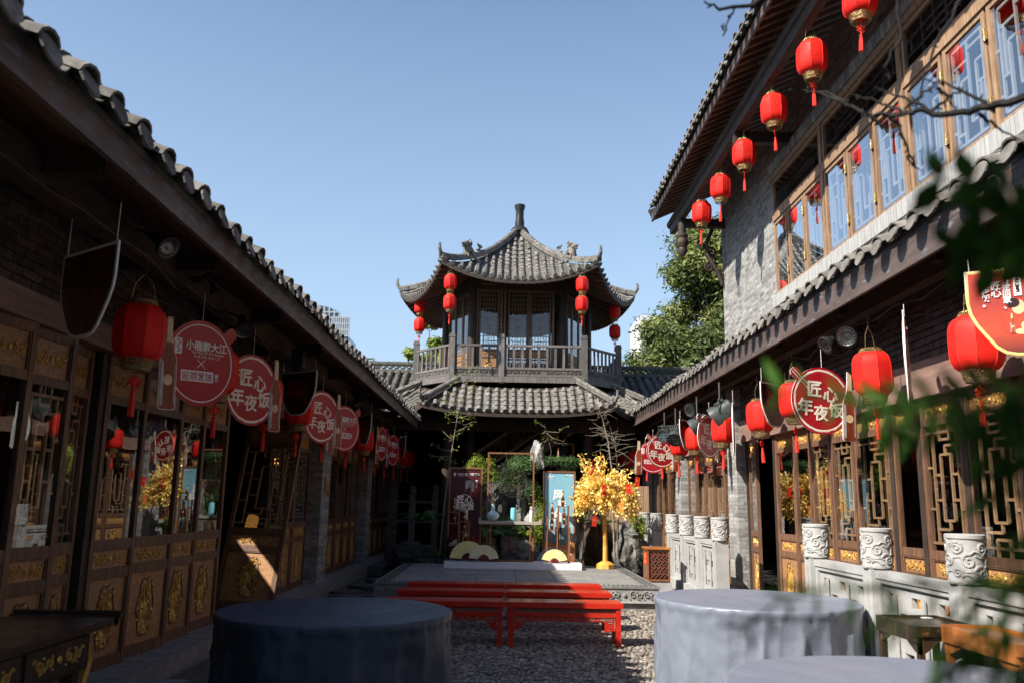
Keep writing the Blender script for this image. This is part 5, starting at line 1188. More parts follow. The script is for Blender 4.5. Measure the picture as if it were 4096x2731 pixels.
text(BN, '火烛', .085, M_['orange'], fr((x0 - .005, y0 + .155, z1 - .11), (0, -1, 0), (0, 0, 1), (-1, 0, 0)), bold=.002); text(BN, '小心', .085, M_['orange'], fr((x0 - .005, y0 + .155, z1 - .20), (0, -1, 0), (0, 0, 1), (-1, 0, 0)), bold=.002)
m = MB(); m.box(x0 - .02, x1 + .02, y0, y1, .15, z0 - .002); m.build('kerb_block', M_['stone_w'], BN)
# ---------------------------------------------------------------- red lanterns
def make_lantern(M, label, group, tassel=True, wire=.22):
    t = empty('red_lantern', None, label, 'lantern', group, M=M); n = 32
    def rib(k, z): a = ((k % 4) - 2) * PI / 16; return .945 / math.cos(a) if k % 4 else 1.0
    prof = [(.112, 0), (.135, .010), (.160, .034), (.178, .07), (.186, .12), (.188, .21), (.186, .30), (.178, .35), (.160, .386), (.135, .410), (.112, .42)]
    m = MB(); m.lathe(prof, n, cap=True, rf=rib); m.build('lantern_shade', M_['red'], t, True, M=M, angle=24)
    m = MB()
    for k in range(8): a = PI * k / 4; m.tube([((r + .001) * math.cos(a), (r + .001) * math.sin(a), z) for r, z in prof], .0035, 4, cap=False)
    m.build('seam_ribs', M_['redcord'], t, M=M)
    for z0, z1, r0, r1, nm in ((-.05, .0, .108, .118, 'bottom_cap'), (.42, .455, .118, .098, 'top_cap')):
        c = MB()
        def ring(z, r, rr): 
            k = 20; c.lathe([(r - rr, z), (r, z + rr), (r + rr, z), (r, z - rr), (r - rr, z)], k, cap=False)
        ring(z0, r0, .005); ring(z1, r1, .005); ring((z0 + z1) / 2, (r0 + r1) / 2, .003)
        if nm == 'bottom_cap': ring(z0 - .032, r0 - .014, .005)
        for k in range(26):
            for s in (1, -1):
                a, b = 2 * PI * k / 26, 2 * PI * (k + s * 1.6) / 26
                c.beam((r0 * math.cos(a), r0 * math.sin(a), z0), (r1 * math.cos(b), r1 * math.sin(b), z1), .006, .003)
                if nm == 'bottom_cap': c.beam((r0 * math.cos(a), r0 * math.sin(a), z0), ((r0 - .014) * math.cos(b), (r0 - .014) * math.sin(b), z0 - .032), .006, .003)
        c.build(nm, M_['brass'], t, M=M)
    w = MB(); w.tube([(-.09, 0, .455), (-.07, .0, .455 + wire * .6), (-.01, 0, .455 + wire), (.06, 0, .455 + wire * .65), (.09, 0, .455)], .0035, 5); w.tube([(0, 0, .455 + wire), (0, 0, .455 + wire + .12)], .003, 4); w.build('wire_handle', M_['brass'], t, M=M)
    if tassel:
        w = MB(); w.tube([(0, 0, .0), (0, 0, -.14)], .004, 5)
        for i in range(-2, 3):
            for s in (1, -1): w.tube([(i * .011 - .022 * s, 0, -.165 - .022 - .0), (i * .011 + .022 * s, .003 * s, -.165 + .022)], .005, 5)
        w.blob((0, 0, -.165), (.030, .010, .030), 6, 4)
        for a in range(8):
            c = a * PI / 4 + .39; w.tube([(.026 * math.cos(c), 0, -.165 + .026 * math.sin(c)), (.050 * math.cos(c - .25), 0, -.165 + .050 * math.sin(c - .25)), (.050 * math.cos(c + .25), 0, -.165 + .050 * math.sin(c + .25)), (.026 * math.cos(c), 0, -.165 + .026 * math.sin(c))], .004, 4)
        w.tube([(0, 0, -.19), (0, 0, -.23)], .006, 5); w.build('knot', M_['redcord'], t, True, M=M)
        w = MB(); w.lathe([(.004, -.222), (.014, -.23), (.016, -.245), (.012, -.256), (.019, -.28), (.023, -.34), (.024, -.43), (.002, -.432)], 12, rf=lambda k, z: 1 + (.12 if k % 2 else -.05)); w.build('tassel', M_['redcord'], t, True, M=M)
    return t
bpy.context.view_layer.update()
LAN = []
GRL, GLL, GUL, GPL = 'red lanterns under the right eaves', 'red lanterns under the left eaves', 'red lanterns along the upper eaves', 'red lanterns hung from the pavilion roof'
def lan_at(x, y, zc, label, group, s=1., a=0.): LAN.append((TR(x, y, zc - .21 * s) @ Matrix.Rotation(jit(.045), 4, 'X') @ Matrix.Rotation(jit(.045), 4, 'Y') @ rotz(a + jit(.3)) @ Matrix.Diagonal((s, s, s, 1)), label, group))
RL = [(6.02, 2.77), (7.75, 2.81), (9.91, 2.82), (11.25, 2.76), (13.22, 2.75), (15.07, 2.75), (16.52, 2.73), (18.3, 2.74), (20.2, 2.75), (22.0, 2.76), (23.73, 2.79), (25.3, 2.83)]
RLl = ['big red lantern at the right edge of the frame behind the shield poster', 'big red lantern right of the nearest round sign on the right', 'red lantern mostly hidden behind the round sign on the right', 'red lantern left of the dark shield board under the right eaves',
       'red lantern behind the spotlight and beside the edge-on sign', 'red lantern half hidden by the middle round sign on the right', 'red lantern hanging over the far pair of round signs', 'red lantern behind the far round signs', 'red lantern behind the far bottle board', 'red lantern just right of the gold tree top', 'red lantern behind the gold tree twigs', 'last red lantern at the far end of the right eaves']
for (y, z), l in zip(RL, RLl): lan_at(3.5, y, z, l, GRL, .97, random.uniform(0, 1))
LL = [(6.06, 2.74), (7.80, 2.72), (9.45, 2.70), (10.99, 2.72), (12.47, 2.72), (14.53, 2.71), (16.4, 2.70), (17.76, 2.69), (19.19, 2.68), (21.0, 2.70), (22.6, 2.70), (24.1, 2.72)]
for i, (y, z) in enumerate(LL): lan_at(-2.7, y, z, ('last and farthest' if i == 11 else ORD[i]) + ' dim red lantern under the left eaves counted from the camera', GLL, .97, random.uniform(0, 1))
for i, (y, z) in enumerate([(7.98, 6.90), (9.35, 6.98), (10.80, 7.03), (12.27, 7.01), (13.70, 7.01), (15.12, 7.05)]):
    lan_at(3.72, y, z, ['bright red lantern cut by the top edge of the frame', 'second sunlit lantern of the upper eaves, below the topmost one', 'third sunlit lantern of the upper eaves counted from the top', 'fourth sunlit lantern of the upper eaves counted from the top', 'fifth sunlit lantern, last but one before the carved pendant', 'farthest upper lantern beside the carved wooden pendant'][i], GUL, .97, i * .4)
for x, y, z, l, ts in ((-1.42, 20.75, 7.09, 'upper lantern of the front left pair on the pavilion', 0), (-1.42, 20.75, 6.56, 'lower lantern of the front left pair on the pavilion', 1), (1.98, 20.75, 7.09, 'upper lantern of the front right pair on the pavilion', 0), (1.97, 20.75, 6.58, 'lower lantern of the front right pair on the pavilion', 1),
                   (-2.45, 23.4, 7.05, 'upper lantern of the outer left pair on the pavilion', 0), (-2.45, 23.4, 6.51, 'lower lantern of the outer left pair on the pavilion', 1), (3.17, 23.4, 7.0, 'upper lantern of the outer right pair on the pavilion', 0), (3.17, 23.4, 6.42, 'lower lantern of the outer right pair on the pavilion', 1)):
    LAN.append((TR(x, y, z - .19) @ Matrix.Diagonal((.86, .86, .90, 1)), l, GPL) + ((False,) if not ts else ()))
KIDS.clear(); first = make_lantern(*LAN[0]); plain = None
for L1 in LAN[1:]:
    if len(L1) == 4:
        if plain is None: plain = make_lantern(L1[0], L1[1], L1[2], False, .10)
        else: dup(plain, L1[0], L1[1], L1[2])
    else: dup(first, L1[0], L1[1], L1[2])
# ---------------------------------------------------------------- hanging boards
def sgn_frame(x, y, z, th, roll): return TR(x, y, z) @ rotz(th) @ Matrix.Rotation(roll, 4, 'Y') @ UP(0, 0, 0)
def ring_path(r, a0=0, a1=2 * PI, n=44): return [(r * math.cos(a0 + (a1 - a0) * i / n), r * math.sin(a0 + (a1 - a0) * i / n)) for i in range(n + 1)]
def cord(t, x, y, z, top): m = MB(); m.tube([(x, y, z), (x, y, top)], .0025, 4); m.build('hanging_cord', M_['pvc'], t)
def disc_face(t, F, front, R_):
    """printed face on local +z"""
    m = MB(); m.prism(ring_path(R_, n=43)[:-1], 0, .002, F); m.build('printed_face', M_['signred'], t)
    if front == 'dinner':
        r = random.Random(3); k = MB()
        for i in range(44):
            a = 2 * PI * i / 44
            if .05 < a < .5: continue
            w = .022 * r.uniform(.75, 1.15); k.ribbon(ring_path(R_ * .90 + r.uniform(-.002, .002), a, a + 2 * PI / 44 * 1.02, 1), w, .001, F @ TR(0, 0, .002))
        k.build('brush_ring', M_['cream'], t)
        text(t, '匠', .185, M_['cream'], F @ TR(-.085, .12, .004), bold=.0035); text(t, '心', .18, M_['cream'], F @ TR(.105, .075, .004), bold=.0035)
        text(t, '年', .19, M_['cream'], F @ TR(-.195, -.08, .004), bold=.0035); text(t, '夜', .175, M_['cream'], F @ TR(-.01, -.13, .004), bold=.0030); text(t, '饭', .175, M_['cream'], F @ TR(.172, -.085, .004), bold=.0030)
    else:
        k = MB(); k.ribbon(ring_path(R_ * .90, n=48), .010, .001, F @ TR(0, 0, .002)); k.build('thin_ring', M_['white'], t)
        text(t, '小龍翻大江', .085, M_['white'], F @ TR(.05, .145, .003), bold=.002); text(t, 'The Way Of The Dragon', .033, M_['white'], F @ TR(.06, .085, .003)); text(t, '麻 辣 江 湖 · 快 意 人 生', .026, M_['white'], F @ TR(.06, .055, .003))
        k = MB(); k.prism([(-.265, .06), (-.205, .06), (-.20, .07), (-.20, .185), (-.21, .19), (-.265, .19), (-.27, .18), (-.27, .07)], .002, .003, F); k.build('seal_mark', M_['white'], t)
        k = MB(); k.ribbon([(-.255, .17), (-.235, .175), (-.215, .155), (-.235, .135), (-.25, .12), (-.225, .10), (-.22, .08), (-.25, .08)], .010, .002, F @ TR(0, 0, .003)); k.build('seal_curl', M_['signred'], t)
        k = MB(); 
        for a, b in (((-.04, .03), (.04, -.04)), ((.04, .03), (-.04, -.04))): k.ribbon([a, b], .007, .001, F @ TR(0, 0, .002))
        k.build('cross_mark', M_['white'], t)
        k = MB(); k.box(-.20, .13, -.155, -.065, .002, .003, F); k.build('name_plate', M_['white'], t)
        k = MB()
        for i, ch in enumerate('匠心营造'): k.M = F @ TR(0, 0, .003); bars(k, SEAL[ch], .007, .0145, -.18 + i * .078, -.14, .0012)
        k.M = None; k.build('plate_lettering', M_['signred'], t); text(t, '啤酒', .04, M_['white'], F @ TR(.165, -.11, .003), vertical=True, bold=.0006)
def round_sign(x, y, z, th, roll, front, label, group, bottle_side=1, R_=.36, tab=None, top=3.25):
    F = sgn_frame(x, y, z, th, roll); t = empty('round_sign', None, label, 'sign', group, M=F)
    m = MB(); m.prism(ring_path(R_, n=43)[:-1], -.008, 0, F); 
    tb = tab if tab else (-1 if front == 'dinner' else 1); a = PI / 2 + tb * .85 * -1
    d = Vector((math.cos(a), math.sin(a))); n_ = Vector((-d.y, d.x))
    pl = [d * .30 + n_ * .052, d * .44 + n_ * .056, d * .475 + n_ * .03, d * .475 - n_ * .03, d * .44 - n_ * .056, d * .30 - n_ * .052]
    m.prism([(p.x, p.y) for p in pl], -.0085, -.0002, F); m.build('sign_board', M_['pvc'], t)
    m = MB(); m.prism([(p.x, p.y) for p in pl], -.0001, .0012, F); m.build('chopstick_tab', M_['signred'], t)
    if front == 'dinner':
        m = MB()
        for o in (-.018, .018): p, q = d * .46 + n_ * o * .8, d * .20 + n_ * o; m.ribbon([(p.x, p.y), (q.x, q.y)], .011, .0012, F @ TR(0, 0, .003))
        m.build('chopstick_print', M_['cream'], t)
    disc_face(t, F, front, R_)
    bt = F @ TR(bottle_side * (R_ - .03), -.40, .010); flat_bottle(t, 0, 0, 0, .74, F=bt, d=.003, edge=True)
    Ft = F @ Vector((0, R_, 0)); cord(t, Ft.x, Ft.y, Ft.z, top); return t
GRS, GLS = 'round signs hung under the right eaves', 'round signs hung under the left eaves'
D = math.radians
round_sign(-2.55, 6.94, 2.66, D(60), D(-3), 'brand', 'round dragon-logo sign nearest the camera on the left with a bottle board', GLS, -1)
round_sign(-2.55, 8.40, 2.63, D(62), D(-2), 'dinner', 'bright red reunion-dinner sign second under the left eaves', GLS, 1)
round_sign(-2.50, 11.5, 2.67, D(60), D(-1), 'dinner', 'darker red reunion-dinner sign third under the left eaves', GLS, 1)
round_sign(-2.50, 13.2, 2.66, D(60), 0, 'brand', 'round dragon-logo sign fourth under the left eaves', GLS, -1)
round_sign(-2.50, 17.4, 2.71, D(80), D(-3), 'brand', 'narrow-seen dragon-logo sign fifth under the left eaves', GLS, -1)
round_sign(-2.50, 19.2, 2.69, D(76), D(1), 'brand', 'farthest dragon-logo sign under the left eaves', GLS, -1)
round_sign(3.40, 8.80, 2.68, D(13), D(3), 'dinner', 'sunlit red reunion-dinner sign nearest the camera on the right', GRS, 1)
round_sign(3.36, 6.79, 2.78, D(61), 0, 'brand', 'white-edged sign board seen edge-on under the right eaves', GRS, -1, tab=1)
round_sign(3.40, 12.23, 2.68, D(72), 0, 'brand', 'edge-on sign board beside the stage spotlight on the right', GRS, -1, tab=1)
round_sign(3.40, 13.7, 2.68, D(46), D(2), 'dinner', 'narrow-seen red reunion-dinner sign in the middle of the right row', GRS, 1)
round_sign(3.40, 17.8, 2.69, D(18), D(2), 'dinner', 'far red reunion-dinner sign in front of another round sign on the right', GRS, 1)
round_sign(3.40, 18.9, 2.62, D(8), D(2), 'brand', 'farthest round sign on the right, half hidden by the one before it', GRS, -1, tab=1)
# shield posters
SH = [(-.31, .28), (.31, .28), (.31, .08), (.298, .01), (.265, -.065), (.21, -.15), (.165, -.215), (.12, -.25), (.06, -.265), (-.06, -.265), (-.12, -.25), (-.165, -.215), (-.21, -.15), (-.265, -.065), (-.298, .01), (-.31, .08)]
M_['poster_a'] = grad_mat('shield_print', [(0, (.10, .012, .008)), (.3, (.50, .05, .015)), (.6, (.30, .022, .012)), (1, (.45, .03, .012))], ncol=(.95, .50, .20), nscale=5, thr=.60)
M_['lemon'] = mat('yellow_edge', (.85, .62, .22), bump=0)
def shield(x, y, z, th, label, group, lit=False, sc=1., top=3.25):
    F = sgn_frame(x, y, z, th, 0) @ Matrix.Diagonal((sc, sc, 1, 1)); t = empty('shield_poster', None, label, 'poster', group, M=F)
    m = MB(); m.prism(SH, -.012, 0, F); m.build('poster_board', M_['pvc'], t); m = MB(); m.prism([(a * .94, b * .93) for a, b in SH], 0, .002, F); m.build('printed_face', M_['poster_a'] if lit else M_['shielddark'], t)  # posters out of the sun get a darker print: shade put in the colour
    m = MB(); m.prism([(-a * .96, b * .96) for a, b in SH], .0125, .014, F @ Matrix.Rotation(PI, 4, 'Y')); m.build('printed_back', M_['shielddark'], t)
    if not lit: text(t, '年夜饭', .10, M_['signred'], F @ Matrix.Rotation(PI, 4, 'Y') @ TR(-.04, .1, .0145), bold=.003)
    if not lit and y > 6:
        text(t, '匠心', .10, M_['signred'], F @ TR(-.06, .13, .003), bold=.003); text(t, '年夜饭', .10, M_['signred'], F @ TR(-.05, .02, .003), bold=.003); flat_bottle(t, 0, 0, 0, .34, ('amber', 'shielddark', 'shielddark'), F=F @ TR(.14, -.13, .002), d=.001)
    if lit:
        m = MB(); m.ribbon([(a * .965, b * .96) for a, b in SH], .022, .002, F, closed=True); m.build('yellow_border', M_['lemon'], t)
        for s_, px, py, sz in (('过年回家、', -.09, .115, .045), ('匠心', -.145, .15, .058), ('年夜饭。', -.20, .12, .045)): text(t, s_, sz, M_['white'], F @ TR(px, py, .004), vertical=True, bold=.0008)
        m = MB(); m.box(-.052, -.012, .10, .225, .002, .004, F); m.build('name_plate', M_['white'], t); text(t, '匠心营造', .026, M_['signdark'], F @ TR(-.032, .1625, .0055), vertical=True)
        # two diners and a dish, printed as soft shapes
        def pr(nm, shapes, material): 
            q = MB()
            for (cx, cy, rx, ry, z_) in shapes: q.prism([(cx + rx * math.cos(k * PI / 7), cy + ry * math.sin(k * PI / 7)) for k in range(14)], .002, z_, F)
            q.build(nm, material, t)
        pr('printed_clothes', [(-.065, -.06, .075, .075, .003), (.13, -.05, .08, .07, .003)], mat('cloth_print', (.55, .05, .02), (.38, .03, .015), bump=0)); pr('printed_faces', [(-.035, .03, .035, .045, .0038), (.10, .035, .042, .045, .0038)], mat('skin_print', (.85, .45, .26), (.7, .28, .14), bump=0))
        pr('printed_hair', [(-.062, .058, .035, .030, .0044), (.075, .065, .03, .02, .0044)], M_['signdark']); pr('printed_dishes', [(.02, -.085, .05, .035, .0042), (-.02, -.12, .045, .018, .0045), (.15, -.11, .05, .03, .0043)], mat('dish_print', (.92, .72, .45), (.85, .4, .12), scale=20, bump=0))
        flat_bottle(t, 0, 0, 0, .12, F=F @ TR(-.075, -.125, .004), d=.001)
        m = MB(); m.ribbon(ring_path(.055, n=20), .008, .001, F @ TR(.20, .17, .003)); m.build('print_ring', M_['white'], t); text(t, '年夜饭', .05, M_['white'], F @ TR(.20, .165, .005), bold=.001)
    for q in (-.28, .28): p = F @ Vector((q, .27, -.006)); cord(t, p.x, p.y, p.z, top)
GRP, GLP = 'shield posters under the right eaves', 'shield posters under the left eaves'
shield(-2.5, 4.84, 2.73, D(-36), 'large black-looking shield poster in deep shade at the upper left', GLP)
shield(-2.55, 10.27, 2.83, D(-33), 'dark shield poster between the two reunion-dinner signs on the left', GLP)
shield(-2.5, 15.06, 2.79, D(-58), 'dark shield poster past the fourth round sign on the left', GLP)
shield(-2.5, 20.96, 2.86, D(-70), 'small far shield poster with a pale edge on the left', GLP)
shield(3.40, 10.33, 2.80, D(41), 'dark-backed shield poster left of the near round sign on the right', GRP)
shield(3.40, 15.31, 2.82, D(52), 'dark shield poster with a white edge in mid right row', GRP)
shield(3.40, 21.98, 2.75, D(-62), 'small sunlit shield poster above the gold tree', GRP, True)
shield(3.25, 5.02, 2.78, D(-33), 'bright red festive shield poster at the right edge of the frame', GRP, True, 1.04)
# ---------------------------------------------------------------- lamps under the eaves
def dome_lamp(x, y, z, aim, s, label, top=3.3, group='spotlights under the eaves', side=None):
    t = empty('spotlight', (x, y, z), label, 'spotlight', group); a = Vector(aim).normalized(); u = a.cross(Vector((0, 0, 1))).normalized(); F = fr((x, y, z), u, a.cross(u), a) @ Matrix.Diagonal((s, s, s, 1))
    m = MB(); m.lathe([(.028, -.20), (.032, -.19), (.034, -.10), (.050, -.07), (.078, -.03), (.085, .0), (.083, .012), (.074, .012)], 16, F, cap=False); m.lathe([(.001, -.2), (.028, -.2)], 10, F, cap=False); m.build('lamp_housing', M_['black'], t, True)
    m = MB(); m.lathe([(.074, .008), (.060, .0), (.03, -.008), (.012, -.004), (.001, -.002)], 16, F, cap=False); f = m.build('lamp_face', M_['chrome'], t, True)
    m = MB()
    for k in range(14): c = 2 * PI * k / 14; m.lathe([(.009, 0), (.007, .006), (.0005, .007)], 6, F @ TR(.058 * math.cos(c), .058 * math.sin(c), .002), cap=False)
    m.build('lens_ring', M_['lampgrey'], t)
    bk = F @ Vector((0, 0, -.17)); sd = side or (-1 if x < 0 else 1)
    m = MB(); m.tube([bk, (bk.x + sd * .10 * s, bk.y, bk.z + .05), (bk.x + sd * .20 * s, bk.y + .02, min(top, bk.z + .10)), (bk.x + sd * .20 * s, bk.y + .02, top)], .011, 6); m.box(bk.x + sd * .2 * s - .03, bk.x + sd * .2 * s + .03, bk.y - .02, bk.y + .06, top - .05, top); m.build('lamp_arm', M_['black'], t, True)
def stage_lamp(x, y, z, aim, s, label, top=3.3, group='stage lamps under the eaves'):
    t = empty('stage_lamp', (x, y, z), label, 'stage lamp', group); a = Vector(aim).normalized(); u = a.cross(Vector((0, 0, 1))).normalized(); F = fr((x, y, z), u, a.cross(u), a) @ Matrix.Diagonal((s, s, s, 1))
    m = MB(); m.lathe([(.06, -.20), (.10, -.18), (.115, -.10), (.118, .02), (.135, .05), (.135, .12), (.12, .12)], 12, F, cap=False); m.lathe([(.001, -.2), (.06, -.2)], 12, F, cap=False)
    for k in range(6): m.box(-.10 + k * .035, -.085 + k * .035, -.125, -.112, -.14, .0, F)
    m.build('lamp_housing', M_['lampgrey'], t, True)
    m = MB(); m.lathe([(.12, .10), (.001, .08)], 16, F, cap=False); m.build('lens', M_['towerglass'], t)
    m = MB()
    for q in (-.06, 0, .06): m.box(-.12, .12, q - .004, q + .004, .115, .122, F); m.box(q - .004, q + .004, -.12, .12, .115, .121, F)
    m.build('lens_grille', M_['black'], t)
    m = MB(); up = Vector((0, 0, 1)); Y_ = Matrix(((u.x, 0, 0, x), (u.y, 0, 0, y), (0, 0, 1, z), (0, 0, 0, 1)))
    m.tube([Vector((x, y, z)) + u * .135 * s, Vector((x, y, z + .17 * s)) + u * .135 * s, Vector((x, y, z + .17 * s)) - u * .135 * s, Vector((x, y, z)) - u * .135 * s], .012, 5); m.tube([(x, y, z + .17 * s), (x, y, top)], .016, 6); m.build('yoke', M_['lampgrey'], t)
dome_lamp(-2.42, 5.75, 3.30, (.75, -.35, -.55), 1.05, 'large black spotlight under the left eaves nearest the camera', 3.45)
dome_lamp(-2.5, 7.85, 3.13, (.35, -.6, -.7), 1.15, 'black ringed spotlight above the near round signs on the left', 3.42)
dome_lamp(-2.5, 7.0, 3.28, (.4, .1, -.9), .62, 'small cylinder spotlight above the nearest round sign on the left', 3.42)
dome_lamp(-2.5, 14.4, 3.22, (.5, -.1, -.8), 1.3, 'black spotlight cluster halfway along the left eaves', 3.45)
dome_lamp(-2.5, 21.9, 3.22, (.3, -.3, -.6), 1.3, 'far small spotlight at the end of the left eaves', 3.4)
bx = empty('speaker', (-2.5, 10.0, 3.15), 'small black loudspeaker under the left eaves above the signs', 'speaker')
m = MB(); m.box(-2.57, -2.43, 9.93, 10.07, 3.12, 3.34); m.build('speaker_box', M_['black'], bx); m = MB(); m.lathe([(.05, 0), (.045, .004), (.02, -.01), (.001, 0)], 14, fr((-2.5, 9.929, 3.22), (1, 0, 0), (0, 0, 1), (0, -1, 0)), cap=False); m.build('speaker_cone', M_['lampgrey'], bx)
dome_lamp(3.35, 8.49, 3.22, (-.8, -.2, -.6), 1.15, 'left lamp of the near pair under the right eaves', 3.42)
dome_lamp(3.38, 8.02, 3.22, (-.5, -.75, -.35), 1.2, 'right lamp of the near pair, ribbed face toward the camera', 3.42)
dome_lamp(3.35, 14.85, 3.24, (-.7, -.5, -.3), 1.5, 'round dark lamp above the middle signs on the right', 3.42)
dome_lamp(3.35, 22.6, 3.26, (-.7, -.5, -.3), 1.5, 'round dark lamp at the far end of the right eaves', 3.42)
stage_lamp(3.30, 12.59, 2.95, (-.75, .3, -.55), 1.15, 'grey stage lamp hanging before the red lantern on the right', 3.42)
stage_lamp(3.35, 14.3, 2.93, (-.8, .2, -.5), 1.05, 'grey stage lamp second from the camera on the right', 3.42)
stage_lamp(3.35, 16.1, 2.88, (-.3, -.6, -.6), 1.15, 'grey stage lamp third from the camera on the right', 3.42)
stage_lamp(3.30, 16.95, 2.97, (-.5, -.7, -.3), 1.0, 'grey stage lamp with the grille toward the camera on the right', 3.42)
stage_lamp(3.35, 22.1, 2.98, (-.6, -.2, -.6), 1.1, 'small far stage lamp above the gold tree', 3.42)
# ---------------------------------------------------------------- white stone railing
def cloud_post():
    m = MB(); m.lathe([(.098, 1.07), (.118, 1.075), (.122, 1.09), (.118, 1.10), (.118, 1.365), (.127, 1.372), (.127, 1.395), (.118, 1.40)], 24); m.build
    r = random.Random(4); W_ = 2 * PI * .119
    def wrap(path, rad, h=.0): m.tube([((.119 + h) * math.cos(p / .119), (.119 + h) * math.sin(p / .119), z) for p, z in path], rad, 5)
    for k in range(5):
        cx = W_ * k / 5 + r.uniform(-.01, .01)
        for dz, R0 in ((1.31, .040), (1.225, .048), (1.145, .036)):
            ox = cx + (.072 if dz == 1.225 else 0); sg = 1 if (k + int(dz * 100)) % 2 else -1
            sp_ = spiral(ox, dz, R0, 1.6, r.uniform(0, 6), sg, 18, .10); e = sp_[0]; wrap(sp_, [.0095] * 8 + [.0085] * 11)
            wrap([(e[0], e[1]), (e[0] + sg * .02, e[1] + .018), (e[0] + sg * .05, e[1] + .012), (e[0] + sg * .075, e[1] - .014), (e[0] + sg * .095, e[1] - .006)], [.009, .010, .010, .008, .004])
            wrap([(ox - .05, dz - R0 - .012), (ox - .02, dz - R0 - .024), (ox + .02, dz - R0 - .018), (ox + .05, dz - R0 - .03)], .0065)
    return m.mesh('carved_cap', M_['stone_w'], True)[0]
ME_cp = cloud_post()
ME_sh = (lambda q: q.box(-.095, .095, -.085, .085, .15, 1.068) and q.box(-.105, .105, -.02, .02, .35, 1.0) and q.mesh('post_shaft', M_['stone_w'])[0])(MB())
RX = 3.15
def rail_section(ys, label):
    t = empty('stone_railing', (RX, (ys[0] + ys[-1]) / 2, .15), label, 'railing', 'white stone railings')
    for y in ys: place('carved_cap', ME_cp, t, TR(RX, y, 0)); place('post_shaft', ME_sh, t, TR(RX, y, 0))
    for a, b in zip(ys[:-1], ys[1:]):
        a, b = min(a, b) + .085, max(a, b) - .085; L = b - a
        m = MB(); m.box(RX - .10, RX + .10, a + .001, b - .001, .15, .30); m.build('base_stone', M_['stone_w'], t)
        m = MB(); m.box(RX - .06, RX + .06, a + .001, b - .001, 1.0, 1.062); m.box(RX - .048, RX + .048, a + .001, b - .001, .965, .999); m.build('handrail', M_['stone_w'], t)
        # pierced panel: staggered small openings through a solid slab
        m = MB(); xs = (RX - .032, RX + .032); m.box(RX - .05, RX + .05, a + .001, a + .05, .301, .964); m.box(RX - .05, RX + .05, b - .05, b - .001, .301, .964)
        c0, c1 = a + .05, b - .05; W = c1 - c0; bands = [.301, .385, .475, .53, .62, .675, .765, .82, .90, .964]; hw = .07; xs = (RX - .022, RX + .022)
        holes = {1: (.28, .66), 3: (.12, .47, .86), 5: (.30, .70), 7: (.15, .52, .86)}
        for j in range(9):
            z0, z1 = bands[j], bands[j + 1]
            if j not in holes: m.box(xs[0] + .001 * (j % 2), xs[1] - .001 * (j % 2), c0, c1, z0, z1); continue
            e = c0
            for q in holes[j]: h0 = max(e + .002, c0 + W * q - hw); m.box(xs[0] + .0012, xs[1] - .0012, e, h0, z0, z1); e = h0 + 2 * hw
            m.box(xs[0] + .0012, xs[1] - .0012, min(e, c1 - .002), c1, z0, z1)
        for q in (.38, .80): m.box(RX - .045, RX - .033, c0 + W * q - .02, c0 + W * q + .02, .42, .90)
        m.build('pierced_panel', M_['stone_w'], t)
rail_section([8.5, 7.13, 5.76, 4.4, 3.0], 'white stone railing with carved cloud posts, near section on the right')
rail_section([15.58, 14.43, 13.30, 12.22], 'white stone railing before the brick pillar, middle section on the right')
rail_section([20.0, 18.64, 17.16], 'white stone railing behind the gold tree, far section on the right')
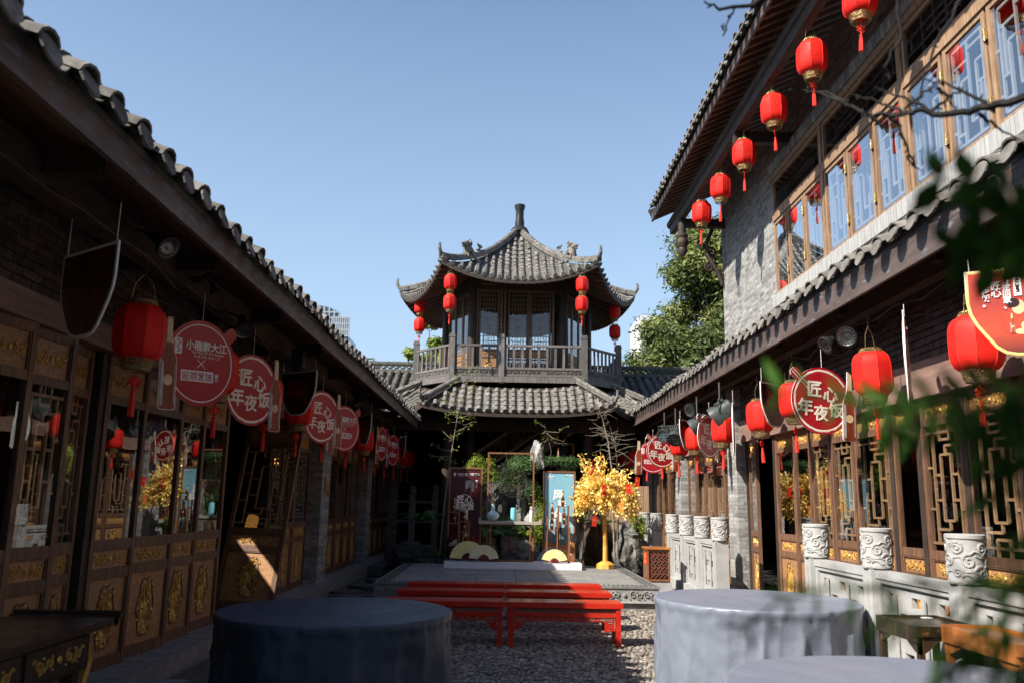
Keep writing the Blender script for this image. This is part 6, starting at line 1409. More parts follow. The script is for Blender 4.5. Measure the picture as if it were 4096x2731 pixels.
# ---------------------------------------------------------------- covered round tables
def table(x, y, r, h, label, material, seed):
    from mathutils import noise
    t = empty('covered_table', (x, y, 0), label, 'table'); rg = np.random.default_rng(seed); n = 320; ph = rg.uniform(0, 6.28, 10); v = []; q = []; f = MB()
    nz = lambda p, s_: noise.noise(Vector(p) * s_ + Vector((seed * 7.1, 0, 0)))
    rs = [.12, .25, .38, .5, .62, .73, .82, .9, .96]
    for k in rs:
        for i in range(n):
            a = 2 * PI * i / n; px_, py_ = r * k * math.cos(a), r * k * math.sin(a)
            z = .006 * nz((px_, py_, 0), 2.2) - .007 * abs(nz((px_, py_, 3), 3.1)) ** .6 + .003 * nz((px_, py_, 5), 9); v.append((x + px_, y + py_, h + z * min(1, (1 - k) * 6 + .35)))
    zs = [h, h - .006, h - .018, h - .036, h - .055, h - .075] + [h - .075 - (h - .09) * (k / 17) ** 1.15 for k in range(1, 18)]
    for j, z in enumerate(zs):
        d = (h - z) / h; dd = min(1, max(0, (h - z - .03) / .20))
        for i in range(n):
            a = 2 * PI * i / n; ca, sa_ = math.cos(a), math.sin(a)
            big = math.sin(5 * a + ph[0] + .8 * math.sin(2 * a + ph[3])) * .5 + math.sin(9 * a + ph[1] + .9 * d * math.sin(3 * a)) * .45
            mid_ = .5 - abs(math.sin(7.5 * a + ph[2] + 1.3 * math.sin(3 * a + ph[4]) + .7 * d)) ** .5; fine = .5 - abs(math.sin(15 * a + ph[5] + 1.6 * math.sin(4 * a + ph[6]) + d)) ** .6
            cr_ = abs(nz((ca * 1.2, sa_ * 1.2, z * 1.1), 2.6)) ** .7 * -1 + .6 * abs(nz((ca, sa_, z * 1.5), 5.5)) ** .7 * -1 + .25 * nz((ca, sa_, z), 13)
            gather = -.010 * max(0, math.sin(31 * a + ph[7] + 2.2 * math.sin(2 * a))) ** 2 * math.exp(-((h - z - .05) / .045) ** 2)
            rr = r + [-.012, -.002, .003, .004, .002, -.004][min(j, 5)] + dd * (.026 * big + .046 * mid_ * (.4 + d) + .014 * fine * (1 - .6 * d)) + .017 * min(1, dd + .15) * cr_ + gather + .022 * d
            v.append((x + rr * ca, y + rr * sa_, max(.012, z + (.004 * math.sin(23 * a + ph[4]) + .003 * math.sin(11 * a) if 0 < j < 8 else 0))))
    nr = len(rs) + len(zs)
    for j in range(nr - 1):
        for i in range(n): q.append((j * n + i, (j + 1) * n + i, (j + 1) * n + (i + 1) % n, j * n + (i + 1) % n))
    v.append((x, y, h)); tt = [(len(v) - 1, i, (i + 1) % n) for i in range(n)]
    f.add(v, q, tt); f.build('table_cover', material, t, True, angle=180)
    m = MB(); m.lathe([(.05, .0), (.05, h - .02)], 8, TR(x, y, 0)); m.build('table_pedestal', M_['black'], t)
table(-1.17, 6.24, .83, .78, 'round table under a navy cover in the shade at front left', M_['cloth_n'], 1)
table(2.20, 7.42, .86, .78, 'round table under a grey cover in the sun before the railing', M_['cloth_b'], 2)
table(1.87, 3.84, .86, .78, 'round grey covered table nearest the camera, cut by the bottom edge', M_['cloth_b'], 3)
# ---------------------------------------------------------------- red benches
def bench(x0, x1, y, z, label, first=None):
    t = empty('red_bench', ((x0 + x1) / 2, y + .2, 0), label, 'bench', 'red lacquered benches before the stage'); W = x1 - x0; d = .38; h = z
    m = MB(); e = .012; m.box(x0, x1, y, y + d, h - .055, h - .008); m.box(x0 + e, x1 - e, y + e, y + d - e, h - .008, h); m.build('seat', M_['benchred'], t)
    a, b = x0 + .03, x1 - .03
    m = MB()
    for yy in (y + .02, y + d - .045): m.box(a, b, yy, yy + .025, h - .068, h - .0555); m.box(a, b, yy, yy + .025, h - .155, h - .112)
    for xx in (a, b - .025): m.box(xx, xx + .025, y + .045, y + d - .045, h - .155, h - .0555)
    m.build('apron', M_['benchred'], t)
    m = MB()
    for yy in (y + .033, y + d - .03):
        m.box(a + .02, b - .02, yy, yy + .004, h - .112, h - .068)
    m.build('fret_back', M_['fret'], t)
    fm = MB(); xx = a + .03; k = 0
    while xx < b - .05:
        w = .052; s_ = k % 2; z0, z1 = h - .110, h - .070
        fm.box(xx, xx + .005, y + .024, y + .032, z0, z1); fm.box(xx + .006, xx + w - .012, y + .025, y + .032, (z1 if s_ else z0) - .003 + (.0 if s_ else .003), (z1 if s_ else z0) + (.0 if s_ else .006)); fm.box(xx + w * .4, xx + w * .4 + .005, y + .024, y + .031, z0 + .008, z1 - .008); fm.box(xx + w * .45 + .004, xx + w * .8, y + .0245, y + .031, (z0 + z1) / 2 - .003, (z0 + z1) / 2 + .003)
        xx += w; k += 1
    fm.build('fretwork', M_['benchred'], t)
    for lx in (x0 + .03, x1 - .085):
        for ly, s_ in ((y + .012, 1), (y + d - .067, -1)):
            m = MB(); m.box(lx, lx + .055, ly, ly + .055, .03, h - .0555); m.box(lx - .006, lx + .061, ly - .006, ly + .061, 0, .03); m.build('leg', M_['benchred'], t)
    m = MB()
    for s_, bx_ in ((1, x0 + .086), (-1, x1 - .086)):
        for q in range(5): w = .16 - q * .026; m.box(min(bx_, bx_ + s_ * w), max(bx_, bx_ + s_ * w), y + .03 + q * .0005, y + .05 - q * .0005, h - .158 - (q + 1) * .028, h - .158 - q * .028)
    m.box(x0 + .2, x1 - .2, y + .031, y + .049, h - .20, h - .157); m.build('spandrel', M_['benchred'], t)
    m = MB()
    for s_, bx_ in ((1, x0 + .095), (-1, x1 - .095)):
        m.ribbon([(bx_ + s_ * .0, -.27), (bx_ + s_ * .0, -.17), (bx_ + s_ * .13, -.17), (bx_ + s_ * .13, -.19), (bx_ + s_ * .03, -.19), (bx_ + s_ * .03, -.215), (bx_ + s_ * .08, -.215)], .009, .003, UP(0, y + .029, h))
    xx = x0 + .26
    while xx < x1 - .28: m.ribbon([(xx, -.19), (xx, -.168), (xx + .05, -.168), (xx + .05, -.185), (xx + .02, -.185)], .008, .003, UP(0, y + .030, h)); xx += .085
    m.build('key_pattern', M_['fret'], t)
for i, (y, xl, xm, xr) in enumerate(((9.60, -1.30, .07, 1.38), (10.68, -1.27, .07, 1.39), (11.62, -1.24, .07, 1.38))):
    for k, (a, b) in enumerate(((xl, xm - .004), (xm + .004, xr))):
        bench(a, b, y, .475, '%s red bench in the %s row before the stage' % (('left', 'right')[k], ('front', 'middle', 'back')[i]))
# ---------------------------------------------------------------- altar table front left
AT = empty('altar_table', (-2.7, 4.0, 0), 'long dark carved side table with upturned end in deep shade at the lower left', 'table')
m = MB(); m.box(-3.02, -2.36, 1.5, 5.42, .775, .82); m.tube([(-3.02, 5.40, .80), (-2.36, 5.40, .80)], .03, 8); m.tube([(-3.02, 5.46, .83), (-2.36, 5.46, .83)], .022, 8); m.build('table_top', M_['stool_d'], AT)
m = MB(); m.box(-2.97, -2.42, 1.6, 5.2, .56, .774); m.build('apron', M_['dwood'], AT)
for i in range(5):
    a = 1.7 + i * .70; m = MB(); m.box(-2.422, -2.402, a, a + .64, .585, .755); m.build('drawer', M_['dwood'], AT); place('frieze_carving', ME_frz, AT, fr((-2.401, a + .32, .67), (0, 1, 0), (0, 0, 1), (1, 0, 0)) @ Matrix.Diagonal((1.1, 1.1, 1, 1)))
for x in (-2.93, -2.47):
    for y in (1.8, 5.1): m = MB(); m.box(x - .035, x + .035, y - .035, y + .035, .15 if x < -2.93 else 0, .56); m.build('leg', M_['dwood'], AT)
m = MB(); m.tube([(-2.45, 5.2, .70), (-2.45, 5.27, .60), (-2.45, 5.22, .48), (-2.45, 5.17, .34)], [.03, .03, .025, .02], 6); m.build('spandrel', M_['gold'], AT, True)
m = MB(); m.box(-2.98, -2.42, 5.5, 5.58, .0, .62); m.box(-2.75, -2.2, 5.62, 6.2, .10, .30); 
m = MB(); m.box(-2.72, -2.3, 5.55, 6.6, .0, .22); m.build('stone_step', M_['stone'], None, label='low stone block step beside the altar table on the left', cat='step')
# ---------------------------------------------------------------- wooden stands front right
def console(x0, x1, y0, y1, h, material, label, lip=.05):
    t = empty('console_stand', ((x0 + x1) / 2, (y0 + y1) / 2, 0), label, 'stand')
    m = MB(); m.box(x0, x1, y0, y1, h - .03, h - .005); m.build('top', material, t)
    m = MB(); m.box(x0 - .015, x0, y0, y1, h - .09, h + lip * .2); m.box(x1, x1 + .015, y0, y1, h - .09, h + lip * .2); m.box(x0, x1, y1, y1 + .015, h - .09, h + lip * .2); m.box(x0 - .016, x1 + .016, y0 - .016, y0 - .001, h - .05, h + lip * .2); m.build('rim', material, t)
    for sx, xx in ((1, x0), (-1, x1 - .022)):       # curved side brackets
        n = 10; W_ = (y1 - y0); pl = [(y0, h - .031)] + [(y0 + W_ * k / n, h - .06 - .10 * abs(math.cos(PI * k / n)) ** 2.5) for k in range(n + 1)] + [(y1, h - .031)]
        q = MB(); q.prism(pl, 0, .022, fr((xx, 0, 0), (0, 1, 0), (0, 0, 1), (1, 0, 0))); q.build('side_apron', material, t)
    n = 10; W_ = x1 - x0; pl = [(x0, h - .031)] + [(x0 + W_ * k / n, h - .065 - .10 * abs(math.cos(PI * k / n)) ** 2.5) for k in range(n + 1)] + [(x1, h - .031)]
    q = MB(); q.prism(pl, 0, .02, fr((0, y0 + .02, 0), (1, 0, 0), (0, 0, 1), (0, -1, 0))); q.build('front_apron', material, t)
    for x in (x0, x1 - .04):
        for y in (y0, y1 - .04): q = MB(); q.box(x + .001, x + .039, y + .001, y + .039, .15 * 0, h - .0305); q.build('leg', material, t)
    return t
c1 = console(2.62, 3.02, 5.42, 5.98, .83, M_['stool_d'], 'worn black lacquered stand with a rimmed top beside the stone railing')
q = MB(); q.M = fr((2.84, 5.46, .60), (1, 0, 0), (0, 0, 1), (0, -1, 0))
for s_ in (-1, 1): q.ribbon(spiral(s_ * .055, 0, .05, 1.2, 0, s_, 10), .016, .01)
q.M = None; q.build('openwork_scroll', M_['stone_w'], c1)
m = MB(); m.lathe([(.035, .852), (.04, .858), (.02, .862)], 12, TR(2.82, 5.7, 0)); m.build('small_dish', M_['porcelain'], None, label='small pale dish lying on the worn black stand', cat='dish')
console(2.72, 3.02, 4.55, 5.30, .86, M_['stool_o'], 'glossy amber wooden stand with a curved apron at the lower right')
# ---------------------------------------------------------------- leaves and trees
def leaf_cloud(mb, centres, n, s, rg, flat=.5, aspect=.42):
    """n leaf quads (two triangles folded) spread over ellipsoid clumps; centres = [(c, r)]"""
    C = np.array([c for c, r in centres]); Rr = np.array([r if hasattr(r, '__len__') else (r, r, r) for c, r in centres], float)
    w = (Rr[:, 0] * Rr[:, 1]) ; k = rg.choice(len(C), n, p=w / w.sum())
    d = rg.normal(size=(n, 3)); d /= np.linalg.norm(d, axis=1)[:, None]; rad = np.abs(rg.normal(.75, .34, (n, 1)))
    P = C[k] + d * rad * Rr[k]; N_ = d + rg.normal(0, .6, (n, 3)) + np.array([0, 0, flat]); N_ /= np.linalg.norm(N_, axis=1)[:, None]
    T = np.cross(N_, rg.normal(size=(n, 3))); T /= np.linalg.norm(T, axis=1)[:, None]; B = np.cross(N_, T); sz = s * rg.uniform(.6, 1.3, (n, 1))
    v = np.stack([P - T * sz, P + B * sz * aspect + N_ * sz * .12, P + T * sz, P - B * sz * aspect + N_ * sz * .12], 1).reshape(-1, 3)
    i = np.arange(n)[:, None] * 4; t = np.concatenate([i + [0, 1, 2], i + [0, 2, 3]], 0); t = np.stack([t[:n], t[n:]], 1).reshape(-1, 3); mb.add(v, None, t)
def tree(name, x, y, z0, H, R_, n, s, label, material, seed, clumps=38, squash=1.15):
    rg = np.random.default_rng(seed); t = empty(name, (x, y, z0), label, 'tree'); tr = MB(); tr.tube([(x, y, z0), (x + .2, y, z0 + H * .3), (x - .1, y + .1, z0 + H * .6), (x, y, z0 + H * .85)], [R_ * .09, R_ * .075, R_ * .05, R_ * .02], 8)
    cs = []
    for k in range(clumps):
        a = rg.uniform(0, 2 * PI); f = rg.uniform(0, 1); zz = z0 + H * (.24 + .72 * f); env = R_ * (1.0 - .65 * max(0, (f - .35) / .65) ** 1.6) * (.7 + .3 * min(1, f * 4)); rr = env * math.sqrt(rg.uniform(.1, 1)) * .92
        c = (x + rr * math.cos(a), y + rr * math.sin(a), zz); q = R_ * rg.uniform(.13, .23); cs.append((c, (q, q, q * .8)))
        if k % 2 == 0: tr.tube([(x, y, z0 + H * .25 + f * H * .3), ((x + c[0]) / 2, (y + c[1]) / 2, (z0 + H * .3 + c[2]) / 2), c], [R_ * .03, R_ * .02, R_ * .006], 5)
    tr.build('trunk', M_['bark'], t, True); m = MB(); leaf_cloud(m, cs, n, s, rg); m.build('crown', material, t, kind='stuff')
tree('background_tree', 11.6, 42, 0, 16.6, 5.0, 120000, .14, 'large leafy evergreen tree rising behind the brick house on the right', M_['leaf'], 1, 120)
tree('background_tree', 8.0, 39, 0, 10.2, 3.2, 44000, .125, 'lower rounded tree crown left of the large evergreen tree', M_['leaf'], 2, 70)
tree('background_tree', -2.9, 34, 0, 9.7, 1.9, 12000, .12, 'small yellow-green tree seen behind the left side of the pavilion', M_['leaf_b'], 3, 20)
# near shrubs and rocks round the pond
def rock(name, c, r, material, label, seed, cat='rock', ny=26):
    from mathutils import noise
    m = MB(); nu, nv = 28, 18; v = []
    for i in range(nv + 1):
        a = PI * i / nv
        for k in range(nu):
            b = 2 * PI * k / nu; d = Vector((math.sin(a) * math.cos(b), math.sin(a) * math.sin(b), math.cos(a))); f = 1 + .38 * noise.noise(d * 1.6 + Vector((seed, 0, 0))) + .22 * noise.noise(d * 3.7 + Vector((0, seed, 0))) + .14 * noise.noise(d * 9 + Vector((0, 0, seed)))
            v.append((c[0] + d.x * r[0] * f, c[1] + d.y * r[1] * f, max(c[2] + d.z * r[2] * f, c[2] - r[2] * .6)))
    q = [(i * nu + k, (i + 1) * nu + k, (i + 1) * nu + (k + 1) % nu, i * nu + (k + 1) % nu) for i in range(nv) for k in range(nu)]
    m.add(v, q); return m.build(name, material, None, True, label=label, cat=cat, angle=35)
rock('garden_rock', (1.52, 17.6, 1.0), (.17, .2, .95), M_['rock'], 'tall pitted grey scholar rock between the blue banner and the tree', 1)
rock('garden_rock', (2.72, 17.9, .55), (.32, .3, .68), M_['rock'], 'broad grey rock with ferns right of the gold tree trunk', 2)
rock('garden_rock', (-.16, 18.4, 1.05), (.30, .3, .70), M_['rock'], 'dark rockery peak behind the centre vase', 3)
rock('garden_rock', (.42, 18.4, 1.1), (.13, .14, .80), M_['rock'], 'narrow pale streaked rock behind the hanging emblem plate', 4)
rock('garden_rock', (.74, 18.3, 1.2), (.19, .18, .28), M_['rock_w'], 'pale rock lit by the sun behind the white vase', 5)
rock('garden_rock', (.76, 18.3, 2.50), (.16, .13, .36), M_['rock_w'], 'upright pale rock standing above the centre frame corner', 6)
rock('garden_rock', (-.35, 17.6, .45), (.28, .25, .50), M_['rock'], 'low grey rock seen through the centre table frame', 7)
rock('garden_rock', (.40, 17.7, .35), (.48, .25, .42), M_['rock'], 'wide low rock behind the standing seal panel', 8)
rock('garden_rock', (-1.9, 19.0, .35), (.6, .4, .30), M_['grime'], 'low dark rock in the shaded pond corner on the left', 9)
rock('tree_stump', (1.95, 18.3, .45), (.42, .35, .85), M_['rock_b'], 'broad brown gnarled stump behind the gold tree', 10, 'stump')
rock('garden_rock', (.10, 18.9, .9), (.9, .4, 1.1), M_['grime'], 'large dark rockery mass behind the display', 12)
m = MB(); m.box(1.5, 3.25, 19.3, 19.36, .12, 1.95)
PS = empty('plank_screen', (2.3, 19.3, .12), 'plain brown plank screen behind the gold tree', 'screen')
for i in range(14): m = MB(); m.box(1.62 + i * .125, 1.742 + i * .125, 19.3 + jit(.004), 19.34, .12, 1.98); m.build('plank', mat('screen_plank', (.40, .26, .17), (.28, .17, .10), .6, 3, stretch=(5, 5, .6), rnd=.1) if i == 0 else bpy.data.materials['screen_plank'], PS)
def frond_plant(x, y, z, n, L, material, label, seed, up=.6, name='fern', cat='fern', leaflets=16, wid=.20, dirs=None):
    rg = random.Random(seed); t = empty(name, (x, y, z), label, cat); lf = MB(); stt = MB()
    for k in range(n):
        a = rg.uniform(0, 2 * PI) if dirs is None else rg.uniform(*dirs); l = L * rg.uniform(.7, 1.15); u_ = up * rg.uniform(.6, 1.3); pts = []
        for i in range(9):
            f = i / 8; pts.append(Vector((x + math.cos(a) * l * f, y + math.sin(a) * l * f, z + u_ * l * (f * 1.5 - 1.35 * f * f))))
        stt.tube(pts, [.004 * (1.2 - i / 8) for i in range(9)], 4, cap=False)
        for i in range(2, leaflets + 2):
            f = i / (leaflets + 2); q = f * 8; j = min(7, int(q)); p = pts[j].lerp(pts[j + 1], q - j); d = (pts[j + 1] - pts[j]).normalized(); sd = d.cross(Vector((0, 0, 1))).normalized(); w_ = l * wid * math.sin(PI * min(1, f * .9 + .12)) ** .8
            for s_ in (-1, 1):
                e = p + (sd * s_ + d * .45).normalized() * w_ + Vector((0, 0, -w_ * .15)); b = d * l * .035
                lf.add([p - b * .3, p + b, e, (p + e) / 2 + b * .9, (p + e) / 2 - b * .6], None, [(0, 4, 3), (0, 3, 1), (4, 2, 3)])
    stt.build('stems', M_['leaf_k'], t); lf.build('fronds', material, t, kind='stuff')
frond_plant(-1.70, 18.3, 1.12, 16, .62, M_['leaf_f'], 'large dark fern arching in the shade left of the dark banner', 1, .7)
frond_plant(-1.25, 17.5, .42, 14, .42, M_['leaf_f'], 'broad-leaved fern at the foot of the dark banner', 2, 1.0, leaflets=10, wid=.13)
frond_plant(-.2, 17.4, .85, 12, .55, M_['leaf_f'], 'fern growing on the rocks behind the centre shelf', 3, .7)
frond_plant(.55, 17.5, .85, 16, .55, M_['leaf_b'], 'bright grassy fern behind the aqua vase', 4, .9, leaflets=12, wid=.10)
frond_plant(-.4, 17.5, 1.3, 14, .55, M_['leaf_f'], 'drooping grassy clump beside the hanging emblem plate', 8, .9, leaflets=10, wid=.05, name='grass_clump', cat='grass')
frond_plant(2.05, 18.0, 1.10, 12, .55, M_['leaf_f'], 'fern drooping over the brown stump', 5, .5)
frond_plant(2.75, 17.2, .85, 10, .34, M_['leaf_b'], 'light green fern beside the far stone posts', 6, .9)
frond_plant(1.45, 17.5, .35, 12, .40, M_['leaf_f'], 'low fern between the blue banner and the stump', 7, .9)
def shrub(x, y, z, R_, n, s, material, label, seed, name='shrub', k=9, stem=True):
    rg = np.random.default_rng(seed); t = empty(name, (x, y, z), label, 'shrub'); cs = [((x + rg.uniform(-1, 1) * R_[0] * .7, y + rg.uniform(-1, 1) * R_[1] * .7, z + R_[2] * rg.uniform(.3, 1.7)), (R_[0] * .38, R_[1] * .38, R_[2] * .35)) for _ in range(k)]
    m = MB(); leaf_cloud(m, cs, n, s, rg, .9); m.build('foliage', material, t, kind='stuff'); m = MB()
    for c, r in (cs if stem else cs[:1]): m.tube([(x, y, z - .1), ((x + c[0]) / 2, (y + c[1]) / 2, (z + c[2]) / 2), c], [.010, .006, .003], 5)
    m.build('branches', M_['bark'], t)
shrub(-.42, 18.2, 1.70, (.36, .3, .42), 5200, .026, M_['leaf_b'], 'bright lime green shrub behind the left side of the centre frame', 1, k=14)
shrub(-.85, 18.3, 2.05, (.22, .2, .10), 900, .026, M_['leaf_b'], 'lime green shoots above the dark banner', 2)
shrub(1.30, 18.2, 2.22, (.42, .25, .20), 4200, .020, M_['leaf_f'], 'dark needle shrub above the blue banner', 3, k=14)
shrub(.35, 18.0, 1.55, (.45, .25, .50), 5200, .024, M_['leaf_f'], 'creeping green plant behind the hanging emblem plate', 4, k=12, stem=False)
shrub(.80, 17.9, .70, (.26, .2, .60), 4200, .024, M_['leaf_b'], 'yellow green creeper climbing the rock left of the blue banner', 5, k=12, stem=False)
shrub(2.86, 17.7, .85, (.18, .2, .32), 2400, .020, M_['leaf_b'], 'feathery green shrub before the far stone railing', 6, k=10)
PG = empty('pagoda_ornament', (1.19, 18.2, 2.3), 'tiny brown pagoda ornament in the shrub above the blue banner', 'ornament'); m = MB()
for i in range(6): r = .055 - i * .006; m.lathe([(r * .6, 2.42 + i * .045), (r, 2.425 + i * .045), (r * .5, 2.455 + i * .045)], 8, TR(1.22, 18.2, 0))
m.lathe([(.01, 2.69), (.002, 2.75)], 6, TR(1.22, 18.2, 0)); m.build('pagoda_tiers', M_['bwood'], PG)
shrub(.05, 17.9, .55, (.55, .25, .40), 4200, .034, M_['leaf_f'], 'low mixed greenery seen through the table frame', 7, k=16, stem=False)
shrub(1.75, 18.6, .95, (.40, .2, .55), 3200, .034, M_['leaf_f'], 'dark greenery between the blue banner and the plank screen', 8, k=14, stem=False)
# saplings that climb before the pavilion
def sapling(label, path, r0, twigs, material, leafmat, nleaf, seed, ls=.035):
    rg = random.Random(seed); t = empty('sapling', path[0], label, 'tree'); m = MB(); n = len(path); m.tube(path, [r0 * (1 - .75 * i / (n - 1)) for i in range(n)], 6); lf = MB(); P = [Vector(p) for p in path]
    for k in range(twigs):
        f = rg.uniform(.45, 1) * (n - 1.001); i = int(f); p = P[i].lerp(P[i + 1], f - i); L = rg.uniform(.15, .5); a = rg.uniform(0, 2 * PI); d = Vector((math.cos(a), math.sin(a) * .5, rg.uniform(-.5, .9))).normalized(); e = p + d * L; mid_ = (p + e) / 2 + Vector((rg.uniform(-.08, .08), 0, rg.uniform(-.09, .09)))
        m.tube([p, mid_, e], [.007, .005, .002], 4, cap=False)
        for q in range(nleaf):
            c = mid_.lerp(e, rg.uniform(0, 1)) + Vector((rg.gauss(0, .03), rg.gauss(0, .03), rg.gauss(0, .03))); dd = Vector((rg.gauss(0, 1), rg.gauss(0, 1), rg.gauss(0, .6))).normalized(); uu = dd.cross(Vector((0, rg.uniform(-1, 1), 1))).normalized(); s_ = ls * rg.uniform(.6, 1.3)
            lf.add([c, c + dd * s_ * .5 + uu * s_ * .3, c + dd * s_, c + dd * s_ * .5 - uu * s_ * .3], [(0, 1, 2, 3)])
    m.build('stem', material, t, True)
    if nleaf: lf.build('leaves', leafmat, t, kind='stuff')
sapling('slender pale sapling with few leaves rising left of the dark banner', [(-1.28, 18, .3), (-1.25, 18, .9), (-1.2, 18, 1.6), (-1.13, 18.0, 2.3), (-1.05, 18, 2.9), (-.98, 18, 3.4), (-.85, 18, 3.9), (-.80, 18, 4.3)], .022, 34, M_['palebark'], M_['leaf_b'], 9, 3, .055)
sapling('bare tangled twig shrub rising behind the gold tree', [(2.35, 17.6, .5), (2.32, 17.6, 1.5), (2.30, 17.6, 2.3), (2.22, 17.6, 2.9), (2.12, 17.6, 3.3), (2.0, 17.6, 3.6)], .026, 34, M_['palebark'], M_['leaf_b'], 1, 5, .03)
sapling('second bare climbing stem behind the gold tree', [(2.42, 17.7, .5), (2.45, 17.7, 2.0), (2.40, 17.7, 2.7), (2.28, 17.7, 3.2)], .022, 26, M_['palebark'], M_['leaf_b'], 0, 6)
sapling('thin leafy vine hanging right of the stair in the dark', [(1.05, 18.5, 2.3), (1.08, 18.5, 2.7), (1.0, 18.5, 3.0), (.92, 18.5, 3.3)], .006, 7, M_['palebark'], M_['leaf_b'], 10, 7, .045)
# bare branch across the upper right
def branch(label, paths, seed, r0=.012):
    rg = random.Random(seed); t = empty('bare_branch', paths[0][0], label, 'branch'); m = MB()
    for k, p in enumerate(paths):
        P = [Vector(q) for q in p]; Q = []
        for i in range(len(P) - 1):
            for j in range(4): Q.append(P[i].lerp(P[i + 1], j / 4) + Vector((rg.gauss(0, .004), 0, rg.gauss(0, .005))))
        Q.append(P[-1]); r = r0 if k == 0 else r0 * .42; n = len(Q); m.tube(Q, [r * (1 - .72 * i / (n - 1)) for i in range(n)], 7)
        for q in range(int(n * .8)):
            i = rg.randrange(1, n - 1); d = Vector((rg.uniform(-.6, .6), rg.uniform(-.3, .3), rg.uniform(-1, 1))).normalized(); m.tube([Q[i], Q[i] + d * rg.uniform(.008, .022)], [.0035, .0022], 4)
    m.build('branch_wood', M_['twig'], t, True)
ROT = cam.matrix_world.to_3x3()
def px(a, b, d):
    """world point seen at photo pixel (a, b), d metres deep"""
    v = ROT @ Vector(((a - 2048) / 3327 * d, -(b - 1365.5) / 3327 * d, -d)); return Vector((v.x, v.y, v.z + EYE))
branch('bare black branch with twigs crossing the upper windows at the right', [
    [px(4400, 330, 2.2), px(4096, 395, 2.3), px(3960, 420, 2.35), px(3850, 450, 2.4), px(3700, 445, 2.45), px(3600, 458, 2.5), px(3500, 462, 2.55), px(3380, 410, 2.6), px(3280, 370, 2.65)],
    [px(3960, 420, 2.35), px(3800, 345, 2.4), px(3670, 305, 2.45)], [px(3740, 445, 2.45), px(3620, 395, 2.5), px(3500, 350, 2.55)], [px(3620, 455, 2.45), px(3520, 410, 2.5), px(3400, 375, 2.55)],
    [px(3620, 440, 2.5), px(3700, 370, 2.5), px(3760, 335, 2.5)], [px(3750, 350, 2.45), px(3790, 390, 2.45), px(3825, 435, 2.45)], [px(3720, 445, 2.45), px(3800, 390, 2.45), px(3870, 365, 2.45)],
    [px(3560, 462, 2.5), px(3600, 520, 2.5), px(3640, 620, 2.5), px(3680, 680, 2.5)], [px(3640, 620, 2.5), px(3635, 660, 2.5)], [px(3910, 455, 2.4), px(3990, 510, 2.4), px(4090, 565, 2.4)], [px(3390, 410, 2.6), px(3300, 375, 2.65), px(3150, 362, 2.7)],
    [px(3480, 460, 2.55), px(3520, 500, 2.55), px(3530, 520, 2.55)]], 3, .0135)
branch('thin dark twig hanging into the frame at the top', [[px(3150, -60, 2.6), px(3000, 20, 2.6), px(2870, 38, 2.6), px(2815, 5, 2.6)], [px(2935, 32, 2.6), px(2910, 100, 2.6), px(2898, 138, 2.6)]], 5, .009)
branch('long thin twig drooping across the transom windows', [[px(3860, -40, 2.6), px(3745, 190, 2.6), px(3690, 330, 2.6), px(3660, 440, 2.6)]], 6, .006)
branch('short thin twig drooping before the upper eave lanterns', [[px(3590, -60, 2.6), px(3600, 160, 2.6), px(3545, 260, 2.6), px(3560, 325, 2.6)]], 7, .006)
# out-of-focus leaves close to the camera
def sprig(label, paths, material, seed, L=.05, w=.34, n=9, name='leafy_sprig', droop=.3):
    rg = random.Random(seed); t = empty(name, paths[0][0], label, 'branch'); st_ = MB(); lf = MB()
    for p in paths:
        P = [Vector(q) for q in p]; m_ = len(P); st_.tube(P, [.0022 * (1.3 - i / m_) for i in range(m_)], 5)
        for k in range(n):
            f = (k + .6) / n * (m_ - 1.001); i = int(f); c = P[i].lerp(P[i + 1], f - i); d = (P[i + 1] - P[i]).normalized(); side = d.cross(Vector((rg.uniform(-.3, .3), -1, rg.uniform(-.3, .3)))).normalized()
            for s_ in (-1, 1):
                dd = (d * .55 + side * s_ + Vector((0, rg.uniform(-.3, .3), -droop * rg.uniform(.3, 1.4)))).normalized(); l = L * rg.uniform(.75, 1.2); uu = dd.cross(Vector((rg.uniform(-.3, .3), -1, rg.uniform(-.2, .4)))).normalized(); a = c; z_ = Vector((0, -.06, 0)) * l
                pts = [a, a + dd * l * .25 + uu * l * w * .36, a + dd * l * .55 + uu * l * w * .42, a + dd * l, a + dd * l * .55 - uu * l * w * .42, a + dd * l * .25 - uu * l * w * .36, a + dd * l * .4 + z_]
                lf.add(pts, None, [(0, 6, 1), (1, 6, 2), (2, 6, 3), (3, 6, 4), (4, 6, 5), (5, 6, 0)])
    st_.build('stems', M_['leaf_k'], t); lf.build('leaves', material, t, kind='stuff')
d = .62
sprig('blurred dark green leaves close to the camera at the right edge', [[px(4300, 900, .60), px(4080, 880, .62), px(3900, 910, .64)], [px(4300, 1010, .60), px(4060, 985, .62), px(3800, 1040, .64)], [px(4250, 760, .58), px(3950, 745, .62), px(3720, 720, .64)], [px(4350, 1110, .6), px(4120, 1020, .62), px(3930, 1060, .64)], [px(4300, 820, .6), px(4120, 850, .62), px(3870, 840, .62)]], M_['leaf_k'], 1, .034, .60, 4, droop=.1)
sprig('blurred dark fern sprays across the right signs', [[px(4350, 1620, .60), px(3950, 1650, .62), px(3650, 1640, .64), px(3350, 1590, .64), px(3080, 1560, .66)], [px(4350, 1740, .60), px(4050, 1690, .62), px(3800, 1720, .62), px(3560, 1700, .64)], [px(4350, 1560, .58), px(4000, 1570, .6), px(3700, 1600, .6), px(3450, 1650, .62)], [px(4350, 1850, .58), px(4100, 1780, .6), px(3900, 1800, .6)]], M_['leaf_k'], 2, .030, .30, 9, droop=.2)
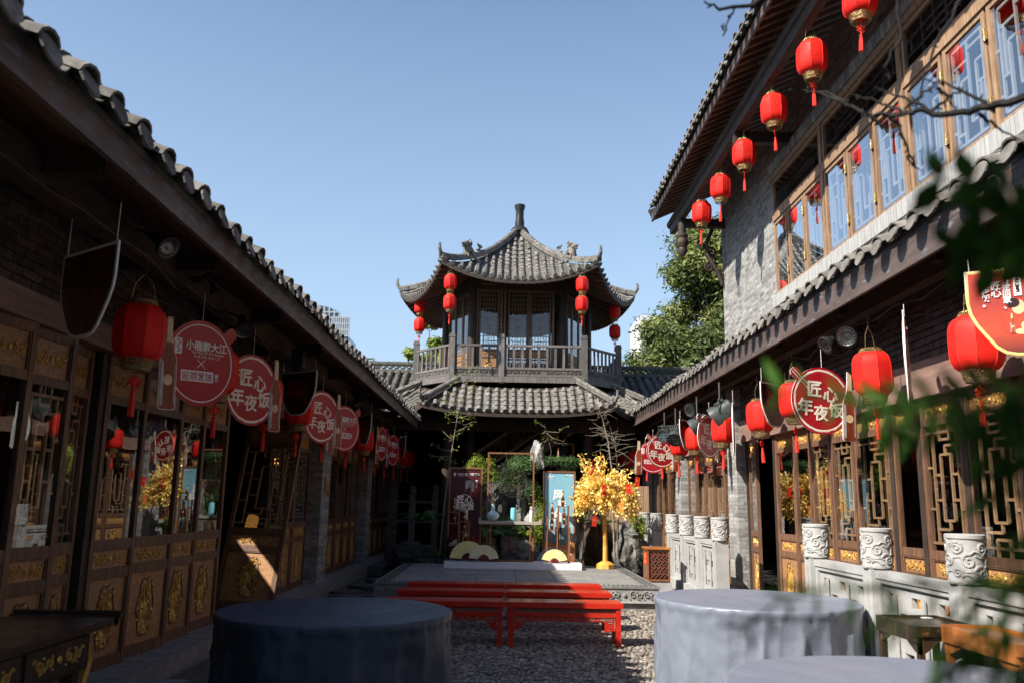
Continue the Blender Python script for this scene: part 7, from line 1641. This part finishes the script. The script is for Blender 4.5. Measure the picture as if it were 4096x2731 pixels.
sprig('blurred fern tips beside the right posts', [[px(4400, 1500, .55), px(4200, 1760, .57), px(4060, 1900, .58), px(3980, 2020, .6)], [px(4350, 1450, .55), px(4120, 1620, .57), px(3960, 1760, .58)]], M_['leaf_k'], 3, .026, .28, 7)
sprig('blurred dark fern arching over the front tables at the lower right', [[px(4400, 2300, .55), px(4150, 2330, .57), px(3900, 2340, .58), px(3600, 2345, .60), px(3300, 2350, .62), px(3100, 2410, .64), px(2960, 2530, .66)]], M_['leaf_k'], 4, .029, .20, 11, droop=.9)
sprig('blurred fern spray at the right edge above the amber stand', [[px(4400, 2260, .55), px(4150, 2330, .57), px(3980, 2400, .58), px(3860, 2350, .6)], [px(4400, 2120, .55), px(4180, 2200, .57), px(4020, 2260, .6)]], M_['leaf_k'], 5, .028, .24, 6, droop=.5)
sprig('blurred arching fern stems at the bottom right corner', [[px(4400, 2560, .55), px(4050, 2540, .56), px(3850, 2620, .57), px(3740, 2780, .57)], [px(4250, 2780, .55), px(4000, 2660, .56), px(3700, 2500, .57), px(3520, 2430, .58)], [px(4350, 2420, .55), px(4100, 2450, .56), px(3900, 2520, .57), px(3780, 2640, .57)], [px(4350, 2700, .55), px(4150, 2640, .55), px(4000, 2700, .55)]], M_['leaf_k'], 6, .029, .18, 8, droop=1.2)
# ---------------------------------------------------------------- the city behind
def tower(name, x, y, w, d, H, floors, label, cols=4, wallm='concrete', glassm='towerglass', roof=False):
    t = empty(name, (x, y, 0), label, 'building'); m = MB(); m.box(x - w / 2, x + w / 2, y, y + d, -.3, H); m.build('wall', M_[wallm], t); fh = 3.0; z = H - 3.2; 
    for f in range(floors):
        q = MB(); q.box(x - w / 2 - .4, x + w / 2 + .4, y - .8, y - .002, z - .45, z - .15); q.build('balcony_slab', M_[wallm], t)
        for c in range(cols):
            a = x - w / 2 + w * (c + .12) / cols; b = x - w / 2 + w * (c + .88) / cols; q = MB(); q.box(a, b, y - .06, y - .001, z, z + 2.1); wd = q.build('window', M_[glassm], t)
            q = MB(); q.box(a, b, y - .09, y - .061, z + 1.0, z + 1.1); q.box((a + b) / 2 - .05, (a + b) / 2 + .05, y - .088, y - .062, z, z + 2.1); q.build('mullion', M_[wallm], wd)
        q = MB()
        q.box(x + w / 2 + .001, x + w / 2 + .05, y + d * .15, y + d * .85, z, z + 2.0); q.build('window', M_[glassm], t); z -= fh
    return t
M_['pale'] = mat('pale_tower_wall', (.62, .62, .60), (.55, .55, .54), .8, .3, bump=0)
tower('apartment_tower', 34.8, 182, 9, 14, 43.2, 8, 'white apartment tower peeking out left of the big tree', 3, 'pale')
T2 = tower('glass_roof_tower', -37.4, 165, 9, 12, 35.2, 4, 'grey blue tower with rooftop glasshouses above the left roof', 4, 'towerglass', 'concrete')
fm = MB(); gm = MB()
def gh(x0, x1, z0, z1, y, arch=True):
    n = 8; w = x1 - x0
    pl = [(x0, z0)] + [(x0 + w * k / 10, z1 + (1.4 * math.sin(PI * k / 10) if arch else 0)) for k in range(11)] + [(x1, z0)]
    gm.prism(pl, 0, .1, fr((0, y, 0), (1, 0, 0), (0, 0, 1), (0, -1, 0)))
    for k in range(n + 1): xx = x0 + w * k / n; fm.box(xx - .14, xx + .14, y - .4, y - .11, z0, z1 + (1.4 * math.sin(PI * k / n) if arch else 0))
    for k in range(4): zz = z0 + (z1 - z0) * k / 3; fm.box(x0 - .1, x1 + .1, y - .41, y - .12, zz - .14, zz + .14)
gh(-41.5, -33.4, 35.2, 38.6, 164.5); gh(-34.6, -31.2, 33.6, 37.3, 163.5, False); gh(-33.6, -30.5, 26.5, 32.0, 162.5, False)
m = MB(); m.box(-34.4, -31.2, 163.6, 172, 0, 33.6); m.build('wall', M_['towerglass'], T2)
gm.build('glasshouse_panes', M_['towerglass'], T2); fm.build('glasshouse_frame', M_['concrete'], T2)
T3 = empty('rooftop_house', (-13, 90, 0), 'small pale rooftop with a planted parapet just above the left roof end', 'building')
m = MB(); m.box(-16, -14.5, 90, 96, 0, 16.3); m.build('wall', M_['pale'], T3); m = MB(); m.box(-16.3, -14.3, 89.7, 96, 16.3, 16.6); m.build('parapet', M_['concrete'], T3)
m = MB(); leaf_cloud(m, [((-15.8 + k * .35, 91, 16.8), (.4, .4, .25)) for k in range(4)], 500, .1, np.random.default_rng(5)); m.build('roof_plants', M_['leaf'], T3, kind='stuff')
# small notices on the pillars
NB = empty('notice_plaque', (-3.09, 14.9, 1.75), 'orange wooden plaque fixed to the brick pillar on the left', 'plaque'); m = MB(); m.box(-3.099, -3.08, 14.80, 15.08, 1.66, 1.93); m.build('plaque_board', M_['panel'], NB); m = MB(); m.box(-3.10, -3.06, 15.02, 15.12, 1.64, 1.72); m.build('plaque_bracket', M_['panel'], NB)
NC = empty('red_notice_card', (3.45, 20.8, 1.4), 'small red card on the far brick pillar behind the gold tree', 'notice'); m = MB(); m.box(3.32, 3.45, 20.70, 20.715, 1.36, 1.66); m.build('card', M_['qred'], NC); m = MB(); m.box(3.24, 3.30, 20.70, 20.715, 1.40, 1.72); m.build('card_back', M_['white'], NC)

# unseen tree added behind the camera; its crown is placed to shade the near leaves
NT = empty('shade_tree', (-.4, -2.6, 0), 'unseen leafy tree added behind the camera to shade the near right foliage', 'tree')
m = MB(); m.tube([(-.4, -2.6, 0), (-.5, -2.4, 2), (-.9, -1.9, 4), (-1.2, -1.6, 5)], [.14, .11, .08, .04], 8); m.build('trunk', M_['bark'], NT, True)
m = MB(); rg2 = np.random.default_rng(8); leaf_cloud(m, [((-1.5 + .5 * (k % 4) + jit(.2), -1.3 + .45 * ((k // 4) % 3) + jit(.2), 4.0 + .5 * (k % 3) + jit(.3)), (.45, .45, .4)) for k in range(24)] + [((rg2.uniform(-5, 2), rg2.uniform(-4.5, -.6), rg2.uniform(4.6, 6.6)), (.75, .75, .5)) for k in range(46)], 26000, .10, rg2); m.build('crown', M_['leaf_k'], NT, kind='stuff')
